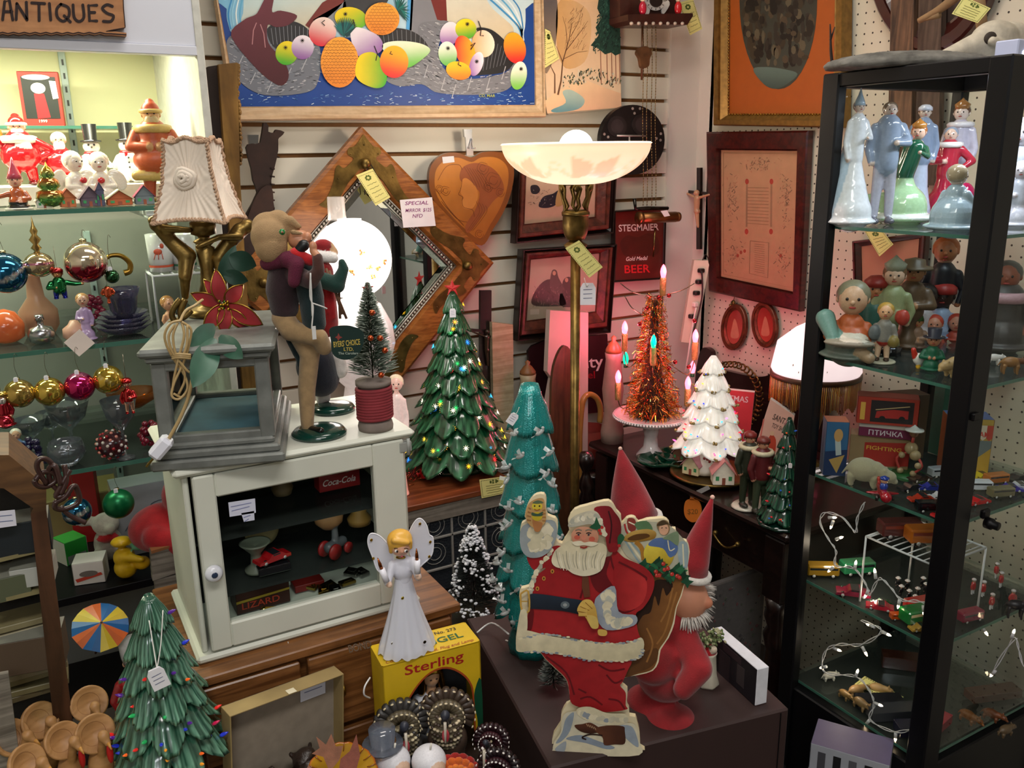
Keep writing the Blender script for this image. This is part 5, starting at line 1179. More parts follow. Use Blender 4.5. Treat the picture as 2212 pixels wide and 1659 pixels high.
so.add(P5+[V3((0,-.003,hb-.008)),V3((0,.003,hb-.008))],[[i,(i+1)%10,10]for i in range(10)]+[[(i+1)%10,i,11]for i in range(10)],None,False)
so.build('star_topper',SATIN,bt)
for px,py in((803,668),(800,722),(820,722),(822,800),(830,748)):M(c='c8501e').ell(hv(px,py,sp,.03)-sp,.0048,n=10).build('bead',FOIL,bt)
brush_tree('bottle_brush_tree','small frosted bottle brush tree behind the legs of the standing santa',on(1196,1488,pz),1395,34,900,'0d1712','cfd8d0',.35,.1,.0007,9)
# flocked snowy tree
fp=V3((*hit(1020,1300,y=1.58)[:2],0)); fz=.66; fp=V3((*hit(1025,1325,z=fz)[:2],fz)); stt=T('small_stool','dark stool holding the flocked tree behind the pedestal','stool',(fp[0],fp[1],0))
M().box((0,0,fz-.01),(.15,.15,.02),.003).build('seat',DARKW,stt)
for x in(-.05,.05):
    for y in(-.05,.05):M().box((x,y,(fz-.02)/2),(.02,.02,fz-.02),.002).build('leg',DARKW,stt)
ft,hf,kf=brush_tree('flocked_tree','small black green tree heavily flocked with white snow',fp+V3((0,0,.0006)),1132,62,1500,'0b100d','2a332c',.3,.04,.0009,6)
sn=M(c='dfe2e8'); random.seed(6)
for i in range(720):
    t_=random.random()**1.1; a=rnd(0,2*pi); r=56*kf*(1-t_)**.8*rnd(.85,1.12)+.004; z=hf*(.06+.93*t_)
    if math.sin(a*3+t_*14)<-.35 and t_<.75:continue
    sn.ell((r*math.cos(a),r*math.sin(a),z),(rnd(.0022,.005),rnd(.0022,.005),rnd(.0015,.0035)),n=6)
stuff(sn.build('snow_clumps',mat('flock snow','e2e4ea',rough=.95,bump=(600,.5)),ft))
# tinsel candle tree on a milk glass cake stand
CP=on(1405,985,dzz); kc=dep(CP)/F; cs_=T('cake_stand','white milk glass cake stand with beaded rim under the tinsel tree','cake stand',CP)
hp_=hgt(CP,893); MILK=mat('milk glass','e3dcdc',rough=.12,coat=.6,sss=.1)
cs_p=[(kc*32,0),(kc*30,.006),(kc*16,.03),(kc*14,.06),(kc*20,hp_-.03),(kc*40,hp_-.022),(kc*72,hp_-.016),(kc*80,hp_-.004),(kc*81,hp_),(kc*76,hp_-.002),(kc*40,hp_-.008),(1e-5,hp_-.009)]
M().lathe(cs_p,64).build('stand',MILK,cs_)
bd=M()
for j in range(80):bd.ell((kc*81*math.cos(j*pi/40),kc*81*math.sin(j*pi/40),hp_-.006),.0034,n=6)
bd.build('beaded_rim',MILK,cs_)
TB=CP+V3((0,0,hp_-.007)); tt=T('tinsel_tree','gold and red tinsel tree bearing lit red and green candle bulbs','christmas tree',TB); ht=hgt(TB,635); kt_=dep(TB)/F
ti=M(); random.seed(17)
for i in range(3000):
    t_=random.random()**1.35; a=rnd(0,2*pi); R_=kt_*(74*(1-t_)**1.15+16)*rnd(.6,1.1); z=ht*t_*.97+.006
    p0=V3((R_*.5*math.cos(a),R_*.5*math.sin(a),z)); c=V3((math.cos(a),math.sin(a),rnd(-.6,.5))); e=V3((rnd(-1,1),rnd(-1,1),rnd(-1,1)))*.4
    L_=rnd(.018,.042)*(1.2-t_*.5); q1=p0+(c+e)*L_*.5; q2=q1+(c*.3-e+V3((0,0,rnd(-.9,.3))))*L_*.5; sd=V3((rnd(-1,1),rnd(-1,1),rnd(-1,1))).normalized()*rnd(.0006,.0012)
    ti.c=lin(random.choice(['c8682a','e0a040','b8421e','d8884a','f0c878','a8301c','c8903a']))
    ti.add([p0-sd,p0+sd,q1+sd,q1-sd,q2+sd,q2-sd],[[0,1,2,3],[3,2,4,5]],None,False)
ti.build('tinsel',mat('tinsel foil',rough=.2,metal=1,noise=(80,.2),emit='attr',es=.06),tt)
M(c='2a140c').lathe([(kt_*40,.004),(kt_*22,ht*.3),(kt_*12,ht*.6),(kt_*6,ht*.95)],14).build('core',MATTE,tt)
for px,py in((1423,640),(1445,636),(1398,663),(1382,697),(1383,772),(1445,788),(1458,775),(1487,785),(1500,690)):M(c='b0141c').ell(hv(px,py,TB,.02+.02*(py>700))-TB,.0062,n=12).build('glass_bead',FOIL,tt)
REDB=mat('lit red bulb','ff5060',rough=.2,emit='ff4a5c',es=7); GRNB=mat('lit green bulb','00c9a0',rough=.2,emit='00c898',es=1.3)
for px,py,c,dd,sl in((1433,586,'r',-.01,1),(1350,707,'r',-.01,1),(1412,727,'g',-.07,1),(1502,725,'r',-.01,1),(1351,780,'g',.03,0),(1337,806,'r',-.045,1),(1485,818,'r',-.05,1),(1497,800,'r',.03,0)):
    q=hv(px,py,TB,-dd)-TB; b=T  # each candle is a part of the tree with its own bulb
    cn=M(c='c8a050').lathe([(.0075,-.066),(.0085,-.06),(.0085,-.02),(.007,-.016)],14,c=q,f=lambda a,t:1+.08*math.sin(7*a+t*30))if sl else M(c='1f5a3a').lathe([(.006,-.026),(.006,-.014)],12,c=q)
    o=cn.build('candle_sleeve',mat('gold glitter sleeve','b8965a',rough=.4,metal=.6,flake=(700,1))if sl else SATIN,tt)
    M().lathe([(.0055,-.017),(.0078,-.006),(.0085,.0),(.007,.009),(.0035,.017),(1e-5,.021)],18,c=q).build('bulb',REDB if c=='r' else GRNB,o)
    if sl:M(c='8a7a5a').tube(spl([q+V3((0,0,-.066)),q*.85+V3((0,0,-.075)),V3((q[0]*.4,q[1]*.4,max(q[2]-.08,.01)))],4,False),.0014,5).build('wire_arm',METAL,o)
    if sl:light('christmas_bulb_light','POINT',TB+q+V3((0,-.012,.006)),.4 if c=='r' else .06,(1,.16,.22)if c=='r' else(0,1,.6),.01)
for dx_ in(.05,-.05):light('tinsel_glow','POINT',TB+V3((dx_,.1,ht*.62)),.9,(1,.1,.2),.02)
for q in([(1420,640),(1370,632),(1340,612)],[(1425,640),(1470,628),(1500,612)],[(1388,680),(1365,665),(1350,640)]):M(TB,'8a7f6a').tube(spl([hv(x,y,TB)for x,y in q],5,False),.0014,5).build('wire',METAL,tt)
# standing die-cut santa
SP=on(1289,1612,pz); sp_=upright(SP); cs3=CR(sp_,1050,940,2.307); sa=T('santa_cutout','large die cut printed cardboard santa waving with a toy filled sack','cutout',SP)
OUT=[(172,500),(170,470),(178,440),(205,425),(192,405),(205,352),(225,318),(250,297),(288,295),(300,325),(298,360),(306,400),(345,415),(358,445),(355,490),(350,525),(378,540),(390,520),(415,480),(408,425),(440,372),(500,352),(560,336),(610,328),(635,350),(650,378),(672,402),(676,440),(700,415),(725,408),(745,415),(760,435),(800,422),(840,418),(885,415),(912,435),(917,470),(945,468),(960,520),(1000,530),(1015,580),(1005,650),(1010,700),(990,740),(975,800),(950,860),(938,940),(910,1010),(870,1070),(860,1130),(830,1175),(760,1195),(680,1212),(675,1245),(705,1268),(700,1335),(713,1365),(715,1400),(745,1405),(755,1440),(765,1480),(768,1555),(762,1572),(345,1562),(328,1540),(337,1490),(370,1440),(375,1390),(400,1345),(428,1330),(415,1290),(400,1220),(340,1160),(290,1110),(255,1075),(165,1070),(148,1040),(155,960),(172,870),(165,800),(175,765),(215,755),(235,700),(242,670),(215,620),(205,595),(180,565)]
m=M(SP,'e2d7b4').slab(cs3,spl(OUT,2),-.0085,0,side='cfc29c')
m.build('card',PRINT,sa)
m=M(SP); dd=[.0003]
def pt_(c,pts,g=None,n=4,lift=.00012):
    dd[0]+=lift; m.slab(cs3,spl(pts,n)if n else pts,dd[0],col=c,grad=g)
def pl_(c,pts,w_):dd[0]+=.00004; m.line(cs3,spl(pts,4,False),w_,dd[0],col=c)
def fur(pts,n,r,cols,seed=0,yr=1):
    """mottled fur dabs along a run of points"""
    random.seed(seed); P=spl(pts,max(2,n//len(pts)),False)
    for q in P:
        dd[0]+=.000004; x,y=q[0]+rnd(-r,r)*.35,q[1]+rnd(-r,r)*.35; m.slab(cs3,spl([(x+r*rnd(.6,1.1)*math.cos(a),y+r*yr*rnd(.6,1.1)*math.sin(a))for a in np.linspace(0,2*pi,8)[:-1]],2),dd[0],col=random.choice(cols))
R1,R2='981a20','660f17'
# sack
pt_('4b2d18',[(680,700),(800,640),(900,700),(1000,700),(985,745),(968,800),(945,860),(930,935),(902,1008),(862,1068),(852,1125),(826,1168),(760,1188),(680,1200),(700,1080),(740,1000),(720,900),(760,800)],('8a5a2c',1,.15))
pt_('2a170d',[(720,900),(790,800),(850,720),(930,740),(900,800),(880,760),(860,850),(840,800),(820,880),(780,900),(740,960)]); pt_('5f3c1e',[(690,1190),(760,1100),(850,1060),(850,1120),(800,1165)])
for q in([(930,760),(905,860),(870,930)],[(950,780),(920,880),(890,980),(850,1040)],[(800,960),(830,1040),(800,1130)]):pl_('9a6a38',q,9)
# toys and paper in the sack
pt_('b9b7a0',[(655,500),(690,440),(760,430),(830,430),(900,440),(950,480),(1000,540),(1008,600),(990,680),(900,660),(780,640),(700,600)])
for k in range(5):pl_(['8fa4a8','d9d3b4'][k%2],[(690+k*12,520),(740+k*20,600),(770+k*20,640)],9)
pt_('9db0b4',[(965,530),(1000,535),(1008,590),(1000,660),(965,640),(955,580)]); pl_('e3dcbc',[(980,540),(985,650)],7)
for k in range(3):pl_(['b03030','e6dcc0','b03030'][k],[(690+k*12,440),(700+k*14,480),(720+k*12,500)],9)
pt_('8a3a30',[(705,415),(742,418),(745,470),(710,470)]); pl_('e9dfc2',[(710,430),(742,445)],6)
pt_('5d8058',[(740,440),(800,425),(830,470),(780,490)])
pt_('c7a254',[(682,515),(720,480),(800,465),(845,480),(840,510),(790,525),(720,530)],('8a6420',.2,1)); pt_('5b3a16',[(705,512),(745,492),(800,488),(815,503),(770,518),(720,522)]); pl_('a9762c',[(745,528),(775,560),(785,620)],22)
pt_('8a6e4a',[(850,440),(880,420),(908,430),(915,470),(895,495),(865,480)]); pt_('d9a888',oval(885,465,24,30),n=0); pl_('2a211b',[(872,460),(880,458)],4); pl_('2a211b',[(893,458),(901,460)],4); pt_('4b3a24',[(850,445),(880,420),(912,440),(895,442),(870,448)])
pt_('e3cf4c',oval(860,590,76,72,20),('b89a28',.3,1),0); pt_('5670a0',[(808,545),(840,512),(900,510),(950,540),(950,580),(915,605),(880,560)]); pl_('e6dfb8',[(905,520),(915,570),(940,560)],5); pl_('a03428',[(800,640),(850,660),(910,650)],5)
pt_('7a8f70',[(880,510),(950,475),(960,520),(950,545),(915,520)])
# holly garland
for k in range(16):
    a=790+k*14; b=640+30*math.sin(k*.9)+k*4; pt_(['1d4d34','2a6a44','123624'][k%3],[(a-32,b),(a-12,b-16),(a+5,b-34),(a+10,b-10),(a+34,b-4),(a+12,b+12),(a+2,b+32),(a-10,b+10)],n=2)
for x,y in((845,672),(862,690),(850,690),(882,632),(905,655),(888,660),(925,682),(962,698),(950,690)):pt_('b8312c',oval(x,y,10,10),n=0); pt_('e0907c',oval(x-3,y-3,3,3),n=0)
# trousers
pt_(R1,[(270,1040),(420,1090),(600,1110),(720,1105),(705,1160),(680,1215),(668,1235),(695,1270),(695,1330),(700,1352),(600,1365),(520,1352),(430,1325),(415,1260),(400,1200),(340,1140),(290,1090)],('a52529',.6,-.4))
for q in([(300,1090),(400,1170),(440,1280)],[(470,1300),(520,1290),(580,1330)],[(460,1250),(500,1270)],[(600,1180),(640,1220),(680,1205)],[(610,1300),(660,1310),(690,1350)],[(560,1130),(620,1160),(690,1150)]):pl_(R2,q,[3,12,5][0:1]*1 and 9)
# coat
pt_(R1,[(205,600),(230,590),(330,545),(370,540),(420,560),(600,600),(640,560),(690,600),(780,640),(830,690),(836,740),(815,800),(780,850),(745,880),(755,960),(760,1020),(600,1030),(400,990),(205,965),(215,860),(220,760),(240,700),(300,650),(240,660)],('a82529',.2,1))
for q in([(620,590),(640,660),(700,700)],[(560,620),(590,700),(560,760)],[(660,620),(740,660),(800,700)],[(500,700),(470,800)],[(700,780),(760,760),(800,700)],[(640,850),(690,870),(740,850)]):pl_(R2,q,10)
pt_(R2,[(540,640),(620,590),(600,680),(640,760),(560,770),(520,700)]); pt_(R1,[(640,640),(740,670),(800,720),(780,820),(700,860),(650,790)],('c03434',1,.2))
pt_(R2,[(215,870),(240,860),(230,950),(208,955)])
# placket, buttons, belt
fur([(330,560),(270,640),(235,720),(222,770)],26,14,['ded3b0','b5b1a0','e8dfc0'],3)
for x,y in((332,665),(290,700),(258,750)):pt_('c98e3c',oval(x,y,9,11),n=0); pt_('5a3416',oval(x,y,4,6),n=0)
pt_('6b3d28',[(480,690),(510,690),(520,790),(490,795),(478,740)],n=0)
pt_('141b26',[(215,785),(260,775),(400,795),(480,808),(520,830),(500,880),(380,860),(240,850),(215,850)],('24303f',0,-1)); pt_('5f6a70',oval(395,830,22,18),n=0); pt_('9aa0a0',oval(395,830,10,8),n=0)
for q,w_ in(([(175,775),(212,762),(216,860),(180,850),(175,775)],9),([(178,812),(210,812)],6)):pl_('c9a04a',q,w_)
# hem, cuffs, beard
pt_('ded4b2',[(160,970),(205,955),(330,985),(520,1010),(700,1020),(770,990),(785,1040),(740,1100),(560,1108),(400,1080),(250,1060),(165,1062),(152,1030)],('cfc5a2',0,1))
fur([(175,1000),(300,975),(450,1000),(650,1020),(770,1000)],40,12,['8b95a0','a9adac','e6ddba','c3bfa8'],4,.5); fur([(200,1062),(350,1070),(540,1105),(740,1100),(782,1050)],40,11,['7f8c9c','a9adac','e2d9b8'],5,.5)
pt_('e0d6b4',[(175,860),(205,860),(205,965),(160,985),(160,950)]); 
pt_('9aa3a6',[(178,450),(230,420),(330,408),(355,445),(350,500),(320,560),(270,592),(210,590),(175,540)]); fur([(220,470),(300,450),(300,520),(240,540),(260,490)],44,26,['dcd3b4','e4dcc0','cfc7a8'],6)
pt_('9aa3ae',[(560,780),(640,735),(660,860),(745,880),(735,930),(600,952),(545,880),(540,820)]); fur([(590,800),(620,780),(600,880),(650,920),(700,910)],44,24,['d9d0b2','e2dabc','bfc0b0'],7)
pt_('d8ceac',[(345,560),(385,530),(420,510),(500,530),(560,520),(600,540),(595,600),(570,660),(500,685),(440,675),(400,650),(350,640),(328,610)],('e4dcc0',0,1))
for k in range(15):pl_(['a39f8a','efe8d0','b9b49c'][k%3],[(350+k*17,560+(k%3)*8),(360+k*15,610),(375+k*14,650+8*math.sin(k))],4)
# face
pt_('d39a7c',[(428,470),(470,440),(540,450),(560,480),(550,520),(500,540),(440,520)],('c07e64',0,1)); pt_('c8604c',oval(455,492,15,11),n=0); pt_('c8604c',oval(528,500,15,12),n=0); pt_('d88a70',oval(487,492,12,14),n=0)
for x in(462,512):pl_('2b1d18',[(x-12,472),(x,468),(x+12,472)],5); pt_('2a3040',oval(x,478,5,5),n=0); pl_('8a7a68',[(x-16,458),(x,452),(x+16,458)],6)
pt_('e4dcc0',[(430,515),(470,508),(490,516),(520,512),(560,520),(530,535),(490,530),(450,532)]); pl_('9a2a24',[(470,538),(488,543),(505,538)],7)
# hat
pt_('6a1218',[(540,345),(610,336),(640,365),(668,408),(672,470),(655,545),(610,560),(590,470),(560,400)],('94202a',-1,0)); pl_('3c0a10',[(610,360),(625,430),(615,520)],8); pt_('8a1820',oval(636,540,24,24),n=0)
pt_('cfc8b0',[(410,428),(440,385),(520,358),(560,372),(585,430),(600,480),(560,450),(520,425),(430,440)],('a3a49a',0,1)); fur([(430,420),(500,390),(560,400),(590,480)],26,15,['d9d2b8','b4b4a4','e6dfc8'],9)
for q in([(515,440),(540,420),(550,390),(565,425),(580,440),(550,452)],[(655,490),(670,470),(690,490),(675,515),(660,540),(655,515)]):pt_('1f5638',q,n=2)
for x,y in((565,455),(578,440),(570,470),(662,530)):pt_('b8312c',oval(x,y,8,8),n=0)
# raised hand with toy duck, gloved hand at the belt
pt_('c49a62',[(205,400),(200,370),(215,325),(250,300),(288,298),(298,340),(302,400),(285,430),(240,440),(215,420)]); pt_('b67a48',[(235,400),(260,410),(285,420),(270,458),(245,455)])
pt_('d9c33c',oval(258,335,26,22),n=0); pt_('cdb52e',oval(258,385,26,22),n=0); pt_('3d5a44',[(232,365),(260,372),(286,362),(282,382),(236,382)]); pt_('5d6e50',[(235,318),(262,305),(290,316),(262,322)])
for x in(246,270):pt_('1c1a18',oval(x,333,4,4),n=0)
pl_('a8622c',[(244,348),(258,354),(272,348)],5)
for k in range(4):pl_('9a6a3c',[(206+k*3,400-k*20),(228,404-k*19)],4); pl_('a9743f',[(300,405-k*18),(284,404-k*17)],4)
pt_('d8b45c',[(455,850),(480,800),(520,795),(545,830),(555,880),(560,930),(520,920),(495,880)],('c9993c',0,1))
for q in([(530,830),(495,798)],[(515,838),(470,818)],[(505,850),(456,842)],[(505,866),(462,866)]):pl_('dcb65e',q,17); pl_('8d5a22',[(q[0][0],q[0][1]+9),(q[1][0],q[1][1]+9)],3)
pt_('d9bb66',[(505,870),(550,880),(560,930),(530,935),(512,905)]); pt_('d9b25a',[(560,940),(600,945),(598,970),(562,968)])
# boots and snow
pt_('cfcab4',[(345,1555),(335,1530),(345,1490),(375,1445),(380,1390),(405,1350),(500,1345),(600,1385),(700,1400),(740,1412),(758,1480),(760,1560),(500,1562)],('e2dabb',0,1))
for q,c in(([(350,1500),(380,1450),(400,1380),(440,1350),(420,1440),(380,1490)],'93a0ac'),([(400,1480),(470,1460),(560,1490),(640,1520),(600,1530),(500,1500)],'8d9aa8'),([(650,1420),(720,1415),(750,1470),(755,1520),(700,1480)],'98a4b0'),([(345,1530),(400,1490),(390,1545)],'a5aeb4')):pt_(c,q)
pt_('d5ccac',[(455,1330),(520,1320),(600,1350),(690,1355),(708,1385),(660,1410),(560,1405),(470,1370)]); fur([(470,1350),(560,1380),(690,1380)],22,16,['8f98a0','e0d7b8','c5c0a8'],11)
pt_('3d2116',[(442,1412),(480,1405),(520,1398),(560,1420),(580,1440),(520,1452),(470,1440)],('5c3422',0,-1)); pt_('432519',[(540,1430),(600,1412),(680,1415),(690,1440),(690,1500),(640,1505),(590,1508),(580,1470)],('633a26',-1,0))
for k in range(5):pl_('caa985',[(500+k*10,1402+k*4),(508+k*10,1416+k*4)],2.5)
pl_('2b160f',[(580,1460),(520,1455),(480,1470),(500,1480)],7)
m.build('printed_picture',mat('santa print',rough=.45,noise=(60,.14)),sa)
# felt gnomes
def gnome(label,base,hat_tip,hat_b,head,body,hx,beard_side=0):
    P=base; t=T('gnome_figure',label,'gnome',P); u=upright(P); k=dep(P+V3((0,0,.15)))/F; g=lambda x,y,d=0:V3(u.w(x,y,d))-P
    a=g(*hat_tip); b=g(*hat_b[0]); r=hat_b[1]*k; ax=(a-b); n=12; L_=ax.length
    q=ax.to_track_quat('Z','Y').to_matrix().to_4x4(); hm=M(c='921722')
    hm.lathe([(r,0),(r*.86,L_*.2),(r*.62,L_*.48),(r*.34,L_*.75),(r*.08,L_*.98),(1e-5,L_)],26,c=b,mt=q); hm.ell(a,.0035,n=8,col='d8b0a0'); hm.build('hat',VELVET,t)
    hd_=g(*head[0]); R_=head[1]*k
    M(c='c4876a').raw(blob([('e',hd_,(R_,R_*.95,R_*1.05),'c4876a'),('e',hd_+V3((hx*R_*.5,-R_*.8,0)),(R_*.28,)*3,'c07a5c')],.003)).build('head',mat('painted felt face',rough=.6,noise=(20,.12)),t)
    tr_=M(c='d8d4cc')
    tr_.tube([b+q.to_3x3()@V3((r*1.03*math.cos(w_),r*1.03*math.sin(w_),0))for w_ in np.linspace(0,2*pi,25)[:-1]],.006,7,True); tr_.build('fur_trim',FELT,t)
    fb=M(c='cfcac2'); random.seed(3)
    for i in range(420):
        w_=rnd(-.9,1.9)if beard_side else rnd(0,6.28); z=rnd(-1.15,.7)
        d=V3((math.sin(w_)*(1 if beard_side else 1),-math.cos(w_)*.9,z)).normalized()
        if beard_side and d[1]<-.45 and d[2]>-.55:continue
        s_=hd_+d*R_*.95; e=s_+(d*V3((1,1,.4))).normalized()*rnd(.008,.02)+V3((0,0,-.006)); fb.tube([s_,(s_+e)/2+V3((0,0,.002)),e],[.0022,.0014,.0004],4)
    fb.build('fur_beard',FELT,t)
    M().raw(blob(body(g,k),.0045,4)).build('body',VELVET,t)
    return t
RB='90151d'
g2=on(1450,1556,pz)+V3((.012,.045,0))
def body2(g,k):return[('e',g(1445,1440,0),(78*k,66*k,76*k),RB),('e',g(1450,1340),(60*k,50*k,45*k),RB),('e',g(1448,1535,.03),(62*k,60*k,34*k),RB),('e',g(1395,1520,.0),(45*k,50*k,40*k),RB),('k',g(1478,1360,.02),g(1508,1400,.055),30*k,29*k,RB),('k',g(1508,1400,.055),g(1475,1432,.07),29*k,22*k,RB),('e',g(1420,1400,.035),(62*k,45*k,50*k),RB)]
gnome('red velvet gnome with peach face and white fur beard, right of santa',g2,(1539,1074),((1490,1236),38),((1484,1292),46),body2,1,1)
g1=V3((.8,1.08,pz+.0006)); g1=V3((*hit(1390,1420,y=1.07)[:2],pz+.0006))
def body1(g,k):return[('e',g(1385,1330),(64*k,58*k,80*k),RB),('e',g(1380,1255),(45*k,40*k,40*k),RB),('e',g(1365,1410,.02),(45*k,50*k,28*k),RB),('e',g(1425,1405,.02),(42*k,48*k,28*k),RB)]
gnome('taller gnome whose plain red cone hat rises behind the cutout santa',g1,(1340,969),((1369,1122),54),((1385,1175),50),body1,0)
# things to the right on the pedestal
bp=on(1605,1500,pz); pb=PL(hit(1560,1440,z=pz),(0,0,1))
Aq=hit(1612,1508,z=pz); Bq=hit(1548,1448,z=pz); dv=(Bq-Aq); dv[2]=0; L_=dv.length; yw=math.atan2(dv[1],dv[0])+pi
hh=hgt(Aq,1430); bk_=T('boxed_picture','thick white edged canvas block with dark cabin picture, leaning at the pedestal edge','picture block',(Aq+dv/2)+V3((0,0,.0006)),yw)
L_=.13
M(c='d9dbe2').box((0,.011,hh/2),(L_,.022,hh),.001).build('block',SATIN,bk_)
m=M(c='1a161d').box((0,-.0005,hh/2),(L_-.002,.001,hh-.002),0)
for a,b,c,d,e in((-.02,.02,.03,.05,'2c2226'),(.025,.03,.02,.035,'3b3335'),(-.045,.03,.02,.03,'0c0b10'),(.0,.055,.05,.012,'33242a')):m.box((a,-.0012,b),(c,.0006,d),0,col=e)
m.build('picture_face',PRINT,bk_)
cp_=V3((*hit(1528,1478,z=pz)[:2],pz+.0006)); t=T('candle_figure','small white candle figure topped with a green mistletoe sprig','figure',cp_); h=hgt(cp_,1362); k=dep(cp_)/F
M(c='cfc8b4').lathe([(k*22,0),(k*24,.004),(k*18,h*.2),(k*15,h*.55),(k*17,h*.6),(1e-5,h*.62)],20,f=lambda a,q:1+.06*math.sin(6*a)).build('gown',SATIN,t)
M(c='c0141e').raw(blob([('e',(0,0,h*.62),(k*18,k*16,k*16),'b81420'),('e',(0,-k*12,h*.7),(k*9,)*3,'d8c8b0')],.002)).build('cape',VELVET,t)
m=M(c='6a7a4a'); random.seed(4)
for i in range(120):c=V3((rnd(-1,1)*k*32,rnd(-1,1)*k*14,h*.86+rnd(-1,1)*k*12)); m.ell(c,(.0035,.003,.002),rot(rnd(0,90),rnd(0,90),0),6,col=random.choice(['6a7a4a','8d966a','4c5a34','a8a480']))
stuff(m.build('mistletoe',MATTE,t))
pm_=M(c='d8761e'); pk=hv(1496,1100,g2,.0); T_=T('pumpkin_tag','orange pumpkin shaped paper price tag taped above the gnome hats','price tag',hit(1496,1128,x=dx0+.012))
pw_=wall_x(dx0+.011); o=T_.location
M(o,'d8761e').slab(pw_,spl([(1478,1100),(1482,1082),(1494,1078),(1510,1082),(1516,1102),(1510,1122),(1496,1128),(1482,1118)],4),0,.0012).slab(pw_,[(1490,1080),(1494,1066),(1500,1068),(1500,1080)],0,.0012).build('pumpkin',PAPER,T_)
M(o,'8d5a18').ptext(pw_,'$20',1486,1110,11,.0016).build('writing',PAPER,T_); M(o,'9a9a98').slab(pw_,[(1488,1068),(1530,1048),(1535,1056),(1496,1076)],.0012,.0016).build('tape',PLAST,T_)
# silver box: lamp, poinsettia, cord
C4=(280,260,2.182)
LP=V3((*hit(432,672,z=SBZ)[:2],SBZ+.0006)); LP[1]-=.05; LP[0]-=.008
bl=T('brass_figure_lamp','brass figural boudoir lamp with pleated cream square shade','table lamp',LP); lpu=upright(LP); LC=CR(lpu,*C4); kl=dep(LP+V3((0,0,.15)))/F; g=lambda x,y,d=0:V3(LC.w(x,y,d))-LP; k=kl/2.182
ax_=g(345,500)[0:2]; ax_=(ax_[0],ax_[1])
M().lathe([(.036,0),(.038,.006),(.03,.012),(.014,.018),(.012,.03),(.016,.04),(.013,.05),(k*32,g(350,700)[2]),(k*44,g(350,600)[2]),(k*30,g(350,590)[2]),(k*52,g(350,572)[2]),(k*48,g(350,565)[2]),(k*26,g(350,555)[2]),(k*30,g(350,545)[2]),(k*58,g(350,535)[2]),(k*60,g(350,480)[2]),(k*40,g(350,470)[2])],24,c=(ax_[0],ax_[1],0)).build('column',BRASSD,bl)
w1=[('e',g(130,488,.0),(k*38,k*33,k*38),'a08030'),('k',g(160,520),g(195,570),k*38,k*33,'a08030'),('k',g(195,570),g(270,640),k*33,k*44,'a08030'),('k',g(270,640),g(262,730,.01),k*41,k*31,'a08030'),('k',g(262,730,.01),g(262,830,.0),k*28,k*18,'a08030'),('k',g(150,505,.01),g(280,515,.01),k*20,k*15,'a08030'),('e',g(118,470,.01),(k*31,k*31,k*23),'a08030')]
w2=[('e',g(555,498),(k*36,k*33,k*36),'a08030'),('k',g(520,520),g(470,575),k*38,k*33,'a08030'),('k',g(470,575),g(425,650),k*36,k*44,'a08030'),('k',g(425,650),g(440,740,.01),k*38,k*28,'a08030'),('k',g(440,740,.01),g(400,830),k*28,k*18,'a08030'),('k',g(520,545,.01),g(420,545,.02),k*19,k*15,'a08030'),('k',g(420,545,.02),g(320,590,.02),k*15,k*12,'a08030')]
M().raw(blob(w1,.0025,2)).build('left_figure',BRASSD,bl); M().raw(blob(w2,.0025,2)).build('right_figure',BRASSD,bl)
ft_=M()
for q in([(240,830),(215,860),(200,900),(215,930),(235,925)],[(262,830),(240,880),(250,915),(290,880)],[(215,930),(200,945),(190,930)]):ft_.tube(spl([g(x,y,.03)for x,y in q],4,False),.005,6)
ft_.build('scroll_foot',BRASSD,bl)
# shade: four flared pleated panels
SHM=mat('pleated silk','e9dccb',rough=.75,sheen=.3,noise=(12,.08)); BRD=mat('shade braid','c3a184',rough=.9,bump=(900,.8))
zt_,zb2=g(300,92)[2],g(300,462)[2]; H_=zt_-zb2; wt_,wb_=k*98,k*163
shc=V3((g(300,300)[0]+.005,g(300,300)[1]+.0,0)); RA=Matrix.Rotation(face(LP)-math.radians(19),4,'Z')
def shp(face_i,u,v):
    """u -1..1 across, v 0 bottom..1 top"""
    hw=wt_+(wb_-wt_)*(1-v)**1.9; s_=zb2+H_*v+(k*16*(abs(u)**2)*(-1)if v<.02 else 0)
    dip=(1-v)**6*-k*18*(u*u-.3)+(v**6)*k*10*math.cos(u*pi*1.5)
    an=math.atan2((v-.52)*H_,u*hw); rr=math.hypot((v-.52)*H_,u*hw)
    off=.0011*math.sin(an*34)*min(1,rr/(k*50))+.0008*math.cos(u*7)
    P=V3((u*hw,-hw*(1-.06*(1-u*u))+off*-1,zb2+H_*v+dip)); return shc+RA@(Matrix.Rotation(face_i*pi/2,4,'Z')@P)
for f in range(4):
    m=M(); nu,nv=90,30; vs=[shp(f,-1+2*i/nu,j/nv)for j in range(nv+1)for i in range(nu+1)]
    m.add(vs,[[j*(nu+1)+i,j*(nu+1)+i+1,(j+1)*(nu+1)+i+1,(j+1)*(nu+1)+i]for j in range(nv)for i in range(nu)]); m.build('shade_panel',SHM,bl)
    b_=M()
    for e in([shp(f,1,j/20)for j in range(21)],[shp(f,-1+i/10,0)for i in range(21)],[shp(f,-1+i/10,1)for i in range(21)]):
        for q in(0,pi):
            P=spl(e,4,False); b_.tube([p+V3((.0016*math.cos(i*.9+q),.0016*math.sin(i*.9+q)*.7,.0016*math.sin(i*.9+q)))for i,p in enumerate(P)],.0021,5)
    b_.build('braid_trim',BRD,bl)
ro=M(c='e2cbbb'); rc=shp(0,-.08,.52); nrm=(RA@V3((0,-1,0))).normalized()
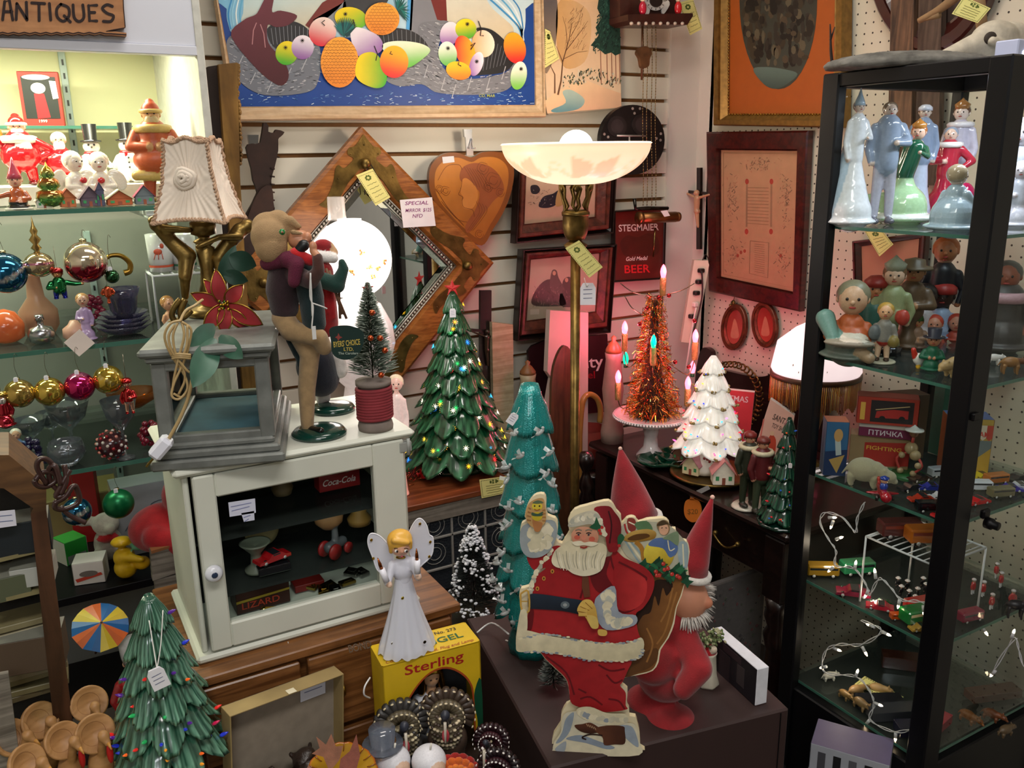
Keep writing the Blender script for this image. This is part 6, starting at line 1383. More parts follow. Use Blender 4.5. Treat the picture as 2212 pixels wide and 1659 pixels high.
for r_,q in((k*40,.004),(k*26,.007)):ro.tube([rc+nrm*q+RA@V3((r_*math.cos(a)*(1+.12*math.sin(4*a)),0,r_*math.sin(a)*(1+.12*math.cos(3*a))))for a in np.linspace(0,2*pi,19)[:-1]],k*13,7,True)
ro.tube(spl([rc+nrm*.009+RA@V3((x*k,0,z*k))for x,z in((-22,8),(-4,16),(6,0),(22,-10))],4,False),k*11,7); ro.tube(spl([rc+nrm*.01+RA@V3((x*k,0,z*k))for x,z in((-16,-16),(2,-8),(20,12))],4,False),k*10,7); ro.build('rosette',SHM,bl)
# poinsettia
PP_=V3((*hit(483,690,z=SBZ)[:2],SBZ+.0006)); PP_[1]-=.03; pn=T('poinsettia','red velvet poinsettia with gold edged petals lying on the silver box','artificial flower',PP_); pu=upright(PP_); PC=CR(pu,*C4)
def leaf(m,a,b,w_,bend,edge=None,em=None,col=None,off=PP_):
    a,b=V3(a),V3(b); ax=b-a; sd=ax.cross(pu.n).normalized(); L_=ax.length; n=9; V=[]; 
    if col:m.c=lin(col)
    for i in range(n+1):
        t=i/n; hw=w_*math.sin(pi*min(1,t*.96+.04))**.8*(1-.25*t); c=a+ax*t+pu.n*bend*math.sin(pi*t)
        for s_ in(-1,-.5,0,.5,1):V.append(c+sd*s_*hw+pu.n*(.12*hw*abs(s_)*2*(1 if bend>0 else-1)))
    fs=[[i*5+j,i*5+j+1,(i+1)*5+j+1,(i+1)*5+j]for i in range(n)for j in range(4)]; m.add([v for v in V],fs)
    if em is not None:
        for q in(0,4):em.tube([V[i*5+q]for i in range(n+1)],.0012,4)
G=lambda x,y,d=0:PC.w(x,y,d)-PP_
red=mat('red velvet petal','8f1018',rough=.85,sheen=.5,noise=(40,.25)); grn=mat('dark green fabric leaf','123b2c',rough=.6,noise=(30,.25)); tg=mat('translucent green leaf','2c5a46',rough=.4,noise=(20,.3),sheen=.3)
for a,b,w_ in(((430,850,.03),(290,800,.035),34),((430,840,.035),(405,690,.03),36),((440,850,.04),(350,960,.05),38),((450,850,.04),(440,980,.05),36),((460,850,.04),(620,940,.045),44),((450,840,.035),(530,760,.035),38),((440,830,.03),(350,740,.025),32),((460,870,.045),(560,960,.04),34)):
    p_=M(); e_=M(); leaf(p_,G(*a),G(*b),w_*k,.008,em=e_); o=p_.build('petal',red,pn); e_.build('gold_edge',BRASS,o)
for a,b,w_,mt_ in(((430,760,.0),(500,590,-.01),42,grn),((470,640,.0),(600,690,-.01),55,grn),((440,720,.0),(560,760,-.005),40,grn),((400,940,.15),(310,1100,.215),60,tg),((420,930,.15),(515,1000,.19),46,tg),((400,900,.12),(290,960,.17),46,tg)):
    p_=M(); leaf(p_,G(*a),G(*b),w_*k,.006); p_.build('leaf',mt_,pn)
ce=M(c='8d7a2a'); random.seed(1)
for i in range(16):ce.ell(G(440+rnd(-22,22),850+rnd(-22,22),.05),.0022,n=6,col=random.choice(['c9a43a','4a6a2a','a8852a']))
ce.build('stamens',METAL,pn)
# looped cord and plug hanging over the front corner
CX_=sbp(-.045,-.018); cl2=PL(CX_,(math.sin(math.radians(-17.5)),-math.cos(math.radians(-17.5)),0)); CC=CR(cl2,*C4); cp2=CC.w(155,1530,.01); lcd=M(cp2,'b49a6a')
for q in([(245,940),(200,950),(172,1000),(180,1060),(215,1130),(260,1200),(275,1260),(240,1305),(205,1290),(215,1230),(260,1130),(285,1040),(290,980),(250,945)],[(230,950),(210,1010),(225,1100),(270,1170),(300,1200),(285,1270),(250,1300),(212,1280)],[(250,950),(262,1010),(240,1100),(215,1200),(204,1270)],[(215,960),(190,1010),(205,1080),(250,1150),(262,1220),(232,1290)],[(275,960),(275,1050),(250,1120)]):lcd.tube(spl([CC.w(x,y,.006+.004*math.sin(i))for i,(x,y)in enumerate(q)],5,False),.0017,6)
for y in(1098,1106,1114):lcd.tube(spl([CC.w(205,y+6,.005),CC.w(240,y-6,.012),CC.w(292,y+2,.008)],5,False),.0019,6)
lcd.tube(spl([CC.w(300,1200,.006),CC.w(280,1300,.008),CC.w(240,1400,.01),CC.w(185,1500,.01)],6,False),.0024,6)
lcd.tube(spl([CC.w(240,945,.006),CC.w(262,900,-.004),CC.w(300,880,-.012),CC.w(330,862,-.03)],5,False),.0019,6)
ld_=T('lamp_cord','tan looped lamp cord with white plug hanging off the silver box corner','cord',cp2); lcd.build('cord',PLAST,ld_)
q=(CC.w(185,1500,.01)-CC.w(120,1575,.01)).to_track_quat('Z','Y').to_matrix().to_4x4()
M(cp2,'e6e8f4').box(CC.w(155,1530,.01),(k*72,k*56,k*98),.004,q).build('plug',PLAST,ld_)
M(cp2,'8d7a3a').box(CC.w(110,1590,.01),(k*40,k*8,k*60),.0005,q).build('prongs',METAL,ld_)
# the two carol singer dolls
def doll(label,P,prims,extra_parts,base_r=130/2.182):
    t=T('caroler_doll',label,'doll',P); u=upright(P); k=dep(P+V3((0,0,.15)))/F/2.182; c=CR(u,*C4); g=lambda x,y,d=0:V3(c.w(x,y,d))-P
    M(c='0e3a30').lathe([(base_r*k*2.182,0),(base_r*k*2.182*1.02,.004),(base_r*k*2.182*.9,.009),(base_r*k*2.182*.6,.012),(1e-5,.013)],36).build('base',GLOSS,t)
    for name,mt_,pr in prims(g,k):
        M().raw(blob(pr,.0026 if name not in('face',)else .0016,3)).build(name,mt_,t)
    extra_parts(t,g,k,c); return t
P1=V3((*hit(690,938,z=1.1905)[:2],1.1905+.0004))
def pr1(g,k):
    e=lambda x,y,d,rx,ry,c,ro=0:('e',g(x,y,d),(rx*k,min(rx,ry)*k*.9,ry*k),c,(0,0,0)); kp=lambda a,b,ra,rb,c:('k',g(*a),g(*b),ra*k,rb*k,c)
    TR='a58860'; CT='2c171d'; GR='0c2629'
    return[('trousers',FELT,[kp((725,930,0),(760,985,.01),55,50,TR),kp((760,985,.01),(890,1010,.02),48,42,TR),kp((890,1010,.02),(915,1060,.015),42,38,TR),kp((800,1020,.0),(850,1100,0),45,48,TR),kp((850,1100,0),(835,1260,0),47,42,TR),kp((835,1260,0),(838,1440,0),42,31,TR)]),
            ('lifted_boot',GLOSS,[kp((930,1070,.0),(990,1085,-.01),22,16,'12100f')]),('boot',GLOSS,[kp((845,1455,.0),(900,1440,.025),22,18,'12100f'),e(860,1462,.01,40,14,'12100f')]),
            ('tail_coat',FELT,[kp((830,720,.01),(855,830,.01),58,60,GR),kp((855,830,.01),(870,950,.01),58,55,GR),kp((820,1060,-.02),(800,1170,-.02),50,12,GR),kp((770,1040,-.02),(800,1130,-.02),36,22,GR),kp((760,980,-.03),(850,1060,-.03),40,40,GR)]),
            ('jacket',FELT,[kp((730,690,0),(720,800,0),70,76,CT),kp((720,800,0),(730,880,0),76,66,CT),kp((780,715,.02),(850,740,.04),42,38,'3c2224'),kp((850,740,.04),(888,690,.05),36,28,'4a2a22'),kp((888,690,.05),(882,630,.05),28,24,'4a2a22')]),
            ('scarf',mat('plum knit','5a1430',rough=.95,bump=(900,.9)),[kp((650,670,.01),(760,640,.03),34,36,'5a1430'),kp((750,650,.035),(790,660,.04),36,34,'5a1430'),kp((785,670,.045),(775,740,.05),34,28,'5a1430')]),
            ('collar',FELT,[kp((780,620,.03),(850,650,.03),30,26,'b8141a')]),
            ('face',SATIN,[e(800,560,.01,52,46,'b9805e'),e(838,545,.02,20,24,'c08462'),e(862,582,.045,18,26,'b9805e'),kp((862,600,.045),(880,625,.05),16,20,'b9805e'),kp((820,580,.03),(800,600,.03),26,22,'0f1416')]),
            ('flat_cap',mat('camel felt','a0835e',rough=.95,bump=(700,.5)),[e(655,500,0,76,66,'a0835e'),e(660,545,.01,84,84,'a0835e'),e(668,590,.015,74,76,'a0835e'),kp((700,480,.0),(770,530,.0),56,34,'a0835e'),kp((755,470,.01),(800,500,.01),24,12,'a0835e'),kp((770,520,.025),(812,528,.025),14,8,'a0835e')])]
def ex1(t,g,k,c):
    M(c='1f7a3a').ell(g(722,514,.045),(k*14,.003,k*14)).ell(g(722,514,.05),(k*5,.003,k*5),col='8a4a2a').build('cap_button',GLOSS,t)
    b=M(c='0e2b26').slab(c,spl([(938,945),(1000,932),(1050,940),(1090,968),(1080,1040),(1040,1080),(990,1085),(950,1060),(942,1000)],4),.06,.061); b.off=V3(P1); b.V=[v-P1 for v in b.V]; tg_=b.build('maker_tag',PAPER,t)
    m=M(P1,'c8b050').ptext(c,"BYERS' CHOICE",955,1030,26,.0614,wpx=120,ang=6).ptext(c,'LTD.',1000,1046,16,.0614,wpx=44); m.build('lettering',PAPER,tg_)
    M(P1,'a8b4a8').ptext(c,'The Carolers',975,1062,11,.0614,wpx=90).slab(c,[(960,985),(972,978),(975,965),(982,980),(994,985),(980,992),(976,1004),(970,990)],.0612,col='8a3a34').build('small_lettering',PAPER,tg_)
    M(c='d9d9d6').tube(spl([g(850,695,.06),g(848,800,.06),g(862,850,.06),g(855,950,.06)],4,False),.0011,5).tube(spl([g(855,830,.06),g(905,850,.055),g(925,862,.05)],4,False),.0011,5).tube(spl([g(850,695,.06),g(855,800,.06),g(858,890,.06)],4,False),.0011,5).box(g(866,965,.06),(k*18,.001,k*60),0).build('tag_string',PAPER,t)
doll('caroler doll in camel flat cap and plum scarf lifting one knee',P1,pr1,ex1)
P2=V3((*hit(720,886,z=1.1905)[:2],1.1905+.0004))
def pr2(g,k):
    e=lambda x,y,d,rx,ry,c:('e',g(x,y,d),(rx*k,min(rx,ry)*k*.9,ry*k),c); kp=lambda a,b,ra,rb,c:('k',g(*a),g(*b),ra*k,rb*k,c)
    return[('stockings',FELT,[kp((895,1230,-.01),(900,1330,-.01),26,20,'d8d4d0'),kp((925,1230,-.01),(930,1320,-.01),24,18,'d8d4d0')]),('shoes',GLOSS,[e(905,1350,.0,34,16,'141414')]),
            ('skirt',FELT,[kp((880,1060,-.01),(890,1200,-.01),66,92,'0e1222'),kp((880,1160,0),(900,1215,0),96,90,'0e1222')]),
            ('coat',FELT,[kp((900,720,-.01),(910,960,-.01),60,74,'a01418'),kp((940,780,.01),(958,920,.01),22,18,'b3141a')]),
            ('green_sleeve',FELT,[kp((880,735,.02),(975,765,.03),38,38,'0f3a32'),kp((975,765,.03),(1006,690,.03),36,24,'0f3a32'),kp((1006,690,.03),(998,660,.03),24,18,'0f3a32')]),
            ('face',SATIN,[e(900,610,-.01,40,44,'c8907a')]),('bonnet',FELT,[e(910,590,-.005,42,30,'9a1a20'),kp((880,640,.005),(960,650,.0),26,24,'e8e4e0'),kp((940,590,-.01),(965,625,-.01),20,20,'c8a078')]),
            ('apron',FELT,[kp((985,1130,.0),(990,1180,.0),34,38,'ddd9d6')])]
def ex2(t,g,k,c):
    m=M(c='6a4a34')
    for a,b in(((925,690),(1020,920)),((940,700),(1000,900)),((960,780),(1010,900)),((985,780),(990,920))):m.tube([g(*a,.02),g(*b,.03)],.0022,5)
    m.build('stick_bundle',MATTE,t)
doll('caroler doll in red coat, navy skirt and white apron behind the flat capped one',P2,pr2,ex2,48)
# yellow boxed angel and the lit angel on top
zt3=.88; A3,B3,C3=hit(825,1440,z=zt3),hit(1037,1384,z=zt3),hit(800,1400,z=zt3); wv=B3-A3; yb=math.atan2(wv[1],wv[0]); wY=wv.length; dY=.062; hY=zt3-RZ
Mid=(A3+B3)/2; yx=T('angel_light_box','yellow cardboard angel light box with arched window, under the small angel','box',(Mid[0],Mid[1],RZ+.0006),yb); hY-=.0008
YB=mat('yellow printed card','d8b41c',rough=.45,noise=(20,.1))
class FY:
    n=V3((0,-1,0))
    def w(s,u,v,d=0):return V3(((u-.5)*wY,-d,(1-v)*hY))
class FT:
    n=V3((0,0,1))
    def w(s,u,v,d=0):return V3(((u-.5)*wY,(1-v)*dY,hY+d))
arch=[(.14,1),(.15,.62),(.2,.44),(.3,.3),(.43,.195),(.56,.16),(.68,.185),(.8,.27),(.88,.38),(.91,.52),(.92,1)]
hole=M().slab(FY(),[(0,0),(1,0),(1,1)]+arch[::-1]+[(0,1)],-.0015,0); hole.build('front_panel',YB,yx)
M().box((0,dY-.001,hY/2),(wY,.002,hY),0).box((-wY/2+.001,dY/2,hY/2),(.002,dY,hY),0).box((wY/2-.001,dY/2,hY/2),(.002,dY,hY),0).box((0,dY/2,hY-.0012),(wY,dY,.002),0).build('carton',YB,yx)
M(c='2a2a2c').box((0,dY-.004,hY/2),(wY-.006,.002,hY-.01),0).build('dark_backing',MATTE,yx)
M(c='a8481c').line(FY(),spl([(a,b)for a,b in arch],3,False),.018,.0004).build('arch_border',PRINT,yx)
M(c='0c4a30').slab(FY(),spl([(.0,.62),(.08,.64),(.13,.74),(.15,1),(0,1)],3),.0003).slab(FY(),spl([(1,.38),(.93,.46),(.92,.6),(.95,.8),(.93,1),(1,1)],3),.0003).build('green_corner',PRINT,yx)
class FYa(FY):
    def w(s,u,v,d=0):return FY.w(s,u/wY,v/hY,d)
class FTa:
    n=V3((0,0,1))
    def w(s,u,v,d=0):return V3((u-wY/2,dY-v,hY+d))
M(c='a81c1c').ptext(FYa(),'Sterling',.034,.0245,.016,.0005,wpx=.094).build('lettering',PRINT,yx)
M(c='0c5a34').ptext(FTa(),'ANGEL',.06,.04,.015,.0006,wpx=.078).build('top_lettering',PRINT,yx)
M(c='a8501c').ptext(FTa(),'Complete with Cord, Plug and Lamp',.008,.058,.007,.0006,wpx=.14,ital=.3).build('script_lettering',PRINT,yx)
M(c='1c1c1c').ptext(FTa(),'No. 273',.1,.016,.008,.0006,wpx=.035).build('number',PRINT,yx)
aw=T('boxed_angel','gold haired angel head and shoulders inside the yellow box window','doll',yx.matrix_basis@V3((.006,.028,-.006)),yb)
M().raw(blob([('e',(0,0,.128),(.013,.013,.017),'c89a74'),('k',(0,.002,.1),(0,.002,.115),.008,.007,'c89a74'),('k',(-.02,.003,.085),(.02,.003,.085),.014,.014,'d8dce4'),('k',(0,.004,.02),(0,.004,.08),.024,.02,'d8dce4')],.0018)).build('body',SATIN,aw)
M(c='c8a23a').raw(blob([('e',(0,.004,.136),(.016,.015,.014),'d8b850'),('k',(-.014,.002,.13),(-.017,.0,.105),.006,.006,'8a6a28'),('k',(.014,.002,.13),(.017,.0,.105),.006,.006,'8a6a28')],.0016)).build('hair',METAL,aw)
for s_ in(-1,1):M(c='2a1c14').ell((s_*.0045,-.0122,.129),(.0022,.001,.0012),n=6).build('eye',GLOSS,aw)
M(yx.location,'e0e0e0').tube(spl([hit(800,1470,y=1.08),hit(790,1490,y=1.07),hit(789,1508,y=1.07),hit(800,1515,y=1.08)],5,False),.0015,5).build('cord',PLAST,yx)
bpy.data.objects['cord'].name='plug_cord'
# angel
Ca=(380,960,2.374); AP_=yx.matrix_basis@V3((-.028,.03,hY+.001)); an=T('angel_tree_topper','blonde plastic angel with white gauze gown and two candles on the yellow box','angel figure',AP_); ac=CR(upright(AP_),*Ca); ka=dep(AP_+V3((0,0,.08)))/F/2.374; g=lambda x,y,d=0:V3(ac.w(x,y,d))-AP_
VEIL=glass('white gauze','e8ecf4',.1,.5,.72,'eef0fa'); hz_=g(1165,690)[2]
wx_=g(1165,690)[0]; bx_=g(1185,1030)[0]
m=M(); n=96
def gow(rb,rt,z0,z1,sc,x0,x1):
    vs=[]
    for i in range(25):
        t=i/24; r=rt+(rb-rt)*(1-t)**1.25
        for j in range(n):
            a=2*pi*j/n; q=r*(1+.05*math.sin(a*13)*(1-t)+.03*math.sin(a*7+1)*(1-t)); vs.append((x0+(x1-x0)*t+q*math.cos(a),q*.8*math.sin(a),z0+(z1-z0)*t-(.004*abs(math.sin(a*sc))if i==0 else 0)+.004))
    return vs,[[i*n+j,i*n+(j+1)%n,(i+1)*n+(j+1)%n,(i+1)*n+j]for i in range(24)for j in range(n)]
m.add(*gow(ka*150,ka*44,0,hz_,9,bx_,wx_)); m.build('gown',VEIL,an)
m=M(c='e8eaf4'); m.add(*gow(ka*110,ka*36,0,hz_*.98,5,bx_,wx_)); m.build('underskirt',mat('satin white','cfd6e4',rough=.45,noise=(30,.06)),an)
M(c='dfe2ee').raw(blob([('e',g(1165,640),(ka*60,ka*48,ka*62),'d8dae6'),('k',g(1165,690),g(1165,600),ka*42,ka*40,'d8dae6'),('k',g(1110,610,.005),g(1085,680,.02),ka*24,ka*18,'d8dae6'),('k',g(1215,590,.005),g(1240,650,.02),ka*24,ka*18,'d8dae6'),('e',g(1095,680,.025),(ka*16,)*3,'e0c0a8'),('e',g(1240,640,.025),(ka*16,)*3,'e0c0a8'),('k',g(1155,570),g(1155,600),ka*20,ka*26,'d9ae90')],.002)).build('bodice',SATIN,an)
RV=Matrix.Rotation(face(AP_),3,'Z')
hd_=g(1152,505,.01)
m=M().raw(blob([('e',hd_,(ka*52,ka*48,ka*54),'dba88c'),('e',hd_+RV@V3((ka*6,-ka*48,-ka*12)),(ka*8,)*3,'d59c80')],.0018)); m.build('head',PLAST,an)
for s_ in(-22,26):
    M(c='f0f0ee').ell(g(1152+s_,512,.01)+RV@V3((0,-ka*43,0)),(ka*11,ka*4,ka*8),n=8).ell(g(1156+s_,513,.01)+RV@V3((0,-ka*46,0)),(ka*6,ka*3,ka*7),n=8,col='1c1410').tube([g(1152+s_-12,500,.01)+RV@V3((0,-ka*42,0)),g(1152+s_,496,.01)+RV@V3((0,-ka*45,0)),g(1152+s_+12,502,.01)+RV@V3((0,-ka*42,0))],ka*2.4,4,col='3a2418').build('eye',GLOSS,an)
M(c='b0303a').ell(g(1158,541,.01)+RV@V3((0,-ka*42,0)),(ka*8,ka*3,ka*4),n=8).build('mouth',GLOSS,an)
M().raw(blob([('e',hd_+RV@V3((-ka*4,ka*10,ka*28)),(ka*66,ka*58,ka*56),'e6b653'),('k',hd_+RV@V3((-ka*46,-ka*18,ka*24)),hd_+RV@V3((-ka*48,-ka*12,-ka*22)),ka*18,ka*12,'e6b653'),('k',hd_+RV@V3((ka*46,-ka*14,ka*24)),hd_+RV@V3((ka*48,-ka*8,-ka*12)),ka*15,ka*10,'e6b653'),('k',hd_+RV@V3((-ka*30,-ka*42,ka*50)),hd_+RV@V3((ka*34,-ka*40,ka*34)),ka*16,ka*14,'dca63e')],.002)).build('hair',mat('moulded yellow hair','e0ac46',rough=.35,noise=(20,.12)),an)
for q in([(1110,660),(1040,660),(1010,590),(985,520),(990,475),(1015,465),(1060,490),(1110,560)],[(1200,560),(1195,470),(1225,405),(1255,388),(1285,420),(1300,470),(1320,490),(1315,570),(1270,620),(1235,640)]):
    P=spl(q,5); m=M(AP_).slab(ac,P,-.006,-.0055); w_=m.build('wing',VEIL,an); M(AP_,'f2f4fc').tube([ac.w(x[0],x[1],-.0055)for x in P],ka*3.5,5,True).build('wing_edge',PLAST,w_)
sq=M(c='c8a23a')
for x,y in((1252,412),(1305,505),(1300,580),(1002,495),(1058,650),(1012,590)):sq.ell(g(x,y,-.003),(ka*8,.0006,ka*8),n=8)
for x,y,c in((1110,972,'e8e8e0'),(1200,970,'c8b040'),(1272,966,'3a3420'),(1162,762,'c8b040')):sq.ell(g(x,y,ka*(95 if y>900 else 50)*.8+.004),(ka*9,.0008,ka*9),n=8,col=c)
sq.build('sequins',METAL,an)
for x,y,x2,y2 in((1080,655,1055,590),(1235,612,1232,545)):
    M(c='f0f0fa').tube([g(x,y,.03),g(x2,y2,.03)],ka*16,12).build('candle',PLAST,an)
    dx_,dy_=x2-x,y2-y; M(c='8a4a20').tube([g(x2,y2,.03),g(x2+dx_*.35,y2+dy_*.35,.03),g(x2+dx_*.8,y2+dy_*.85,.03)],[ka*9,ka*9,ka*2],8).build('flame_bulb',METAL,an)
M(c='a8842a').tube([g(1152+22*math.cos(a),566+6*math.sin(a),.008)for a in np.linspace(0,2*pi,13)[:-1]],ka*4,5,True).build('collar',METAL,an)
# left display case
SK='d8a084'
def on7(px,by,z):
    if z<Z1-.001:return on(px,by,z)
    y=1.96 if by<405 else 1.815 if by<426 else 1.75
    return V3((hit(px,by,y=y)[0],y,Z1+(.0365 if by<405 else .0008)))
def F_(label,px,by,ty,z,robe,cat='figurine',name='figurine',ex=0,**k):
    p=on7(px,by,z); h=hgt(p,ty); return fig(name,label,cat,p,face(p,ex),h,robe,**k)
F_('large jolly red santa with toys on his shoulder at the top left',55,398,248,Z1,'b5161e',rr=.27,top='b5161e',ws=.2,legs='b5161e',shoe='5a0f16',hat='santa',beard='efe9e0',skin=SK,hd=.12,arms=('up','hip'),collar='eee0d4',hair='efe9e0',extra=[('e',(-.3,.05,.72),(.11,.1,.14),'c8762a'),('e',(-.36,0,.86),(.05,.05,.06),'e0b848'),('e',(0,-.02,.42),(.27,.24,.22),'b5161e'),('e',(.05,-.17,.56),(.11,.06,.09),'ece4dc'),('k',(-.22,-.05,.36),(.22,-.05,.36),.04,.04,'e9dcd6')])
F_('bald red santa with white beard, next to the large jolly one',140,398,283,Z1,'b01820',rr=.27,ws=.17,hd=.14,beard='f0ece4',skin='e0a88c',hair='efe9e0',arms=('hip','hip'),extra=[('e',(0,-.02,.38),(.27,.22,.25),'b01820'),('k',(-.2,-.12,.5),(.2,-.12,.5),.03,.03,'d86a5a')])
def snowman(label,px,by,ty,z):
    p=on7(px,by,z); h=hgt(p,ty); t=T('snowman_figurine',label,'figurine',p,face(p),'ceramic snowmen on the riser',h); W_='eae6d8'
    M().raw(blob([('e',(0,0,.2),(.21,.18,.2),W_),('e',(0,0,.4),(.17,.15,.17),W_),('k',(-.15,0,.42),(-.24,-.06,.28),.06,.05,W_),('k',(.15,0,.42),(.26,-.06,.3),.06,.05,W_),('e',(-.12,-.08,.05),(.12,.13,.05),W_),('e',(.12,-.08,.05),(.12,.13,.05),W_)],.014)).build('body',GLOSS,t)
    hd=M(c=W_).ell((0,0,.62),(.14,.13,.13)); [hd.ell((s_*.045,-.118,.65),.02,n=6,col='141210')for s_ in(-1,1)]; hd.ell((0,-.14,.61),(.018,.03,.018),n=6,col='2a1a14'); hd.build('head',GLOSS,t)
    M(c='16161a').lathe([(.17,.7),(.17,.725),(.105,.735),(.12,1.0),(1e-5,1.0)],20).build('top_hat',GLOSS,t)
    M(c='a8262c').tube([(.11*math.cos(a),.1*math.sin(a),.51)for a in np.linspace(0,2*pi,15)[:-1]],.03,6,True).box((-.03,-.13,.47),(.05,.02,.08),.01).build('scarf',GLOSS,t)
    b=M(c='1a1816'); [b.ell((0,-.15-.02*i,.42-i*.08),.018,n=7)for i in range(3)]; b.build('buttons',GLOSS,t); return t
snowman('ceramic snowman in black top hat, left of the two',207,386,268,Z1+.0245); snowman('ceramic snowman in black top hat, right of the two',283,384,265,Z1+.0245)
F_('tall faded orange and tan santa statue behind the lampshade',345,412,217,Z1,'b4522a',rr=.2,ws=.15,hd=.095,top='a8481f',hat='santa',hatc='a8401f',collar='b99a58',beard='b29a70',skin='b8895e',hair='b49a60',arms=('front','front'),legs='9a3e20',shoe='8a6a3a',mt=SATIN,extra=[('e',(0,0,.42),(.22,.18,.14),'b4522a'),('k',(-.2,-.06,.27),(.2,-.06,.27),.05,.05,'c2a45c')])
F_('seated pink hatted pixie in black trousers at the front left',40,440,358,Z1,'181616',rr=.26,ws=.16,hd=.17,top='a8522c',hat='cone',hatc='c04a5c',skin='dfa98e',hair='e0c8b4',arms=('out','front'),base=.3,basec='dcd6cc')
p=on7(110,432,Z1); h=hgt(p,348); t=T('glass_tree_ornament','small green striped tree ornament with gold tip','ornament',p,0,None,h)
M().lathe([(.02,.0),(.2,.06),(.3,.2),(.27,.34),(.16,.4),(.24,.46),(.2,.6),(.11,.66),(.16,.7),(.1,.84),(.03,.9),(1e-5,1)],24,cols=['cfae4a','6f9a4a','79ae58','c8602a','5c9444','79ae58','c8602a','5c9444','8ab868','d09a2c','d8b53a','e0c040']).build('body',FOIL,t)
for lab,px,by,ty,ex in(('white glazed kneeling angel with folded wings',168,418,323,40),('white glazed angel child holding a red heart',222,414,325,0)):
    F_(lab,px,by,ty,Z1,'e6e2d8',rr=.3,ws=.15,hd=.18,hair='e6e2d8',skin='e8ded2',arms=('front','front'),ex=ex,extra=[('e',(-.28,.1,.45),(.16,.04,.22),'e6e2d8',(0,30,0)),('e',(.28,.1,.45),(.16,.04,.22),'e6e2d8',(0,-30,0)),('e',(.0,-.2,.45),(.07,.05,.06),'b5202a')])
for lab,px,by,w_,h_,wl,rf,rh in(('little white cardboard village house',95,443,30,16,'d0ccc4','b8a898',.5),('little orange village house with brown roof',147,443,30,20,'b0623a','a8563c',.6),('little grey village house with plum roof',195,440,38,18,'5a4a58','4a3440',.6),('narrow blue village church with steep roof',217,438,16,34,'4a4a64','5a3238',1.0),('long cream roofed village house beside the church',258,436,50,14,'b05a34','cfc4a0',.35),('little grey village house with magenta roof by the lampshade',312,436,38,18,'6a7278','7a2a44',.55)):
    q=on7(px,by,Z1); kq=dep(q)/F; house('village_house',lab,q,face(q,8),w_*kq,22*kq,h_*kq,wl,rf,group='village houses along the top shelf',rh=rh)
zl=hit(150,274,y=2.12)[2]; bpy.data.objects['upper_ledge'].location[2]+=zl-.003-1.628
q=hit(97,272,y=2.1); q[2]=zl+.0006; kq=dep(q)/F
def artH(a,P):
    a.slab(P,[(.08,.09),(.92,.09),(.92,.86),(.08,.86)],.0002,col='141a16').slab(P,oval(.45,.1,.34,.05),.0004,col='e8e4dc').slab(P,[(.35,.4),(.6,.4),(.68,.84),(.36,.86)],.0005,col='a8161e').slab(P,oval(.47,.3,.18,.1),.0006,col='e8dcd0').slab(P,[(.76,.16),(.92,.17),(.94,.48),(.8,.5)],.0006,col='f2f0ee'); a.ptext(P,'1999',.38,.93,.05,.0003,col='e8dcd0',wpx=.2)
cbox('ornament_box','red and black ornament box with a santa picture on the high ledge','box',q,face(q,-6),78*kq,.03,ztop(q,155),'b02a20',ct='e8dcd0',art=artH)
hangtag(hit(62,452,y=1.69),case,.02); hangtag(hit(99,440,y=1.69),case,.01)
def hang(label,px,py,rpx,c1,c2=None,yy=1.68,cat='ornament',name='glass_ornament',**k):
    q=hit(px,py,y=yy); kq=dep(q)/F; return bauble(name,label,q,rpx*kq,c1,c2,**k)
zigz=lambda a,z:1 if z<-.1+.12*(abs((a*9/pi)%2-1)-.5)else 0
hang('big peacock blue glass ball with white frosting swirl at the left edge',12,590,43,'0a5f8a','d8dce0',pat=lambda a,z:1 if abs(z-.5*math.sin(a*1+.9)-.1)<.1 else 0,hook=.05)
sp5=hang('pink and gold banded ornament with tall gold spire finial',84,572,31,'c8b48c','b8608a',pat=lambda a,z:1 if .0<z<.22 else 0,hook=.01,sq=.86)
q=sp5.location; kq=dep(q)/F; M(c='b89a5c').lathe([(kq*8,kq*24),(kq*5,kq*30),(kq*11,kq*36),(kq*5,kq*44),(kq*12,kq*54),(kq*5,kq*64),(kq*8,kq*72),(kq*3,kq*84),(1e-5,kq*104)],16).build('spire',METAL,sp5)
hang('white and crimson zigzag glass ball in the middle of the second row',185,566,44,'dccfb4','9a1430',pat=zigz,hook=.02)
hang('tiny dark green ball with gold hanger',242,597,15,'0c4a22',hook=.06,tagp=True)
for i,(px,py,r,c,c2,lab)in enumerate(((42,850,31,'b89a4a','c8a870','leftmost of the gold balls in the lower row, peach flush'),(107,846,31,'c8ac48','c84a2a','gold ball with red spots, second in the lower row'),(172,834,31,'b80a5a','e07aa0','magenta ball between the gold ones'),(234,820,31,'c8a83c','d8c890','gold ball with pale leaf relief, right end of the lower row'))):
    hang(lab,px,py,r,c,c2,hook=.045,tagp=True,group='ball ornaments hung along the third shelf',pat=[None,lambda a,z:1 if math.sin(a*3)*math.cos(z*5)>.88 else 0,lambda a,z:1 if z>.75 else 0,lambda a,z:1 if abs(math.sin(a*2+z*3))<.12 else 0][i]or(lambda a,z:.5-.5*math.cos(a+2)))
hang('matt green ball with oval white sticker in front of the toy shelf',256,1088,32,'0a5c34',hook=.045,yy=1.66,mt=mat('matt green ball','0f6b3e',rough=.3,metal=.6),tagp=True)
hang('peacock blue ball with silver glitter hung below the brown cord',166,1105,30,'0a5a80','d0d8dc',hook=.1,yy=1.672,pat=lambda a,z:1 if abs(z+.2*math.sin(2*a))<.16 and-2<a-4.6<1 else 0)
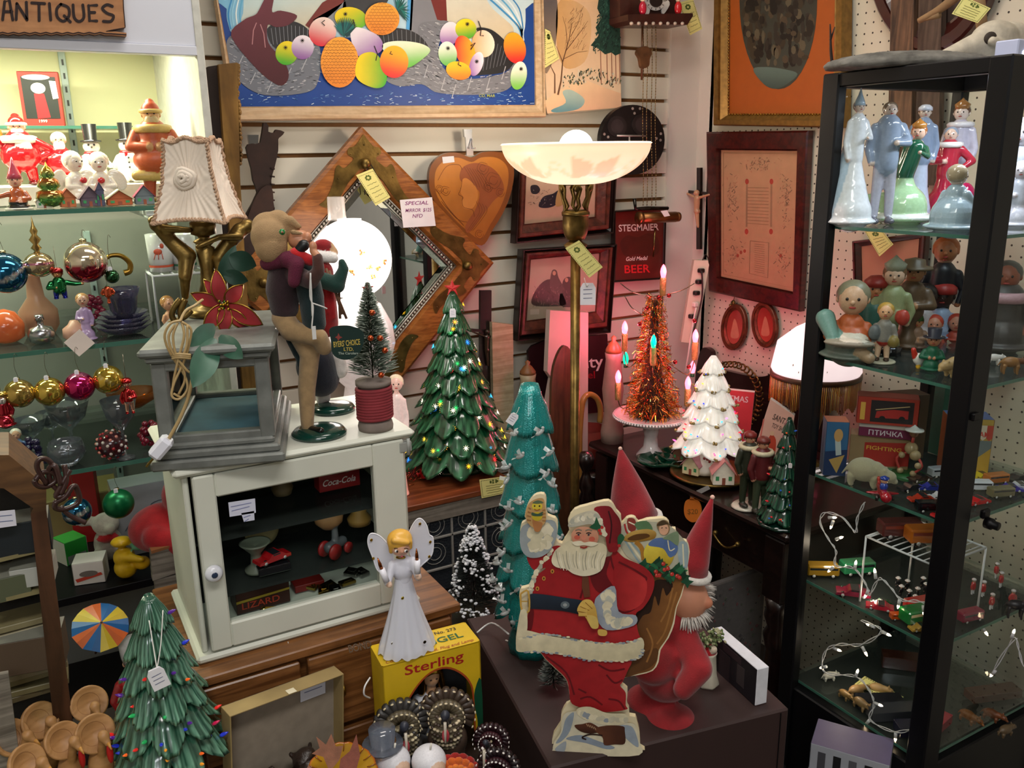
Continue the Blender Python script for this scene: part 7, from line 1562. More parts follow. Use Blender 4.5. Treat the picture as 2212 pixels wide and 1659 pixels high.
def minifig(label,px,py,hpx,robe,**k):
    q=hit(px,py,y=1.67); kq=dep(q)/F; t=fig('figure_ornament',label,'ornament',q,face(q),hpx*kq,robe,mt=FOIL,**k); M(c='8a8070').tube([(0,0,.98),(0,0,1.6)],.008,4).build('hanger',METAL,t); return t
minifig('green and blue glass clown ornament below the crimson ball',132,645,70,'0e6a3a',rr=.3,ws=.2,hd=.16,top='0e7a40',hat='cap',hatc='a81a20',skin='d8a06a',arms=('front','out'),legs='1a2a9a',shoe='1a2a9a')
minifig('santa child ornament in white trimmed skirt beside the gold balls',282,893,82,'d8d4d0',rr=.24,ws=.12,hd=.13,top='b0181c',hat='cap',hatc='c01a1e',skin='d8a890',legs='d8a890',shoe='b0161a',arms=('down','front'),hair='eeeae6')
minifig('red and gold santa ornament at the left edge of the third row',14,920,80,'a8142a',rr=.26,ws=.14,hd=.13,hat='cap',hatc='b89a4a',beard='e8e4e0')
minifig('orange foil carrot ornament hung by the violet glassware',236,655,40,'c0502a',rr=.12,ws=.2,hd=.08,hair=None,eyes=False,grin=None,skin='2a6a3a')
def ware(name,label,px,by,ty,z,prof,mt=WARE,cat='glassware',group=None,r=None,**k):
    q=on(px,by,z); h=hgt(q,ty); kq=dep(q)/F; t=T(name,label,cat,q,0,group); M(**k).lathe([(max(a*r*kq,1e-5),b*h)for a,b in prof],28).build('body',mt,t); return t
CUP=[(.55,0),(.55,.02),(.1,.06),(.08,.45),(.2,.5),(.75,.7),(1,1),(.97,1),(.72,.72),(.1,.54)]
for lab,px,by,ty,r in(('cut glass goblet under the two left gold balls',75,985,905,34),('clear wide mouthed goblet under the magenta ball',160,980,868,44),('tall stemmed clear sherbet glass beside the santa child',272,990,862,36),('small clear goblet behind the first one',118,965,890,28)):ware('goblet',lab,px,by,ty,Z3,CUP,r=r,group='clear stemware on the third shelf')
ware('glass_bowl','round clear glass bowl with a white label',148,1003,950,Z3,[(.5,0),(.9,.3),(1,.6),(.85,.95),(.8,.95),(.9,.6),(.4,.12)],r=38); hangtag(hit(148,973,y=1.69),bpy.data.objects['glass_bowl'],.018,bpy.data.objects['glass_bowl'].location)
ware('amber_dish','amber glass dish behind the santa child',290,880,845,Z3+.06,[(.3,0),(.9,.5),(1,1),(.95,1),(.3,.2)],glass('amber glass','d8862a',.4,.1,.35,'a85a14'),r=52)
for i in range(4):ware('glass_saucer',['bottom violet pressed glass saucer of the stack','second violet glass saucer from the bottom of the stack','third violet glass saucer from the bottom of the stack','topmost violet glass saucer, right under the cup'][i],270,722-i*9,700-i*9,Z2+i*.008,[(.3,0),(.6,.2),(1,1),(.97,1),(.55,.35)],WAREB,r=58-i*3,group='stack of violet glass saucers')
ware('glass_cup','violet glass cup with ruffled rim, on the saucer stack',270,690,622,Z2+.033,[(.4,0),(.7,.3),(.8,.7),(1,1),(.96,1),(.7,.6),(.3,.1)],WAREB,r=38)
ware('perfume_bottle','silver mounted heart shaped perfume bottle',93,742,680,Z2,[(.5,0),(.9,.1),(1,.35),(.8,.55),(.25,.62),(.25,.8),(.35,.82),(.3,1)],METAL,r=27,c='a8a8ac')
ware('perfume_bottle','pink shell shaped bottle with hanging square card',165,735,692,Z2,[(.6,0),(1,.2),(.95,.6),(.5,.8),(.3,1)],SATIN,r=25,c='b88a78')
ware('covered_jar','peach and orange glass covered jar at the left edge',18,740,668,Z2,[(.5,0),(.95,.15),(1,.4),(1.02,.5),(.95,.62),(.6,.9),(.1,1)],GLOSS,r=36,c='b8562e')
ware('perfume_bottle','tall frosted peach bottle standing behind the silver one',90,722,592,Z2+.0,[(.7,0),(1,.15),(1,.4),(.45,.62),(.35,.95),(.5,1)],glass('frosted peach','e8c8b0',.4,.3,.5,'c89a80'),r=38)
sq_=T('card_tag','square white card tag hanging point down from the pink bottle','tag',hit(172,738,y=1.688)); w68=wall_y(1.688); M(sq_.location,'d9cdc4').slab(w68,[(172,711),(205,741),(171,770),(138,740)],0,.0008).build('card',PAPER,sq_)
q=on(190,735,Z2); fig('doll_figurine','small bisque doll in lilac dress behind the perfume bottles','figurine',q,face(q),hgt(q,632),'a890b8',rr=.2,ws=.1,hd=.13,skin='d8ac94',hair='b88a5c',arms=('front','down'))
ri=T('brass_ring','curled brass ring handle hanging behind the green ball','ring',hit(255,575,y=1.8)); M(ri.location).tube(spl([hit(x,y,y=1.8)for x,y in((228,560),(240,552),(262,553),(280,568),(280,585),(268,590))],5,False),[.004,.006]).build('ring',BRASS,ri)
for lab,px,py,n,c,nm in(('bunch of dark red glass grapes on the second shelf',205,660,26,'7a1a3a',0),('cluster of ruby glass grapes by the paperweight',328,935,30,'6a0f24',1),('deep purple glass grapes at the lower left',72,975,28,'1c1438',1)):
    q=on(px,py+32,Z3 if nm else Z2); t=T('glass_grapes',lab,'ornament',q); m=M(c=c); random.seed(px)
    for i in range(n):m.ell((rnd(-.02,.02)*(1.1-i/n*.5),rnd(-.01,.01),.006+i/n*.045),.0065,n=8)
    m.build('berries',GLOSS,t)
q=on(246,990,Z3); kq=dep(q)/F; t=T('paperweight','millefiori glass paperweight of red and white canes','paperweight',q+V3((0,0,31*kq))); m=M(c='3a0f18').ell((0,0,0),31*kq,n=24)
for i in range(70):
    a=i*2.4; z=1-2*(i+.5)/70; r=math.sqrt(1-z*z); d=V3((r*math.cos(a),r*math.sin(a),z))*31*kq*.985; m.ell(d,3.6*kq,n=8,col=random.choice(['c8c0b8','9a1420','d88a7a','2a2a30'])); m.ell(d*1.04,1.8*kq,n=6,col=random.choice(['a01420','e8e0d8']))
m.build('glass',GLOSS,t)
F_('white and blue shepherd figurine at the lower left shelf',45,1003,925,Z3,'c8d4e8',rr=.26,ws=.14,hd=.14,top='7a9ac8',hair='e8e0d8',arms=('front','down'))
# wire riser with tumblers
ws_=T('wire_riser','white wire riser holding printed tumblers','rack',on(335,735,Z2)); m=M(ws_.location,'dadce0'); yz=1.78
A_=hit(330,597,y=yz); m.tube([V3((A_[0],yz,Z2+.001)),A_,V3((.325,yz,A_[2]))],.003).tube([V3((A_[0],yz+.1,Z2+.001)),V3((A_[0],yz+.1,A_[2])),V3((.325,yz+.1,A_[2]))],.003).tube([A_,V3((A_[0],yz+.1,A_[2]))],.003)
for i in range(5):m.tube([(A_[0]+.02+i*.02,yz,A_[2]),(A_[0]+.02+i*.02,yz+.1,A_[2])],.002)
m.build('wires',PLAST,ws_)
for lab,px,c in(('frosted tumbler printed with a coral deer',352,'c8563a'),('frosted tumbler printed in dark green beside the lamp figures',402,'2a6a50')):
    q=V3((*hit(px,597,y=yz+.05)[:2],A_[2]+.0035)); kq=dep(q)/F; h=ztop(q,505); t=T('tumbler',lab,'tumbler',q,face(q)); M(c='dcdcdc').lathe([(24*kq,0),(27*kq,h),(25.5*kq,h),(22*kq,.004)],28).build('glass',GLOSS,t)
    m=M(c=c); yf=-27.5*kq; m.ell((-.004,yf*.95,h*.55),(.008,.002,.006),n=8).ell((.004,yf*.95,h*.7),(.004,.002,.005),n=7).lathe([(25*kq,h*.12),(25.2*kq,h*.18)],28,cap=False); [m.tube([(x,yf*.97,h*.5),(x*1.4,yf*.95,h*.34)],.001,4)for x in(-.009,-.003,.003)]; m.build('print',SATIN,t)
q=on(368,700,Z2); fig('kewpie_doll','peach kewpie doll peering out beside the wire riser','doll',q,face(q,30),hgt(q,640)*1.05,'d8a07c',rr=.2,ws=.16,hd=.24,skin='d8a07c',hair='b88450',arms=('down','down'))
# toy shelf
zq=Z4+.0002
def artT(a,P):
    a.line(P,spl([(.1,.62),(.2,.5),(.4,.46),(.45,.3),(.62,.28),(.66,.46),(.95,.5)],4,False),.012,.0002,col='4a5260').slab(P,[(.14,.74),(.5,.7),(.5,.8),(.14,.84)],.0003,col='26407a')
    for x,y in((.24,.66),(.42,.56),(.8,.55)):
        for r in(.05,.03):a.line(P,[(x+r*math.cos(b),y+r*1.6*math.sin(b))for b in np.linspace(0,6.3,14)],.01,.0003,col='3a424e')
q=V3((*hit(340,1120,y=1.83)[:2],zq)); cbox('toy_carton','pale grey carton printed with a vintage car outline','box',q,face(q,6),.16,.07,hit(345,1040,y=1.83)[2]-zq,'9a9ea4','b8a888','a8aab0',art=artT)
q=V3((*hit(185,1120,y=1.95)[:2],zq)); cbox('red_book','upright worn red book behind the brown cord','book',q,face(q,-8),.055,.05,hit(185,1010,y=1.95)[2]-zq,'9a1414')
q=V3((*hit(60,1120,y=1.98)[:2],zq)); cbox('cardboard_carton','plain brown carton at the back of the toy shelf','box',hit(110,1180,y=2.0)*1+V3((0,0,zq-hit(110,1180,y=2.0)[2])),0,.3,.12,.09,'8a7648')
q=on(170,1215,Z4); cbox('toy_box','green toy box with chequered lid strip','box',q,face(q,25),.045,.05,.05,'1a7a26','b8b4a8','3a9a3a',art=lambda a,P:a.slab(P,[(.05,.6),(.9,.6),(.9,.95),(.05,.95)],.0003,col='6a7068'))
q=on(195,1262,Z4); cbox('car_box','white toy car box with red stripe drawing','box',q,face(q,-12),.055,.05,.045,'d0ccc6','b8b0a4','cfcac4',art=lambda a,P:a.slab(P,[(.05,.7),(.9,.5),(.95,.62),(.1,.85)],.0003,col='b83a26').slab(P,oval(.5,.5,.3,.14),.0004,col='6a625c'))
def plush(label,px,by,col,pr,mt=FELT,name='plush_toy',z=None):
    q=on(px,by,Z4)if z is None else V3((*hit(px,by,z=z)[:2],z)); t=T(name,label,'toy',q,face(q)); M().raw(blob([x if x[0]=='k' else x for x in pr],.0035)).build('body',mt,t); return t
plush('white plush lamb with red bow on the toy shelf',240,1212,'',[('e',(0,0,.04),(.028,.024,.036),'a8a094'),('e',(0,-.012,.088),(.026,.022,.024),'b0a89c'),('e',(-.034,-.0,.096),(.02,.008,.011),'a8a094'),('e',(.006,-.034,.084),(.011,)*3,'b0a89c'),('k',(-.02,-.02,.03),(-.03,-.045,.01),.011,.009,'a8a094'),('k',(.02,-.02,.03),(.03,-.045,.01),.011,.009,'a8a094'),('e',(0,-.025,.062),(.022,.01,.008),'b01820')])
plush('red plush santa doll lying on the toy shelf, behind the grey crate',375,1180,'',[('e',(-.01,0,.03),(.045,.035,.034),'a01018'),('e',(.03,-.02,.03),(.035,.03,.025),'a01018'),('k',(-.02,-.03,.03),(.02,-.05,.015),.018,.015,'a01018'),('e',(.022,-.01,.075),(.03,.028,.032),'a01018'),('e',(.04,-.02,.072),(.014,.022,.028),'b8a888'),('e',(.05,-.024,.07),(.01,.018,.018),'b07858')],z=.86)
bpy.data.objects['plush_toy.001'].scale=(1.45,)*3
plush('yellow vinyl bear toy in a flat cap with green bill',275,1248,'',[('e',(0,0,.022),(.022,.02,.022),'c8a012'),('e',(.0,0,.045),(.021,.018,.02),'c8a012'),('e',(-.002,0,.078),(.02,.018,.01),'d0a814'),('k',(.0,-.01,.05),(.03,-.03,.046),.01,.006,'d0a814'),('e',(.03,-.015,.032),(.016,.014,.014),'c89a12'),('e',(.035,-.012,.068),(.022,.016,.009),'5a9a78')],mat('vinyl toy',rough=.35))
cbd=T('cord_bundle','tangled brown electric cord tied in a bundle on the case corner','cord',hit(110,1050,y=1.16)); m=M(cbd.location,'3a2420'); cb=wall_y(1.16)
for i,q in enumerate(([(100,1040),(80,1005),(85,985),(105,990),(125,1020),(135,1050)],[(75,1030),(90,1015),(115,1018),(120,1035),(100,1046),(80,1042),(73,1030)],[(130,1060),(110,1040),(105,1010),(118,1000),(130,1040)],[(150,1010),(135,1035),(120,1065),(150,1060)],[(120,1075),(118,1090),(140,1095),(170,1080),(165,1050),(155,1045),(140,1065),(118,1078)],[(130,1090),(150,1110),(185,1125)],[(138,1000),(142,1030),(130,1060)])):m.tube(spl([cb.w(x,y,.004*math.sin(i*2+j)+.01)for j,(x,y)in enumerate(q)],5,False),.0034,6)
m.build('cord',PLAST,cbd)
# grey crate front
fo=hit(370,1400,y=1.62); t=T('wooden_crate','weathered grey wooden crate beside the white cabinet','crate',(fo[0],1.62,0)); cw=wall_y(1.62); o=t.location
M(o).slab(cw,[(325,1193),(440,1160),(450,1215),(330,1255)],-.02,0).build('top_board',GREYW,t)
zz_=cw.w(330,1255); M(o).box((zz_[0]+.025,1.63,zz_[2]/2),(.045,.018,zz_[2]),.002).build('upright_board',GREYW,t); M(o).slab(cw,[(326,1190),(440,1157),(440,1161),(327,1196)],-.12,.001,col='8a5a38').build('lid_edge',SATIN,t)
# toys low in the shadow: parasol, white figure; wooden blocks in the lower left case
q=hit(217,1355,y=1.5); t=T('toy_parasol','small open parasol in yellow, orange and blue segments','parasol',q); m=M(q); n=q+V3((0,-.03,.03)); R_=.046
Rm=rot(38,0,12)
for i in range(10):
    a0,a1=i*pi/5,(i+1)*pi/5; m.c=lin(['c8b028','0f5a9a','c8602a','c8b028','0f5a9a','c8602a','0f5a9a','c8b028','c8602a','0f5a9a'][i]); m.add([q+Rm@V3((0,0,.018)),q+Rm@V3((R_*math.cos(a0),R_*math.sin(a0),0)),q+Rm@V3((R_*math.cos((a0+a1)/2)*.97,R_*math.sin((a0+a1)/2)*.97,.002)),q+Rm@V3((R_*math.cos(a1),R_*math.sin(a1),0))],[[0,1,2],[0,2,3]],None,False)
m.build('canopy',SATIN,t); M(q,'5a3a24').tube([q+Rm@V3((0,0,.02)),q+Rm@V3((0,0,-.1))],.002).build('handle',SATIN,t)
q=V3((*hit(292,1420,y=1.5)[:2],.62)); t=fig('chef_figure','white hatted figure in red behind the dark green tree','figure',q,face(q),.17,'a01a1e',rr=.2,ws=.16,hd=.13,hat='tall',hatc='c8c8c8',beard='d8d4d0')
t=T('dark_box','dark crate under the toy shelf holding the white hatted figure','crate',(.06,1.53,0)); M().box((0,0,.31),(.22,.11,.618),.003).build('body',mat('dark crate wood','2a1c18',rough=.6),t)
random.seed(14)
for i in range(11):
    y0=1335+i*15; q=hit(rnd(-10,45),y0+12,y=1.26); t=T('wooden_strip',['topmost','second','third','fourth','fifth','sixth','seventh','eighth','ninth','tenth','lowest'][i]+' pale wooden strip down the pile in the lower left case','wood strip',q,math.radians(rnd(-8,8)),'wooden strips piled in the lower left case'); M(c=random.choice(['7d7150','8a7d5c','6a5c42','94866a'])).box((0,0,0),(rnd(.09,.16),.05,.009),.001).build('strip',SATIN,t)
q=hit(12,1118,y=1.195); t=T('price_card','white handwritten price card inside the lower left case','card',q); M(q,'d8d8e4').slab(wall_y(1.194),[(-20,1106),(32,1101),(36,1135),(-20,1143)],0,.0006).line(wall_y(1.194),[(-5,1115),(26,1112)],1.5,.001,col='5a6a90').line(wall_y(1.194),[(-5,1127),(28,1124)],1.5,.001,col='5a6a90').build('card',PAPER,t)
for lab,px,py,c,w_ in(('white toy car box in the lower left case',72,1268,'b8b4b0',.05),('grey green tin in the lower left case',14,1300,'5c5e48',.06),('flat dark box with white label in the lower left case',40,1200,'20242a',.08),('reddish box low in the lower left case',60,1455,'5a4638',.09)):q=hit(px,py,y=1.21); cbox('small_box',lab,'box',q,math.radians(rnd(-12,6)),w_,.05,w_*.55,c,ct='8d8a80')
# inside the white cabinet
wq=lambda px,y,lev:V3((hit(px,1150,y=y)[0],y,wzs[lev]+.0032))
def lathe_thing(name,label,cat,q,prof,mt=SATIN,c='888888',s=1,group=None,rz=0,cols=None,f=None):
    t=T(name,label,cat,q,rz,group,s); M(c=c).lathe(prof,24,cols=cols,f=f).build('body',mt,t); return t
lathe_thing('egg_cup','grey green footed wooden cup on the middle shelf of the white cabinet','cup',wq(548,1.26,1),[(.018,0),(.019,.004),(.009,.012),(.008,.03),(.02,.044),(.024,.048),(.02,.048),(1e-5,.042)],SATIN,'6c7264')
lathe_thing('wooden_pot','round wooden pot with string, right of centre in the white cabinet','pot',wq(712,1.26,1)+V3((0,0,.045)),[(.012,0),(.022,.01),(.024,.022),(.018,.034),(.016,.036),(1e-5,.03)],SATIN,'96704a')
q=wq(742,1.3,2); cbox('cola_tin','red tin box with white Coca-Cola script on the top glass shelf','tin',q,0,.07,.03,.03,'8f1016',art=lambda a,P:a.ptext(type('s',(),{'n':P.n,'w':lambda s_,u,v,d=0:P.w(u/.07,v/.03,d)})(),'Coca-Cola',.006,.02,.011,.0003,col='e4d8d4',wpx=.056,ital=.35))
q=wq(742,1.3,2)+V3((0,.012,.031)); lathe_thing('red_round_tin','round red tin standing on the cola tin','tin',q,[(.026,0),(.027,.003),(.027,.016),(.022,.024),(1e-5,.026)],GLOSS,'7a1418')
q=wq(723,1.25,1); t=T('toy_tractor','old grey toy tractor with red wheels in the white cabinet','toy',q,.5); M(c='4c5256').raw(blob([('k',(-.015,0,.018),(.016,0,.018),.009,.008,'4c5256'),('k',(.0,0,.026),(.0,0,.05),.006,.005,'5a6064'),('e',(0,0,.056),(.009,.008,.011),'5e6468')],.0018)).build('body',SATIN,t)
for x,r in((-.014,.013),(.016,.009)):
    for y in(-.012,.012):M(c='8a1c1c').lathe([(r,-.002),(r,.002)],16,mt=rot(90,0,0),c=(x,y,r)).build('wheel',SATIN,t)
q=wq(582,1.25,1); car('red open toy car on the dark block in the white cabinet',q+V3((0,0,.014)),.3,.055,'a8121a',group=None)
t=T('dark_block','small black block under the red toy car','block',q); M(c='15151a').box((0,0,.0065),(.05,.03,.013),.001).build('body',GLOSS,t)
lathe_thing('beige_bowl','cream wooden disc standing at the back of the white cabinet','dish',wq(565,1.34,1)+V3((0,0,.03)),[(.001,-.002),(.026,-.002),(.028,.002),(.02,.006),(1e-5,.006)],SATIN,'a8986a').children[0].rotation_euler=(pi/2,0,0)
lathe_thing('candle_holder','honey brown turned holder at the right of the white cabinet','holder',wq(778,1.26,1)+V3((0,0,.04)),[(.018,0),(.02,.01),(.012,.02),(.016,.034),(.01,.04)],SATIN,'8a6a34')
lathe_thing('brown_bottle','tan pear shaped bottle at the back of the top glass shelf','bottle',wq(618,1.33,2),[(.014,0),(.018,.012),(.01,.026),(.006,.034),(.007,.04)],SATIN,'7d6a4c')
for lab,px,rz,c in(('yellow handled folding knife leaning at the bottom of the white cabinet',610,-.6,'a8862a'),('dark razor with brass pins lying at the bottom right',710,-.2,'2a2622')):
    q=wq(px,1.24,0); t=T('folding_knife',lab,'knife',q,rz); M(c=c).raw(blob([('k',(-.04,0,.006),(.0,0,.008),.005,.007,c),('k',(.0,0,.008),(.04,0,.006),.007,.005,c)],.0015)).build('handle',GLOSS,t); M(c='b8a86a').ell((-.042,0,.006),.006).ell((.042,0,.006),.006).build('bolster',METAL,t)
random.seed(10)
for i,px in enumerate((690,715,735,755,775,668,700,742)):q=wq(px,rnd(1.23,1.32),0); t=T('belt_buckle',['square brass buckle nearest the knife','silver buckle in the small heap','brass hinge plate on the heap','round grey medal on the heap','brass clasp at the right of the heap','dull buckle behind the knife','black buckle under the others','small gilt frame on the heap'][i],'buckle',q+V3((0,0,.001)),rnd(0,3),'metal buckles heaped in the white cabinet'); M(c=random.choice(['a8904a','8a8a86','9c7e3a'])).box((0,0,.004),(.026,.018,.006),.001,rot(rnd(-14,14),0,0)).box((0,0,.0075),(.014,.009,.002),.0005).build('plate',METAL,t)
q=wq(555,1.28,0); cbox('board_game_box','brown and yellow box marked LIZARD at the bottom left of the white cabinet','box',q,0,.085,.05,.045,'3a1c14',art=lambda a,P:a.slab(P,[(0,.5),(1,.42),(1,.5),(0,.6)],.0002,col='a08a2a').ptext(type('s',(),{'n':P.n,'w':lambda s_,u,v,d=0:P.w(u/.085,v/.045,d)})(),'LIZARD',.008,.038,.011,.0003,col='a83a24',wpx=.06))
q=wq(660,1.3,0); cbox('small_red_box','low dark red box at the bottom of the white cabinet','box',q,0,.05,.03,.012,'7a1c18')
pl9=wall_y(wy0-.016)
for q,nm in(([(496,1090),(554,1081),(556,1112),(499,1121)],'note'),([(524,1113),(552,1108),(553,1128),(530,1132)],'note')):M(wo,'d2d6e8').slab(pl9,q,-.009,-.0086).line(pl9,[(q[0][0]+5,q[0][1]+9),(q[1][0]-8,q[1][1]+9)],1.4,-.008,col='7a82b0').line(pl9,[(q[0][0]+7,q[0][1]+18),(q[1][0]-12,q[1][1]+17)],1.4,-.008,col='7a82b0').build('paper_note',PAPER,wc)
hangtag(hit(627,1417,y=wy0-.02),wc,.019,wo,string=hit(622,1386,y=wy0-.016))
# foreground turkeys and box
TW=mat('pale turned wood','b78a58',rough=.5,wood=('9c7040',8,8,60))
def wturkey(label,px,py,rpx,ex=0):
    """fan disc centre at px,py"""
    z0=NZ+.0006; kq=.00058; hf=.075; zc=NZ+hf; q=hit(px,py,z=zc); P=V3((q[0],q[1],z0)); kq=dep(q)/F; R_=rpx*kq; t=T('wooden_turkey',label,'figurine',P,face(P,ex),'carved wooden turkeys on the round stand')
    M(c='c89a68').lathe([(1e-5,-.006),(R_*.55,-.005),(R_*.98,.006),(R_,.011),(R_*.9,.012),(R_*.5,.001),(1e-5,-.001)],32,mt=rot(62,0,0),c=(0,.006,hf)).build('tail_fan',TW,t)
    rg=M(c='8a5c34'); [rg.tube([V3((0,.006,hf))+rot(62,0,0)@V3((R_*r*math.cos(a),R_*r*math.sin(a),.0015+.009*max(0,r-.5)*2))for a in np.linspace(0,2*pi,33)[:-1]],.0006,4,True)for r in(.6,.8)]; rg.build('scribed_rings',MATTE,t)
    M(c='c89a68').raw(blob([('e',(0,-.006,hf*.42),(R_*.62,R_*.62,hf*.4),'c'*6),('k',(0,-.012,hf*.62),(.002,-.024,hf*1.16),R_*.24,R_*.22,'c'*6),('k',(.002,-.024,hf*1.16),(.003,-.034,hf*1.04),R_*.26,R_*.16,'c'*6),('e',(.002,-.026,hf*1.15),(R_*.3,)*3,'c'*6),('e',(0,0,.006),(R_*.5,R_*.5,.008),'c'*6)],.0022)).build('body',TW,t)
    M(c='b01016').ell((.003,-.036,hf*.86),(R_*.16,.004,hf*.2)).build('wattle',SATIN,t); M(c='c08a40').tube([(.003,-.035,hf*1.06),(.003,-.043,hf*.98)],[.0028,.0008]).build('beak',SATIN,t)
for lab,px,py,r,ex in(('wooden turkey farthest right at the back, red wattle',193,1525,38,10),('wooden turkey second from the left at the back',86,1562,40,25),('wooden turkey at the right front beside the dark green tree',205,1590,42,18),('wooden turkey in the middle of the front row',136,1605,40,25),('wooden turkey at the far left of the picture',26,1600,40,40),('wooden turkey cut by the bottom edge of the picture',58,1655,42,35)):wturkey(lab,px,py,r,ex)
t=T('grey_board','weathered grey board upright behind the wooden turkeys at the left edge','board',hit(12,1560,y=1.17)); M(t.location).slab(wall_y(1.17),[(-20,1455),(18,1448),(38,1600),(60,1800),(-20,1800)],0,.008).build('board',GREYW,t)
def fan_turkey(label,px,py,R0,dark,light,z,zt,ex=0,bodyc='6a604c',name='turkey_figurine'):
    q=hit(px,py,z=z+zt); P=V3((q[0],q[1],z+.0006)); kq=dep(q)/F; R_=R0*kq; t=T(name,label,'figurine',P,face(P,ex),'ceramic turkeys on the low table'); zc=zt
    f=M(); n=15
    for i in range(n):
        a=math.radians(-28+i*236/(n-1)); d=V3((math.cos(a),0,math.sin(a))); s_=V3((-d[2],0,d[0])); w_=R_*.15
        for r0_,r1_,c,y,ww in((.2,.98,dark,.012,1),(.15,.62,bodyc,.004,.9)):f.tube([V3((0,y,zc))+d*R_*r0_,V3((0,y-.002,zc))+d*R_*(r0_+r1_)/2,V3((0,y-.004,zc))+d*R_*r1_],[w_*.5*ww,w_*ww*.95,w_*.85*ww],8,col=c); f.ell(V3((0,y-.012,zc))+d*R_*r1_*1.02,(w_*.42,.002,w_*.2),Matrix.Rotation(-a+pi/2,4,'Y'),8,col=light)
    f.build('tail_fan',SATIN,t)
    b=[('e',(0,-.012,zc-.012),(R_*.5,R_*.42,R_*.55),bodyc),('e',(0,-.006,zc*.4),(R_*.62,R_*.5,zc*.42),dark),('k',(0,-.02,zc+.004),(0,-.038,zc+.03),R_*.16,R_*.14,'2a2e38'),('e',(0,-.042,zc+.032),(R_*.17,R_*.17,R_*.19),'2c303c'),('e',(-R_*.5,-.004,zc*.62),(R_*.2,R_*.36,R_*.42),dark),('e',(R_*.5,-.004,zc*.62),(R_*.2,R_*.36,R_*.42),dark)]
    M().raw(blob(b,.0022)).build('body',SATIN,t)
    fe=M()
    for j in range(7):
        for i in range(9):a=-1.2+i*.3; z_=zc+.012-j*R_*.19; r=R_*.52*math.sqrt(max(.05,1-((z_-zc+.012)/(R_*.75))**2)); fe.ell((r*math.sin(a),-.012-r*.86*math.cos(a),z_),(R_*.075,.003,R_*.05),n=6,col=random.choice([light,bodyc,'8d8468',dark]))
    fe.build('breast_feathers',SATIN,t)
    M(c='b8404a').ell((0,-.05,zc+.004),(R_*.13,.004,R_*.26)).tube([(0,-.055,zc+.03),(0,-.06,zc+.0)],[.0025,.0016],6,col='b8b0a0').build('wattle',GLOSS,t)
fan_turkey('brown and grey ceramic turkey at the left, under the yellow box',868,1572,62,'3a3836','c8bc9a',RZ,.085,5)
fan_turkey('brown and grey ceramic turkey with pink wattle, right of its twin',965,1548,62,'44362c','d0c0a0',RZ,.095,-3)
fan_turkey('small dark maroon glazed turkey with white dotted tail, upper one',1060,1605,40,'2a1218','d8d4d0',RZ,.07,-10,'3a161e'); fan_turkey('small dark maroon glazed turkey at the bottom edge',1075,1665,48,'1e1014','d8d4d0',RZ,.07,-15,'30121a')
# turkey platter, pilgrims, candles
q=hit(722,1648,z=RZ+.09); P=V3((q[0],q[1]-.03,RZ+.0006)); t=T('turkey_dish','yellow and orange fluted turkey dish with a silk maple leaf','dish',P,face(P)); kq=dep(q)/F
M().lathe([(1e-5,0),(70*kq,.002),(76*kq,.004),(52*kq,-.008),(1e-5,-.01)][::-1],72,mt=rot(72,0,0),c=(0,.0,.085),f=lambda a,u:1+.035*abs(math.sin(11*a)),cols=['7a2418','8a2c1a','c85a14','d8a428','c89a24']).build('fluted_dish',GLOSS,t)
rb_=M(c='8a4a10'); [rb_.tube([V3((0,0,.085))+rot(72,0,0)@V3((r*kq*math.cos(a),r*kq*math.sin(a),.0045 if r>60 else-.004))for r in(50,62,77)],.0008,4)for a in np.linspace(0,2*pi,23)]; rb_.build('flutes',GLOSS,t)
M(c='8a1e10').lathe([(.0001,.05),(.03,.05),(.036,.03),(.028,.0)][::-1],24).build('foot',GLOSS,t)
ml=M(c='a86a58'); [ml.slab(PL((P[0],P[1]-.03,P[2]),upright(P).n),[(725+x,1668+y)for x,y in q],j*.002,None,col=['b0765a','a8604e','b88068'][j])for j,q in enumerate(([(0,0),(-14,-30),(-40,-32),(-22,-48),(-30,-72),(-8,-58),(4,-84),(14,-58),(30,-62),(22,-30)],[(20,0),(25,-35),(45,-55),(60,-95),(68,-50),(60,-20),(40,5)],[(-10,10),(-45,-10),(-58,10),(-30,25)]))]; ml.V=[v-P for v in ml.V]; ml.build('maple_leaf',FELT,t)
q=hit(820,1660,z=RZ+.05); P=V3((q[0],q[1]-.02,RZ+.0006)); fig('pilgrim_candle','grey pilgrim man candle in a tall buckled hat','candle',P,face(P,-10),ztop(P,1580),'3c4048',rr=.24,ws=.18,hd=.16,hat='top',hatc='565c68',skin='c8b8a8',collar='c8c8cc')
for lab,px,c in(('white bonneted pilgrim candle at the bottom edge, left one',828,'d4d4da'),('white bonneted pilgrim candle, right one',902,'dcdce2')):
    q=hit(px,1650,z=RZ+.045); P=V3((q[0],q[1]-.05,RZ+.0006)); t=T('pilgrim_candle',lab,'candle',P,face(P,30),'white bonnet pilgrim candles',ztop(P,1618)); M().raw(blob([('e',(0,.05,.78),(.24,.24,.22),c),('e',(0,-.1,.74),(.15,.15,.16),'c8a890'),('k',(0,0,.1),(0,0,.5),.3,.22,'33363e')],.02)).build('body',SATIN,t); M(c='d8d4c8').tube([(0,0,.98),(.02,0,1.08)],.015).build('wick',SATIN,t)
q=hit(972,1668,z=RZ+.04); t=T('orange_flower','orange and red fabric blossom at the bottom edge','artificial flower',V3((q[0],q[1]-.02,RZ+.0006)),face(q)); m=M()
for j,(r,c)in enumerate(((.034,'a01c14'),(.03,'d8641e'),(.022,'e07a2a'),(.012,'a86a2a'))):
    for i in range(16):a=i*pi/8+j*.2; m.ell((r*math.cos(a)*.8,-.004*j,.05+r*math.sin(a)*.8),(r*.26,.004,r*.26),n=7,col=c)
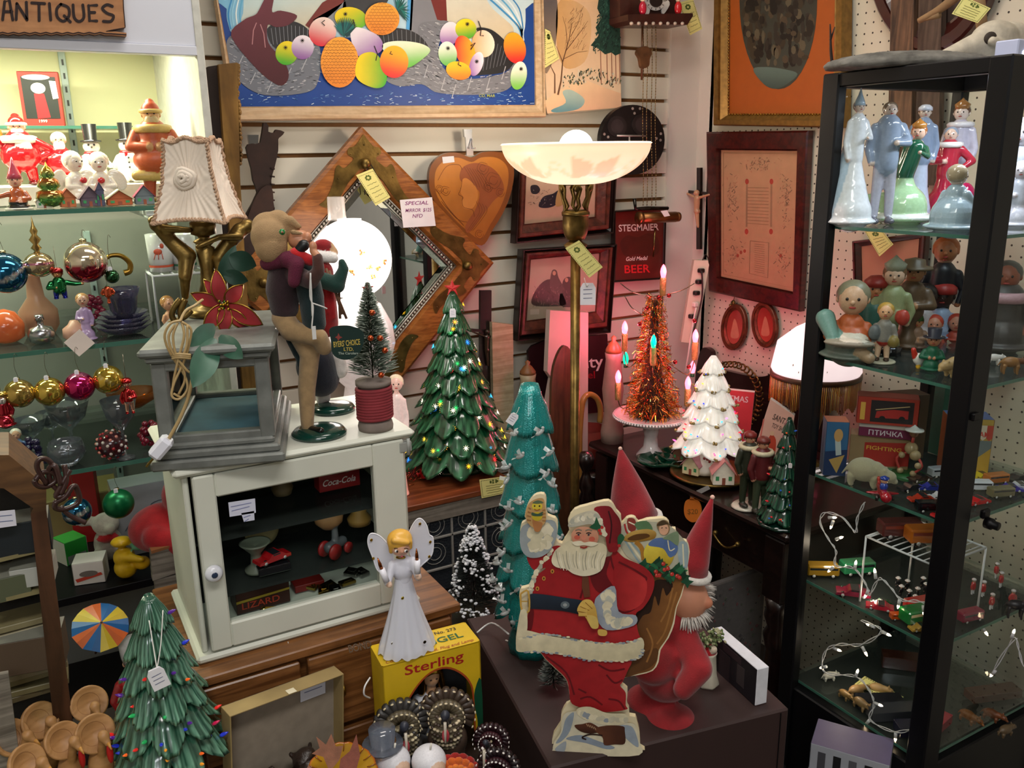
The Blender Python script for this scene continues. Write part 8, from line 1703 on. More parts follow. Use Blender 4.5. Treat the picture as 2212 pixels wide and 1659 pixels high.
m.build('petals',FELT,t); M(c='2a4a20').tube([(0,0,0),(0,0,.04)],.003).build('stem',MATTE,t)
# tray box leaning on the drawers
A5,B5=hit(478,1552,y=1.1),hit(720,1462,y=1.135); tb_=T('cardboard_tray','shallow brown cardboard tray standing on edge with a white label','tray',V3(((A5[0]+B5[0])/2,1.112,RZ+.0006)),math.atan2(B5[1]-A5[1],B5[0]-A5[0])); hh=(A5[2]+B5[2])/2-RZ; ww=(B5-A5).length+.002; KB=mat('kraft board','a08a5a',rough=.7,noise=(14,.25)); tl_=math.atan2(B5[2]-A5[2],ww)
rr_=rot(0,-math.degrees(tl_),0)
def kb(c,d,mt_,nm,col='ffffff'):
    o=M(c=col); o.T=tr(0,0,.008)@rr_@tr(0,0,-.008+.0); o.box(c,d,.0005); return o.build(nm,mt_,tb_)
kb((0,.022,hh/2+.006),(ww,.002,hh),mat('tray lining','8f8474',rough=.85),'back'); kb((0,.008,hh+.005),(ww,.03,.002),KB,'top_wall'); kb((-ww/2,.008,hh/2+.006),(.002,.03,hh),KB,'side_wall'); kb((ww/2,.008,hh/2+.006),(.002,.03,hh),KB,'side_wall'); kb((.052,.0195,hh-.022),(.042,.001,.022),PAPER,'label','d8dce8'); kb((.005,-.002,hh+.0067),(.013,.012,.0006),PAPER,'sticker','e8dfc0'); kb((.052,.0188,hh-.019),(.03,.0004,.0016),PAPER,'label_line','7a80a0')
random.seed(20)
for i in range(9):
    q=tb_.matrix_basis@V3((rnd(-.06,.03),rnd(-.03,-.006),.0)); t=T('leather_scrap',['brown leather luggage tag at the left of the heap','crumpled brown leather scrap on top','dark leather pouch in the heap','folded leather tab with brass ring','grey green leather tab at the lower left','curled leather strap end','small brown coin purse','flattened dark leather case','cream paper slip on the leather heap'][i],'leather scrap',q,rnd(0,3),'dark leather pieces heaped in front of the cardboard tray'); M().raw(blob([('e',(0,0,.02+rnd(0,.02)),(rnd(.016,.026),rnd(.012,.018),rnd(.014,.02)),'2e211a',(rnd(0,90),rnd(0,60),0)),('k',(-.02,0,.03),(.02,.005,.045),.005,.004,'2e211a'),('e',(0,0,.008),(.02,.016,.009),'2e211a')],.003,1)).build('leather',mat('dark leather','2c201a' if i<8 else 'b0a080',rough=.35,bump=(120,.9),noise=(60,.4)),t)
# things on and by the desk
q=on(1412,985,dzz); kq=dep(q)/F; t=T('leaf_dish','glossy dark green leaf shaped dish with a white label','dish',q+V3((0,-.07,0))); GR_=mat('green majolica','07402c',rough=.12,coat=.8,noise=(30,.3))
for dx_,dy_,a in((-.045,0,0),(.03,.01,2.2),(0,-.03,4)):
    M().lathe([(1e-5,.004),(.03,.004),(.05,.012),(.058,.022),(.055,.023),(.045,.014),(1e-5,.007)],60,c=(dx_,dy_,0),f=lambda an,u:1+.1*math.sin(7*an+a)*u).build('leaf',GR_,t)
M(c='e0e0e4').box((.0,-.05,.022),(.022,.016,.0006),0,rot(-20,0,15)).build('label',PAPER,t)
w3=wall_x(1.9); c5=CR(w3,1080,500,2.514)
def book(name,label,q,o3,art,c,d=.02,side='d8d4cc',cat='book',pl=None):
    pl=pl or w3; fo=pl.w((q[2][0]+q[3][0])/2,(q[2][1]+q[3][1])/2); t=T(name,label,cat,fo); m=M(fo,c).slab(pl,q,-d,0,side=side); m.build('cover',PRINT,t); a=M(fo); art(a,pl); a.build('printing',PRINT,t); return t
w3=PL(hit(1560,1000,z=dzz)+V3((.06,.08,0)),(-.75,-.66,0)); 
book('red_book','red picture book propped behind the white tree',[(1514,836),(1630,848),(1618,960),(1500,940)],0,lambda a,P:a.slab(P,[(1514,836),(1522,837),(1510,941),(1502,940)],.0004,col='e0dcd4').ptext(P,'CHRISTMAS',1528,862,13,.0005,col='d8c0c4',wpx=88,ang=-5),'b8303a',pl=w3)
w4=PL(hit(1655,1050,z=dzz)+V3((.05,.02,0)),(-.8,-.6,0))
book('toy_shop_book','pink story book titled Santas Toy Shop leaning at the right',[(1664,862),(1716,898),(1690,1060),(1630,1030),(1636,950)],0,lambda a,P:a.ptext(P,"SANTA'S",1668,905,13,.0005,col='4a3a34',wpx=42,ang=-24).ptext(P,'TOY SHOP',1666,922,10,.0005,col='5a4640',wpx=34,ang=-24).slab(P,spl([(1664,940),(1676,950),(1672,985),(1655,1000),(1650,975)],4),.0005,col='b8402a').slab(P,oval(1668,936,5,5),.0006,col='d8b090').line(P,[(1650,905),(1640,960),(1645,1000)],3,.0005,col='c8645a'),'d8a898',pl=w4)
for lab,px,by,ty,rb,tp,hc in(('ceramic boy skater in green sweater and red cap with scarf',1612,1098,928,'2c3322','2c3022','7a2420'),('ceramic girl skater in maroon jacket seen from behind',1640,1112,940,'3a4430','571a1c','6a2a22')):
    q=on(px,by-6,dzz+.008); fig('skater_figurine',lab,'figurine',q,face(q,35),hgt(q,ty),rb,top=tp,legs=rb,shoe='2a2820',hat='cap',hatc=hc,skin='b8886a',ws=.11,hd=.075,arms=('down','front'),collar='c8c0a0',mt=SATIN,vox=.011,hair='4a3020')
q=on(1625,1092,dzz); t=T('skating_pond','white ceramic ice base under the two skaters','base',q); M(c='c8c4b4').lathe([(.045,0),(.048,.004),(.044,.0075),(1e-5,.0078)],28,f=lambda a,u:1+.25*math.cos(2*a)).build('ice',GLOSS,t)
q=on(1672,1075,dzz); F8=fig('snowman_figure','small snowman with green holly scarf at the foot of the dark tree','figurine',q,face(q),hgt(q,1000),'d4d0c4',rr=.3,ws=.2,hd=.16,skin='d8d4c8',hair=None,hat='brim',hatc='0c3a24',collar='0c4a2c')
q=V3((1.86,1.62,dzz+.0006)); q=V3((*hit(1760,830,x=1.8)[:2],dzz+.0006)); t=T('fringed_lamp','parlour lamp with lit painted shade and amber bead fringe','table lamp',q); kq=dep(q+V3((0,0,.3)))/F; za,zb9,zc9=ztop(q,700),ztop(q,800),ztop(q,812)
M(c='f8ece8').lathe([(30*kq,za),(48*kq,za-.012),(84*kq,(za+zb9)/2+.012),(94*kq,zb9+.005),(90*kq,zb9-.004)],48,cap=False).build('shade',mat('lit painted shade','fff0ee',rough=.4,emit='ffdfe4',es=.72),t)
m=M(c='8a6a3a'); random.seed(3)
for i in range(16):a=-pi/2+rnd(-1.5,1.2); v=rnd(.2,.85); r=(48+(94-48)*v)*kq*1.02; z=za-.012-(za-zb9-.012)*v; [m.ell((r*math.cos(a)+rnd(-.006,.006),r*math.sin(a),z+rnd(-.006,.006)),(.006,.002,.005),n=7,col=random.choice(['a88a4a','8a7a50','b09a6a']))for _ in range(3)]
m.build('painted_leaves',SATIN,t); M(c='4a2a14').lathe([(91*kq,zc9),(95*kq,zc9),(95*kq,zb9-.004),(91*kq,zb9-.003)],48).build('band',SATIN,t)
fr_=M(c='a05a1e')
for i in range(150):a=2*pi*i/150; l=.07+.008*math.sin(i*7); fr_.tube([(93*kq*math.cos(a),93*kq*math.sin(a),zc9),(93*kq*math.cos(a),93*kq*math.sin(a),zc9-l)],.0015,4,col=random.choice(['a8641e','c08a3a','7a4214']))
stuff(fr_.build('bead_fringe',mat('amber beads',rough=.2,coat=.5),t)); M().lathe([(.07,0),(.07,.01),(.02,.03),(.015,.1),(.03,.16),(.012,.24),(.012,za)],24).build('stem',BRASSD,t)
light('fringed_lamp_light','POINT',q+V3((0,0,zb9+.01)),.6,(1,.85,.75),.04)
# gilt mirror frame and portrait behind the white tree
t=T('gilt_filigree_frame','openwork brass filigree frame behind the white ceramic tree','frame',hit(1600,900,x=1.9)); wf=wall_x(1.9); m=M(t.location)
random.seed(33)
for i in range(44):
    a=2*pi*i/44; cx_,cy_=1580+62*math.cos(a),860+72*math.sin(a); r=9; m.tube(spl([wf.w(cx_+r*(1-.1*j)*math.cos(a*2+j*.9),cy_+r*(1-.1*j)*math.sin(a*2+j*.9),.004)for j in range(7)],3,False),.0028,5)
m.build('filigree',BRASSD,t)
# behind the pole: mills, cane, block, basket, turned post
def mill(lab,px,by,ty,y,c='b8a888'):
    q=V3((*hit(px,by,y=y)[:2],hit(px,by,y=y)[2])); q[2]={1:.7405}.get(1)if px<1200 else dzz; h=ztop(q,ty); t=T('pepper_mill',lab,'pepper mill',q); kq=dep(q)/F
    M(c=c).lathe([(24*kq,0),(25*kq,h*.1),(18*kq,h*.28),(23*kq,h*.5),(16*kq,h*.78),(18*kq,h*.84)],24).build('body',SATIN,t); M(c='8a5c34').lathe([(17*kq,h*.84),(17*kq,h*.87),(9*kq,h*.93),(4*kq,h*.95),(6*kq,h*.98),(1e-5,h)],20).build('cap',SATIN,t)
mill('cream pepper mill with copper cap left of the white board',1141,900,778,2.15); mill('pale pepper mill in the shadow behind the cake stand',1323,900,724,2.02,'9a8478')
t=T('walking_cane','honey bamboo walking cane with curved crook handle','cane',V3((hit(1262,1000,y=2.1)[0],2.1,0))); wc9=wall_y(2.1); b9=wc9.w(1252,940); m=M(t.location,'b08440').tube(spl([wc9.w(*p_)for p_ in((1296,912),(1297,885),(1290,862),(1275,852),(1262,860),(1256,885),(1252,940))],6,False)+[V3((b9[0],b9[1],.3)),V3((b9[0],b9[1],.001))],.0095,10).build('stick',GLOSS,t)
t=T('red_basket','rust red woven basket behind the lamp pole','basket',V3((*hit(1272,880,y=2.17)[:2],.62))); M(c='7a2f20').lathe([(.04,0),(.055,.03),(.06,.13),(.057,.13),(.05,.03),(1e-5,.006)],40,f=lambda a,u:1+.02*math.sin(30*a)).build('weave',MATTE,t)
t=T('plant_stand','dark stand with turned ball post holding the red basket','stand',(t.location[0],2.14,0)); M().lathe([(.06,0),(.05,.02),(.02,.06),(.02,.3),(.034,.34),(.02,.38),(.034,.42),(.02,.46),(.02,.59),(.07,.605),(.07,.6185)],24).build('post',DARKW,t)
t=T('turned_post','dark turned ball finial post beside the desk','post',V3((*hit(1266,1010,y=1.86)[:2],0))); h=ztop(t.location,975); M().lathe([(.03,0),(.02,.05),(.02,h-.16),(.026,h-.15),(.014,h-.12),(.024,h-.1),(.012,h-.07),(.01,h-.06),(.022,h-.035),(.024,h-.022),(.016,h-.004),(1e-5,h)],24).build('post',DARKW,t)
# wreath items beside the big green tree; red tinsel gifts
for lab,px,by,c,n in(('heap of red tinsel and little gift ornaments left of the big tree',898,1040,'b0181c',26),):
    q=on(px,by,tz); t=T('ornament_heap',lab,'ornament',q); m=M(c=c); random.seed(8)
    for i in range(70):p0=V3((rnd(-.035,.035),rnd(-.02,.02),rnd(.0,.025))); m.tube([p0,p0+V3((rnd(-.02,.02),rnd(-.015,.01),rnd(-.0,.02)))],.001,3,col=random.choice(['b0181c','c8703a','d8302a']))
    stuff(m.build('tinsel',FOIL,t)); M(c='b0141c').lathe([(.012,.02),(.013,.022),(.013,.045),(.012,.047)],16,c=(.022,-.01,-.01)).build('drum',FOIL,t)
cardtag(wall_y(ty0-.001),[(1035,1036),(1096,1028),(1096,1064),(1040,1076)],(0,0,0),.001,None,name='price_tag'); tag(bpy.data.objects['price_tag.%03d'%0]if 'price_tag.000' in bpy.data.objects else[o for o in bpy.data.objects if o.name.startswith('price_tag')and o.parent is None][0],'yellow price card taped to the front of the leaded glass stand','price tag')
q=on(868,905,1.1905); q=V3((*hit(856,900,z=.741)[:2],.741)); q[1]=1.98; q[0]=hit(858,880,y=1.98)[0]; fig('tree_angel','little glowing pink skirted angel between the spool and the big tree','angel figure',q,face(q),ztop(q,808),'e8a090',rr=.07,ws=.05,hd=.06,skin='d8b0a0',hair='d8c8a8',top='e0c8c0',mt=BULBM)
# curio cabinet contents
def G9(label,px,by,ty,lev,robe,ex=0,rh=None,sy=None,**k):
    q=on(px,by,qz[lev]); ym=qy1-.045-(px*7%5)*.008
    if q[1]>ym:q=V3((hit(px,by,y=ym)[0],ym,q[2]))
    q[0]=min(max(q[0],qx0+.045),qx1-.05); q[1]=max(q[1],qy0+.045)
    return fig('porcelain_figurine',label,'figurine',q,face(q,ex),hgt(q,ty),robe,**k)
PG,PB,PW='8d99a8','a8bccb','d8dce0'
G9('slender porcelain lady in tall pointed hood and pale blue cloak holding a candle',1828,484,205,0,PW,25,rr=.2,ws=.06,hd=.045,hat='cone',hatc=PB,skin='d8c0b0',hair='8a8078',arms=('down','front'),top=PW,extra=[('k',(-.08,.06,.1),(-.04,.04,.6),.12,.05,PB)])
G9('porcelain gentleman in grey blue suit beside the hooded lady',1902,470,218,0,'8593a6',15,legs='a8a8b4',shoe='5a5a64',top='8593a6',ws=.1,hd=.06,skin='cdb8a8',hair='6e5e50',arms=('down','front'))
G9('porcelain shepherdess in grey blue robe and white hood at the back',1975,470,222,0,'b4bcd0',10,rr=.16,ws=.08,hd=.055,hat='cap',hatc='c8ccd8',skin='cdb8a8',arms=('front','down'),top='7d8ca4')
G9('dancing lady with green bodice and swirling pale green gown',1945,482,262,0,'a3c69a',-10,rr=.3,ws=.085,hd=.075,top='1f5a40',hair='a8602a',hat='crown',hatc='b87a34',skin='dcb49c',arms=('down','reach'),lean=14,extra=[('k',(-.05,-.03,.14),(-.36,-.02,.2),.2,.09,'a3c69a'),('k',(-.36,-.02,.16),(-.46,-.02,.1),.03,.02,'b0603a'),('e',(0,0,.06),(.34,.28,.06),'d4dcd4')])
G9('porcelain lady in red gown trimmed with white fur',2036,455,272,0,'a8203a',0,rr=.26,ws=.11,hd=.075,hair='8e9cb0',skin='dcbcaa',collar='ece8e4',arms=('front','hip'),top='b0283c',extra=[('e',(.1,-.12,.2),(.1,.06,.12),'e8dce0'),('e',(.2,-.05,.2),(.12,.1,.2),'b01a50')])
G9('kneeling girl in pale blue dress seen from behind at the front of the top shelf',2056,499,352,0,'a0b6c4',150,rr=.42,ws=.16,hd=.15,hair='a8987c',skin='d8c0b0',arms=('front','down'))
G9('porcelain clown with gold pierced crown and ruffled collar',2085,448,218,0,'b8b4c4',-10,rr=.14,ws=.09,hd=.07,hat='crown',hatc='9c6a3a',collar='d8d4d8',skin='dcc8bc',hair='5a3a2a')
for i,(px,by,ty,lab)in enumerate(((2190,490,345,'white bisque cherub behind the right hand glass'),(2175,480,250,'tall white bisque lady behind the right hand glass'))):G9(lab,px,by,ty,0,'c8c8d4',0,rr=.25,ws=.13,hd=.13,skin='d0c8cc',hair='b8b8c4',arms=('front','up'),top='c0c4d0')
# second shelf
for row in(('girl figurine in teal and orange reading a large book',1827,742,602,'5e6a60',dict(rr=.36,ws=.17,hd=.2,top='b0562a',hair='7d7860',skin='c8a080',arms=('front','front'),extra=[('k',(-.3,-.06,.5),(-.2,-.22,.3),.12,.08,'5f8a80'),('e',(0,-.28,.25),(.3,.14,.05),'8a8474'),('k',(.1,-.2,.14),(.24,-.3,.08),.09,.07,'9c8468'),('e',(.04,-.3,.29),(.16,.1,.02),'d0c8b8')])),
    ('boy figurine in red cap and teal braces',1885,722,588,'1f4a44',dict(rr=.17,ws=.15,hd=.15,top='2a5a50',hat='cap',hatc='8a241c',skin='b07850',legs='1f4a44')),
    ('child figurine in grey cat hood and green waistcoat with toy heart',1922,702,560,'6f7a58',dict(rr=.15,ws=.13,hd=.12,top='8a9268',hat='crown',hatc='8a8c78',skin='c8a48a',extra=[('e',(.12,-.14,.4),(.07,.05,.09),'a8382a')])),
    ('musician figurine in brown floppy hat playing a horn',1962,705,552,'5c4630',dict(rr=.16,ws=.14,hd=.12,hat='brim',hatc='5a4a34',skin='b08058',arms=('front','front'))),
    ('school girl figurine with grey satchel and red skirt walking',1903,782,652,'a02a1c',dict(rr=.13,ws=.12,hd=.13,top='7d7a72',hair='b08a3c',skin='d0a078',legs='c8a88a',shoe='3a281c',base=.22,basec='a8a48e',extra=[('e',(-.14,-.08,.5),(.1,.06,.13),'5c6264'),('e',(.16,-.06,.36),(.09,.08,.1),'7a6a34')])),
    ('embracing dark haired child in white shirt',1990,715,610,'b0a8a8',dict(rr=.26,ws=.17,hd=.2,top='c0b8b8',skin='3a241c',hair='17100e')),
    ('embracing child in red cap and pale blue shirt',2028,712,602,'8a9cb8',dict(rr=.24,ws=.17,hd=.2,top='9db0cc',hat='cap',hatc='a02c26',skin='3a241c',hair='17100e',arms=('hip','hip'))),
    ('small boy figurine in green pointed hat',1975,752,668,'5a4434',dict(rr=.28,ws=.18,hd=.16,hat='cone',hatc='2c5a24',skin='b07c54',top='8a6a54',arms=('front','front'))),
    ('tall white lace bonnet doll at the back of the second shelf',2075,690,520,'8f8478',dict(rr=.13,ws=.1,hd=.1,hat='cap',hatc='b0a498',skin='c09a84',hair='5a4030',top='988c80')),
    ('dark coated doll with orange hair beside the bonnet doll',2035,680,508,'15161e',dict(rr=.15,ws=.12,hd=.12,skin='a86a44',hair='a85a24')),
    ('red curly haired clown head figurine, left one',2014,738,678,'a84a3a',dict(rr=.3,ws=.22,hd=.3,skin='c88a70',hair='b8402a',mt=SATIN)),
    ('red curly haired clown head figurine, right one beside the post',2065,735,676,'b04a38',dict(rr=.3,ws=.22,hd=.3,skin='c88a70',hair='b8402a',mt=SATIN)),
    ('old gentleman figurine in black top hat and green coat',2010,800,712,'0f5a40',dict(rr=.24,ws=.16,hd=.17,hat='top',hatc='1c1c2c',skin='b88060',hair='c8c4bc',arms=('front','front'))),
    ('seated smiling grandmother doll in grey shawl behind the right hand glass',2195,745,560,'3a3634',dict(rr=.34,ws=.22,hd=.15,skin='8a4a34',hair='4a4440',collar='b08890'))):
    G9(row[0],row[1],row[2],row[3],1,row[4],**row[5],mt=row[5].get('mt',SATIN))if 'mt' not in row[5]else G9(row[0],row[1],row[2],row[3],1,row[4],**row[5])
for px,by,w_,lab in((1822,757,78,'black pierced oval stand under the reading girl'),(1922,766,48,'black pierced oval stand behind the walking girl')):
    q=on(px,by,qz[1]); kq=dep(q)/F; t=T('oval_stand',lab,'stand',q); M(c='0e0d10').lathe([(w_*.5*kq,0),(w_*.46*kq,.006),(w_*.52*kq,.016),(1e-5,.0165)],30,f=lambda a,u:1-.1*abs(math.sin(5*a))).build('body',GLOSS,t)
def beast(name,label,px,by,lev,L_,c,ex=0,head=(0,0,0),mt=SATIN,legh=.35,c2=None,bulk=.3,tail=True):
    q=on(px,by,qz[lev]); q[0]=max(q[0],qx0+.05); t=T(name,label,'animal figurine',q,face(q,ex),None,L_); c2=c2 or c
    b=[('e',(0,0,legh+.16),(.38,bulk*.72,bulk*.75),c),('k',(.26,0,legh+.2),(.48,0,legh+.2+head[2]),bulk*.5,bulk*.42,c2),('e',(.54,0,legh+.18+head[2]),(bulk*.52,bulk*.4,bulk*.4),c2),('k',(.58,0,legh+.14+head[2]),(.72,0,legh+.08+head[2]),bulk*.24,bulk*.17,c)]
    for x in(-.26,.26):
        for y in(-.12,.12):b+=[('k',(x,y,legh),(x-.02,y,legh*.45),bulk*.28,bulk*.2,c),('k',(x-.02,y,legh*.45),(x,y,.04),bulk*.2,bulk*.17,c)]
    for y in(-.1,.1):b.append(('e',(.48,y,legh+.34+head[2]),(bulk*.12,bulk*.1,bulk*.16),c2))
    if tail:b.append(('k',(-.36,0,legh+.2),(-.5,0,legh-.02),.04,.02,c))
    M().raw(blob(b,.022,2)).build('body',mt,t); e=M(c='100e0c'); [e.ell((.63,y,legh+.22+head[2]),.022,n=6)for y in(-.08,.08)]; e.ell((.73,0,legh+.09+head[2]),.03,n=6); e.build('face',GLOSS,t); return t
beast('pig_figurine','cream pottery pig at the front of the second shelf',2062,812,1,.055,'b89a6a',-130,bulk=.42,legh=.2)
beast('lion_figurine','brown toy lion behind the right hand glass',2180,808,1,.045,'7d5424',20,c2='5a3218'); beast('dog_figurine','small white terrier behind the right hand glass',2145,790,1,.032,'c8c4c0',20)
beast('polar_bear','cream mohair polar bear on the toy shelf',1848,1052,2,.085,'a8a284',-5,head=(0,0,-.12),mt=FELT,bulk=.4,legh=.24)
q=on(1983,795,qz[1]); t=T('rooster_figurine','red and white rooster figurine','animal figurine',q,face(q,20)); M().raw(blob([('e',(0,0,.018),(.012,.009,.012),'d0ccc4'),('k',(-.008,0,.022),(-.012,0,.036),.006,.005,'b02a1c'),('e',(.014,0,.02),(.008,.005,.01),'c8c4bc'),('k',(0,0,.002),(0,0,.01),.005,.004,'c89a2a')],.0016)).build('body',GLOSS,t)
# toy shelf: boxes
q=on(1853,905,qz[2]); q[1]=1.16; q[0]=1.5
BX=lambda name,label,x,y,z,rz,w_,d,h,c,**k:cbox(name,label,'box',V3((x,y,z)),math.radians(rz),w_,d,h,c,**k)
z2=qz[2]+.0008
BX('fighting_box','brown carton with red panel supporting the boxes at the back of the toy shelf',1.56,1.14,z2,-52,.12,.05,.075,'8a7250',cs='7a6244',art=lambda a,P:a.slab(P,[(.25,.2),(1,.1),(1,.8),(.25,.95)],.0003,col='9a2218').ptext(type('s',(),{'n':P.n,'w':lambda s_,u,v,d=0:P.w(u/.12,v/.075,d)})(),'FIGHTING',.034,.03,.009,.0005,col='c8a03a',wpx=.07))
pbx=BX('bird_toy_box','maroon toy box lettered in Cyrillic',1.56,1.13,z2+.0758,-52,.105,.04,.03,'6a1840',cs='c8c0b4',ct='b0a8a0',art=lambda a,P:a.slab(P,[(0,0),(1,0),(1,.3),(0,.3)],.0003,col='b8b0a8').ptext(type('s',(),{'n':P.n,'w':lambda s_,u,v,d=0:P.w(u/.105,v/.03,d)})(),'ПТИЧКА',.02,.025,.011,.0005,col='d8d0d8',wpx=.068))
BX('truck_box','red toy truck box on top of the maroon box',1.555,1.125,z2+.1065,-50,.12,.045,.06,'a83422',cs='7a1c14',ct='7a3024',art=lambda a,P:a.slab(P,[(.22,.1),(.92,.1),(.92,.9),(.22,.9)],.0003,col='241a1c').slab(P,[(.3,.75),(.32,.5),(.6,.4),(.84,.42),(.84,.72)],.0005,col='a82824').line(P,[(.3,.45),(.85,.25)],.03,.0006,col='c8a878').slab(P,oval(.42,.75,.05,.09),.0007,col='141414').slab(P,oval(.74,.72,.05,.09),.0007,col='141414').slab(P,[(.05,.2),(.13,.2),(.13,.85),(.05,.85)],.0003,col='d8a848'))
BX('boat_box','blue toy box picturing a sailing boat at the left corner of the toy shelf',1.452,1.165,z2,-40,.045,.045,.12,'2c5c86',cs='4a7ea0',ct='b86a48',art=lambda a,P:a.slab(P,[(0,.55),(1,.5),(1,1),(0,1)],.0002,col='142c54').slab(P,[(.2,.7),(.9,.6),(.6,.95)],.0003,col='a88a4c').slab(P,[(.4,.3),(.65,.28),(.75,.6),(.5,.62)],.0004,col='a8b4b4').slab(P,oval(.55,.24,.2,.12),.0005,col='b89058'))
BX('ice_cream_tin','yellow and red tin lettered ICE CREAM with a brown monkey',1.69,1.02,z2,-42,.085,.06,.125,'a88a3a',cs='a85a34',ct='46598a',art=lambda a,P:[a.slab(P,[(i/7,.1),((i+1)/7,.1),((i+1)/7,.32),((i+.5)/7,.37),(i/7,.32)],.0002,col=['a83a2a','c0b4a0'][i%2])for i in range(7)]+[a.slab(P,[(0,.37),(1,.37),(.95,1),(0,1)],.0001,col='5e6a6c'),a.slab(P,oval(.45,.5,.13,.1),.0004,col='3c241a'),a.slab(P,oval(.47,.52,.09,.07),.0005,col='a87a5a'),a.slab(P,spl([(.25,.9),(.2,.7),(.35,.6),(.55,.62),(.6,.8),(.7,.9),(.5,.95)],4),.0004,col='3c241a'),a.slab(P,[(.6,.75),(1,.5),(1,1),(.55,1)],.0003,col='b08c2c'),a.ptext(type('s',(),{'n':P.n,'w':lambda s_,u,v,d=0:P.w(u/.085,v/.125,d)})(),'ICE CREAM',.012,.038,.012,.0006,col='b83028',wpx=.066)])
BX('brown_box','tall dark brown carton at the back of the toy shelf',1.66,1.15,z2,-20,.1,.05,.15,'4a3a2c'); BX('green_game_box','green speckled game box leaning behind the right hand glass',1.79,1.12,z2,-10,.08,.03,.17,'17503f',art=lambda a,P:a.slab(P,spl([(.2,.6),(.5,.4),(.7,.7),(.5,1),(.2,1)],4),.0003,col='5c3a22').ptext(type('s',(),{'n':P.n,'w':lambda s_,u,v,d=0:P.w(u/.08,v/.17,d)})(),'TOY',.02,.11,.014,.0005,col='c8c4b8',wpx=.03))
for lab,px,by,ty,a_ in(('jointed wooden bead toy man in white cap, left one',1920,1010,905,20),('jointed wooden bead toy man in white cap, right one bending over',1962,1030,918,-20)):
    q=on(px,by,qz[2]); h=hgt(q,ty); t=T('bead_toy',lab,'toy',q,face(q,a_),None,h); m=M(c='9c8a68'); [m.ell(p_,r)for p_,r in(((0,0,.55),.12),((.1,-.05,.45),.1),((-.12,-.1,.42),.06),((.2,-.15,.3),.06),((-.12,-.1,.12),.06),((.12,-.12,.12),.06))]; m.build('beads',GLOSS,t)
    M(c='a83a34').tube(spl([(0,0,.5),(-.2,-.1,.35),(-.12,-.1,.12)],4,False),.025,6).tube(spl([(.05,0,.5),(.25,-.1,.3),(.12,-.12,.12)],4,False),.025,6).tube([(0,0,.6),(.02,0,.8)],.03,6).build('cord_limbs',SATIN,t); M(c='7a5238').ell((.02,0,.85),.085).build('head',GLOSS,t); M(c='c8c8c4').lathe([(.17,0),(.16,.02),(.09,.03),(1e-5,.11)],16,c=(.02,0,.9)).build('cap',GLOSS,t)
    M(c='1c5a2c').lathe([(.3,0),(.3,.06),(1e-5,.065)],20).build('base',SATIN,t)
q=on(1905,1075,qz[2]); q+=V3((.0,.0,0)); t=T('toy_plane','red toy aeroplane with a blue capped pilot figure','toy',q,face(q,-75)); M().raw(blob([('k',(-.03,0,.014),(.03,0,.012),.006,.011,'8a1420'),('e',(0,0,.01),(.008,.034,.003),'8a1420'),('k',(-.03,0,.014),(-.036,0,.028),.003,.004,'a8281c')],.0018)).build('fuselage',GLOSS,t)
M().ell((.006,0,.026),(.008,.008,.01),col='24409a').ell((.006,0,.039),.0075,col='c8987a').build('pilot',GLOSS,t); M(c='1c3a9a').lathe([(.0085,0),(.009,.004),(1e-5,.008)],14,c=(.006,0,.041)).build('cap',GLOSS,t)
for y in(-.015,.015):M(c='141414').lathe([(.006,-.002),(.006,.002)],14,mt=rot(90,0,0),c=(.02,y,.006)).build('wheel',GLOSS,t)
random.seed(77)
cars=[(1965,1060,'1c1c22','black toy car behind the plane'),(1990,1085,'a8321c','orange red toy car at mid shelf'),(2000,1108,'101014','dark toy van in front of the orange car'),(2030,1122,'c0141c','bright red toy car at the front edge by the post'),(2010,1060,'2c3a9a','blue striped toy racing car'),(2032,1080,'c8ccd4','silver toy car with blue stripe by the post'),(2030,1030,'9aa0a8','grey toy wagon at the back by the post'),(2120,1036,'c8b020','yellow toy car just right of the post'),(2112,1060,'c8ccd4','white toy van with red windows right of the post'),(2150,1045,'b0672a','orange toy car behind the white van'),(2160,1075,'6a6448','khaki toy car right of the white van'),(2110,1090,'b8141c','red toy racing car at the front right'),(2180,1062,'3a2c9a','violet toy car at the right'),(2195,1040,'1c2024','black toy car at the far right'),(2200,1058,'c8ccd0','white toy police car at the far right'),(1985,1040,'3c2c24','brown toy car near the bead men')]
for px,by,c,lab in cars:
    q=on(px,by,qz[2]); q[1]=min(max(q[1],qy0+.03),qy1-.04); q[0]=max(q[0],qx0+.04); car(lab,q,math.radians(rnd(-40,-5)),.05,c,kind='van' if 'va' in lab or 'wagon' in lab else 'car')
# fourth shelf: wire rack, vehicles, little men
q=on(1990,1150,qz[2]-.09); t=T('wire_rack','white wire rack standing on the fourth shelf','rack',V3((1.52,1.0,qz[3]+.0006))); zr_=.15; m=M(c='d0d4d8')
for x in(-.07,.09):
    for y in(-.09,.07):m.tube([(x,y,0),(x,y,zr_)],.0022,6)
for x in(-.07,.09):m.tube([(x,-.09,zr_),(x,.07,zr_)],.0022,6)
for y in(-.09,.07):m.tube([(-.07,y,zr_),(.09,y,zr_)],.0022,6)
for i in range(9):m.tube([(-.07,-.08+i*.018,zr_),(.09,-.08+i*.018,zr_)],.0014,5)
m.build('wires',PLAST,t)
for k_i,(dx_,dy_,c,lab,kd)in enumerate(((0,-.02,'b8641e','orange tin toy bus on top of the wire rack','van'),(-.02,.03,'5a2c28','maroon toy tram behind the orange bus on the rack','van'))):car(lab,V3((1.52+dx_,1.0+dy_,qz[3]+zr_+.003)),-.5,.085,c,'8a3a2a',kd)
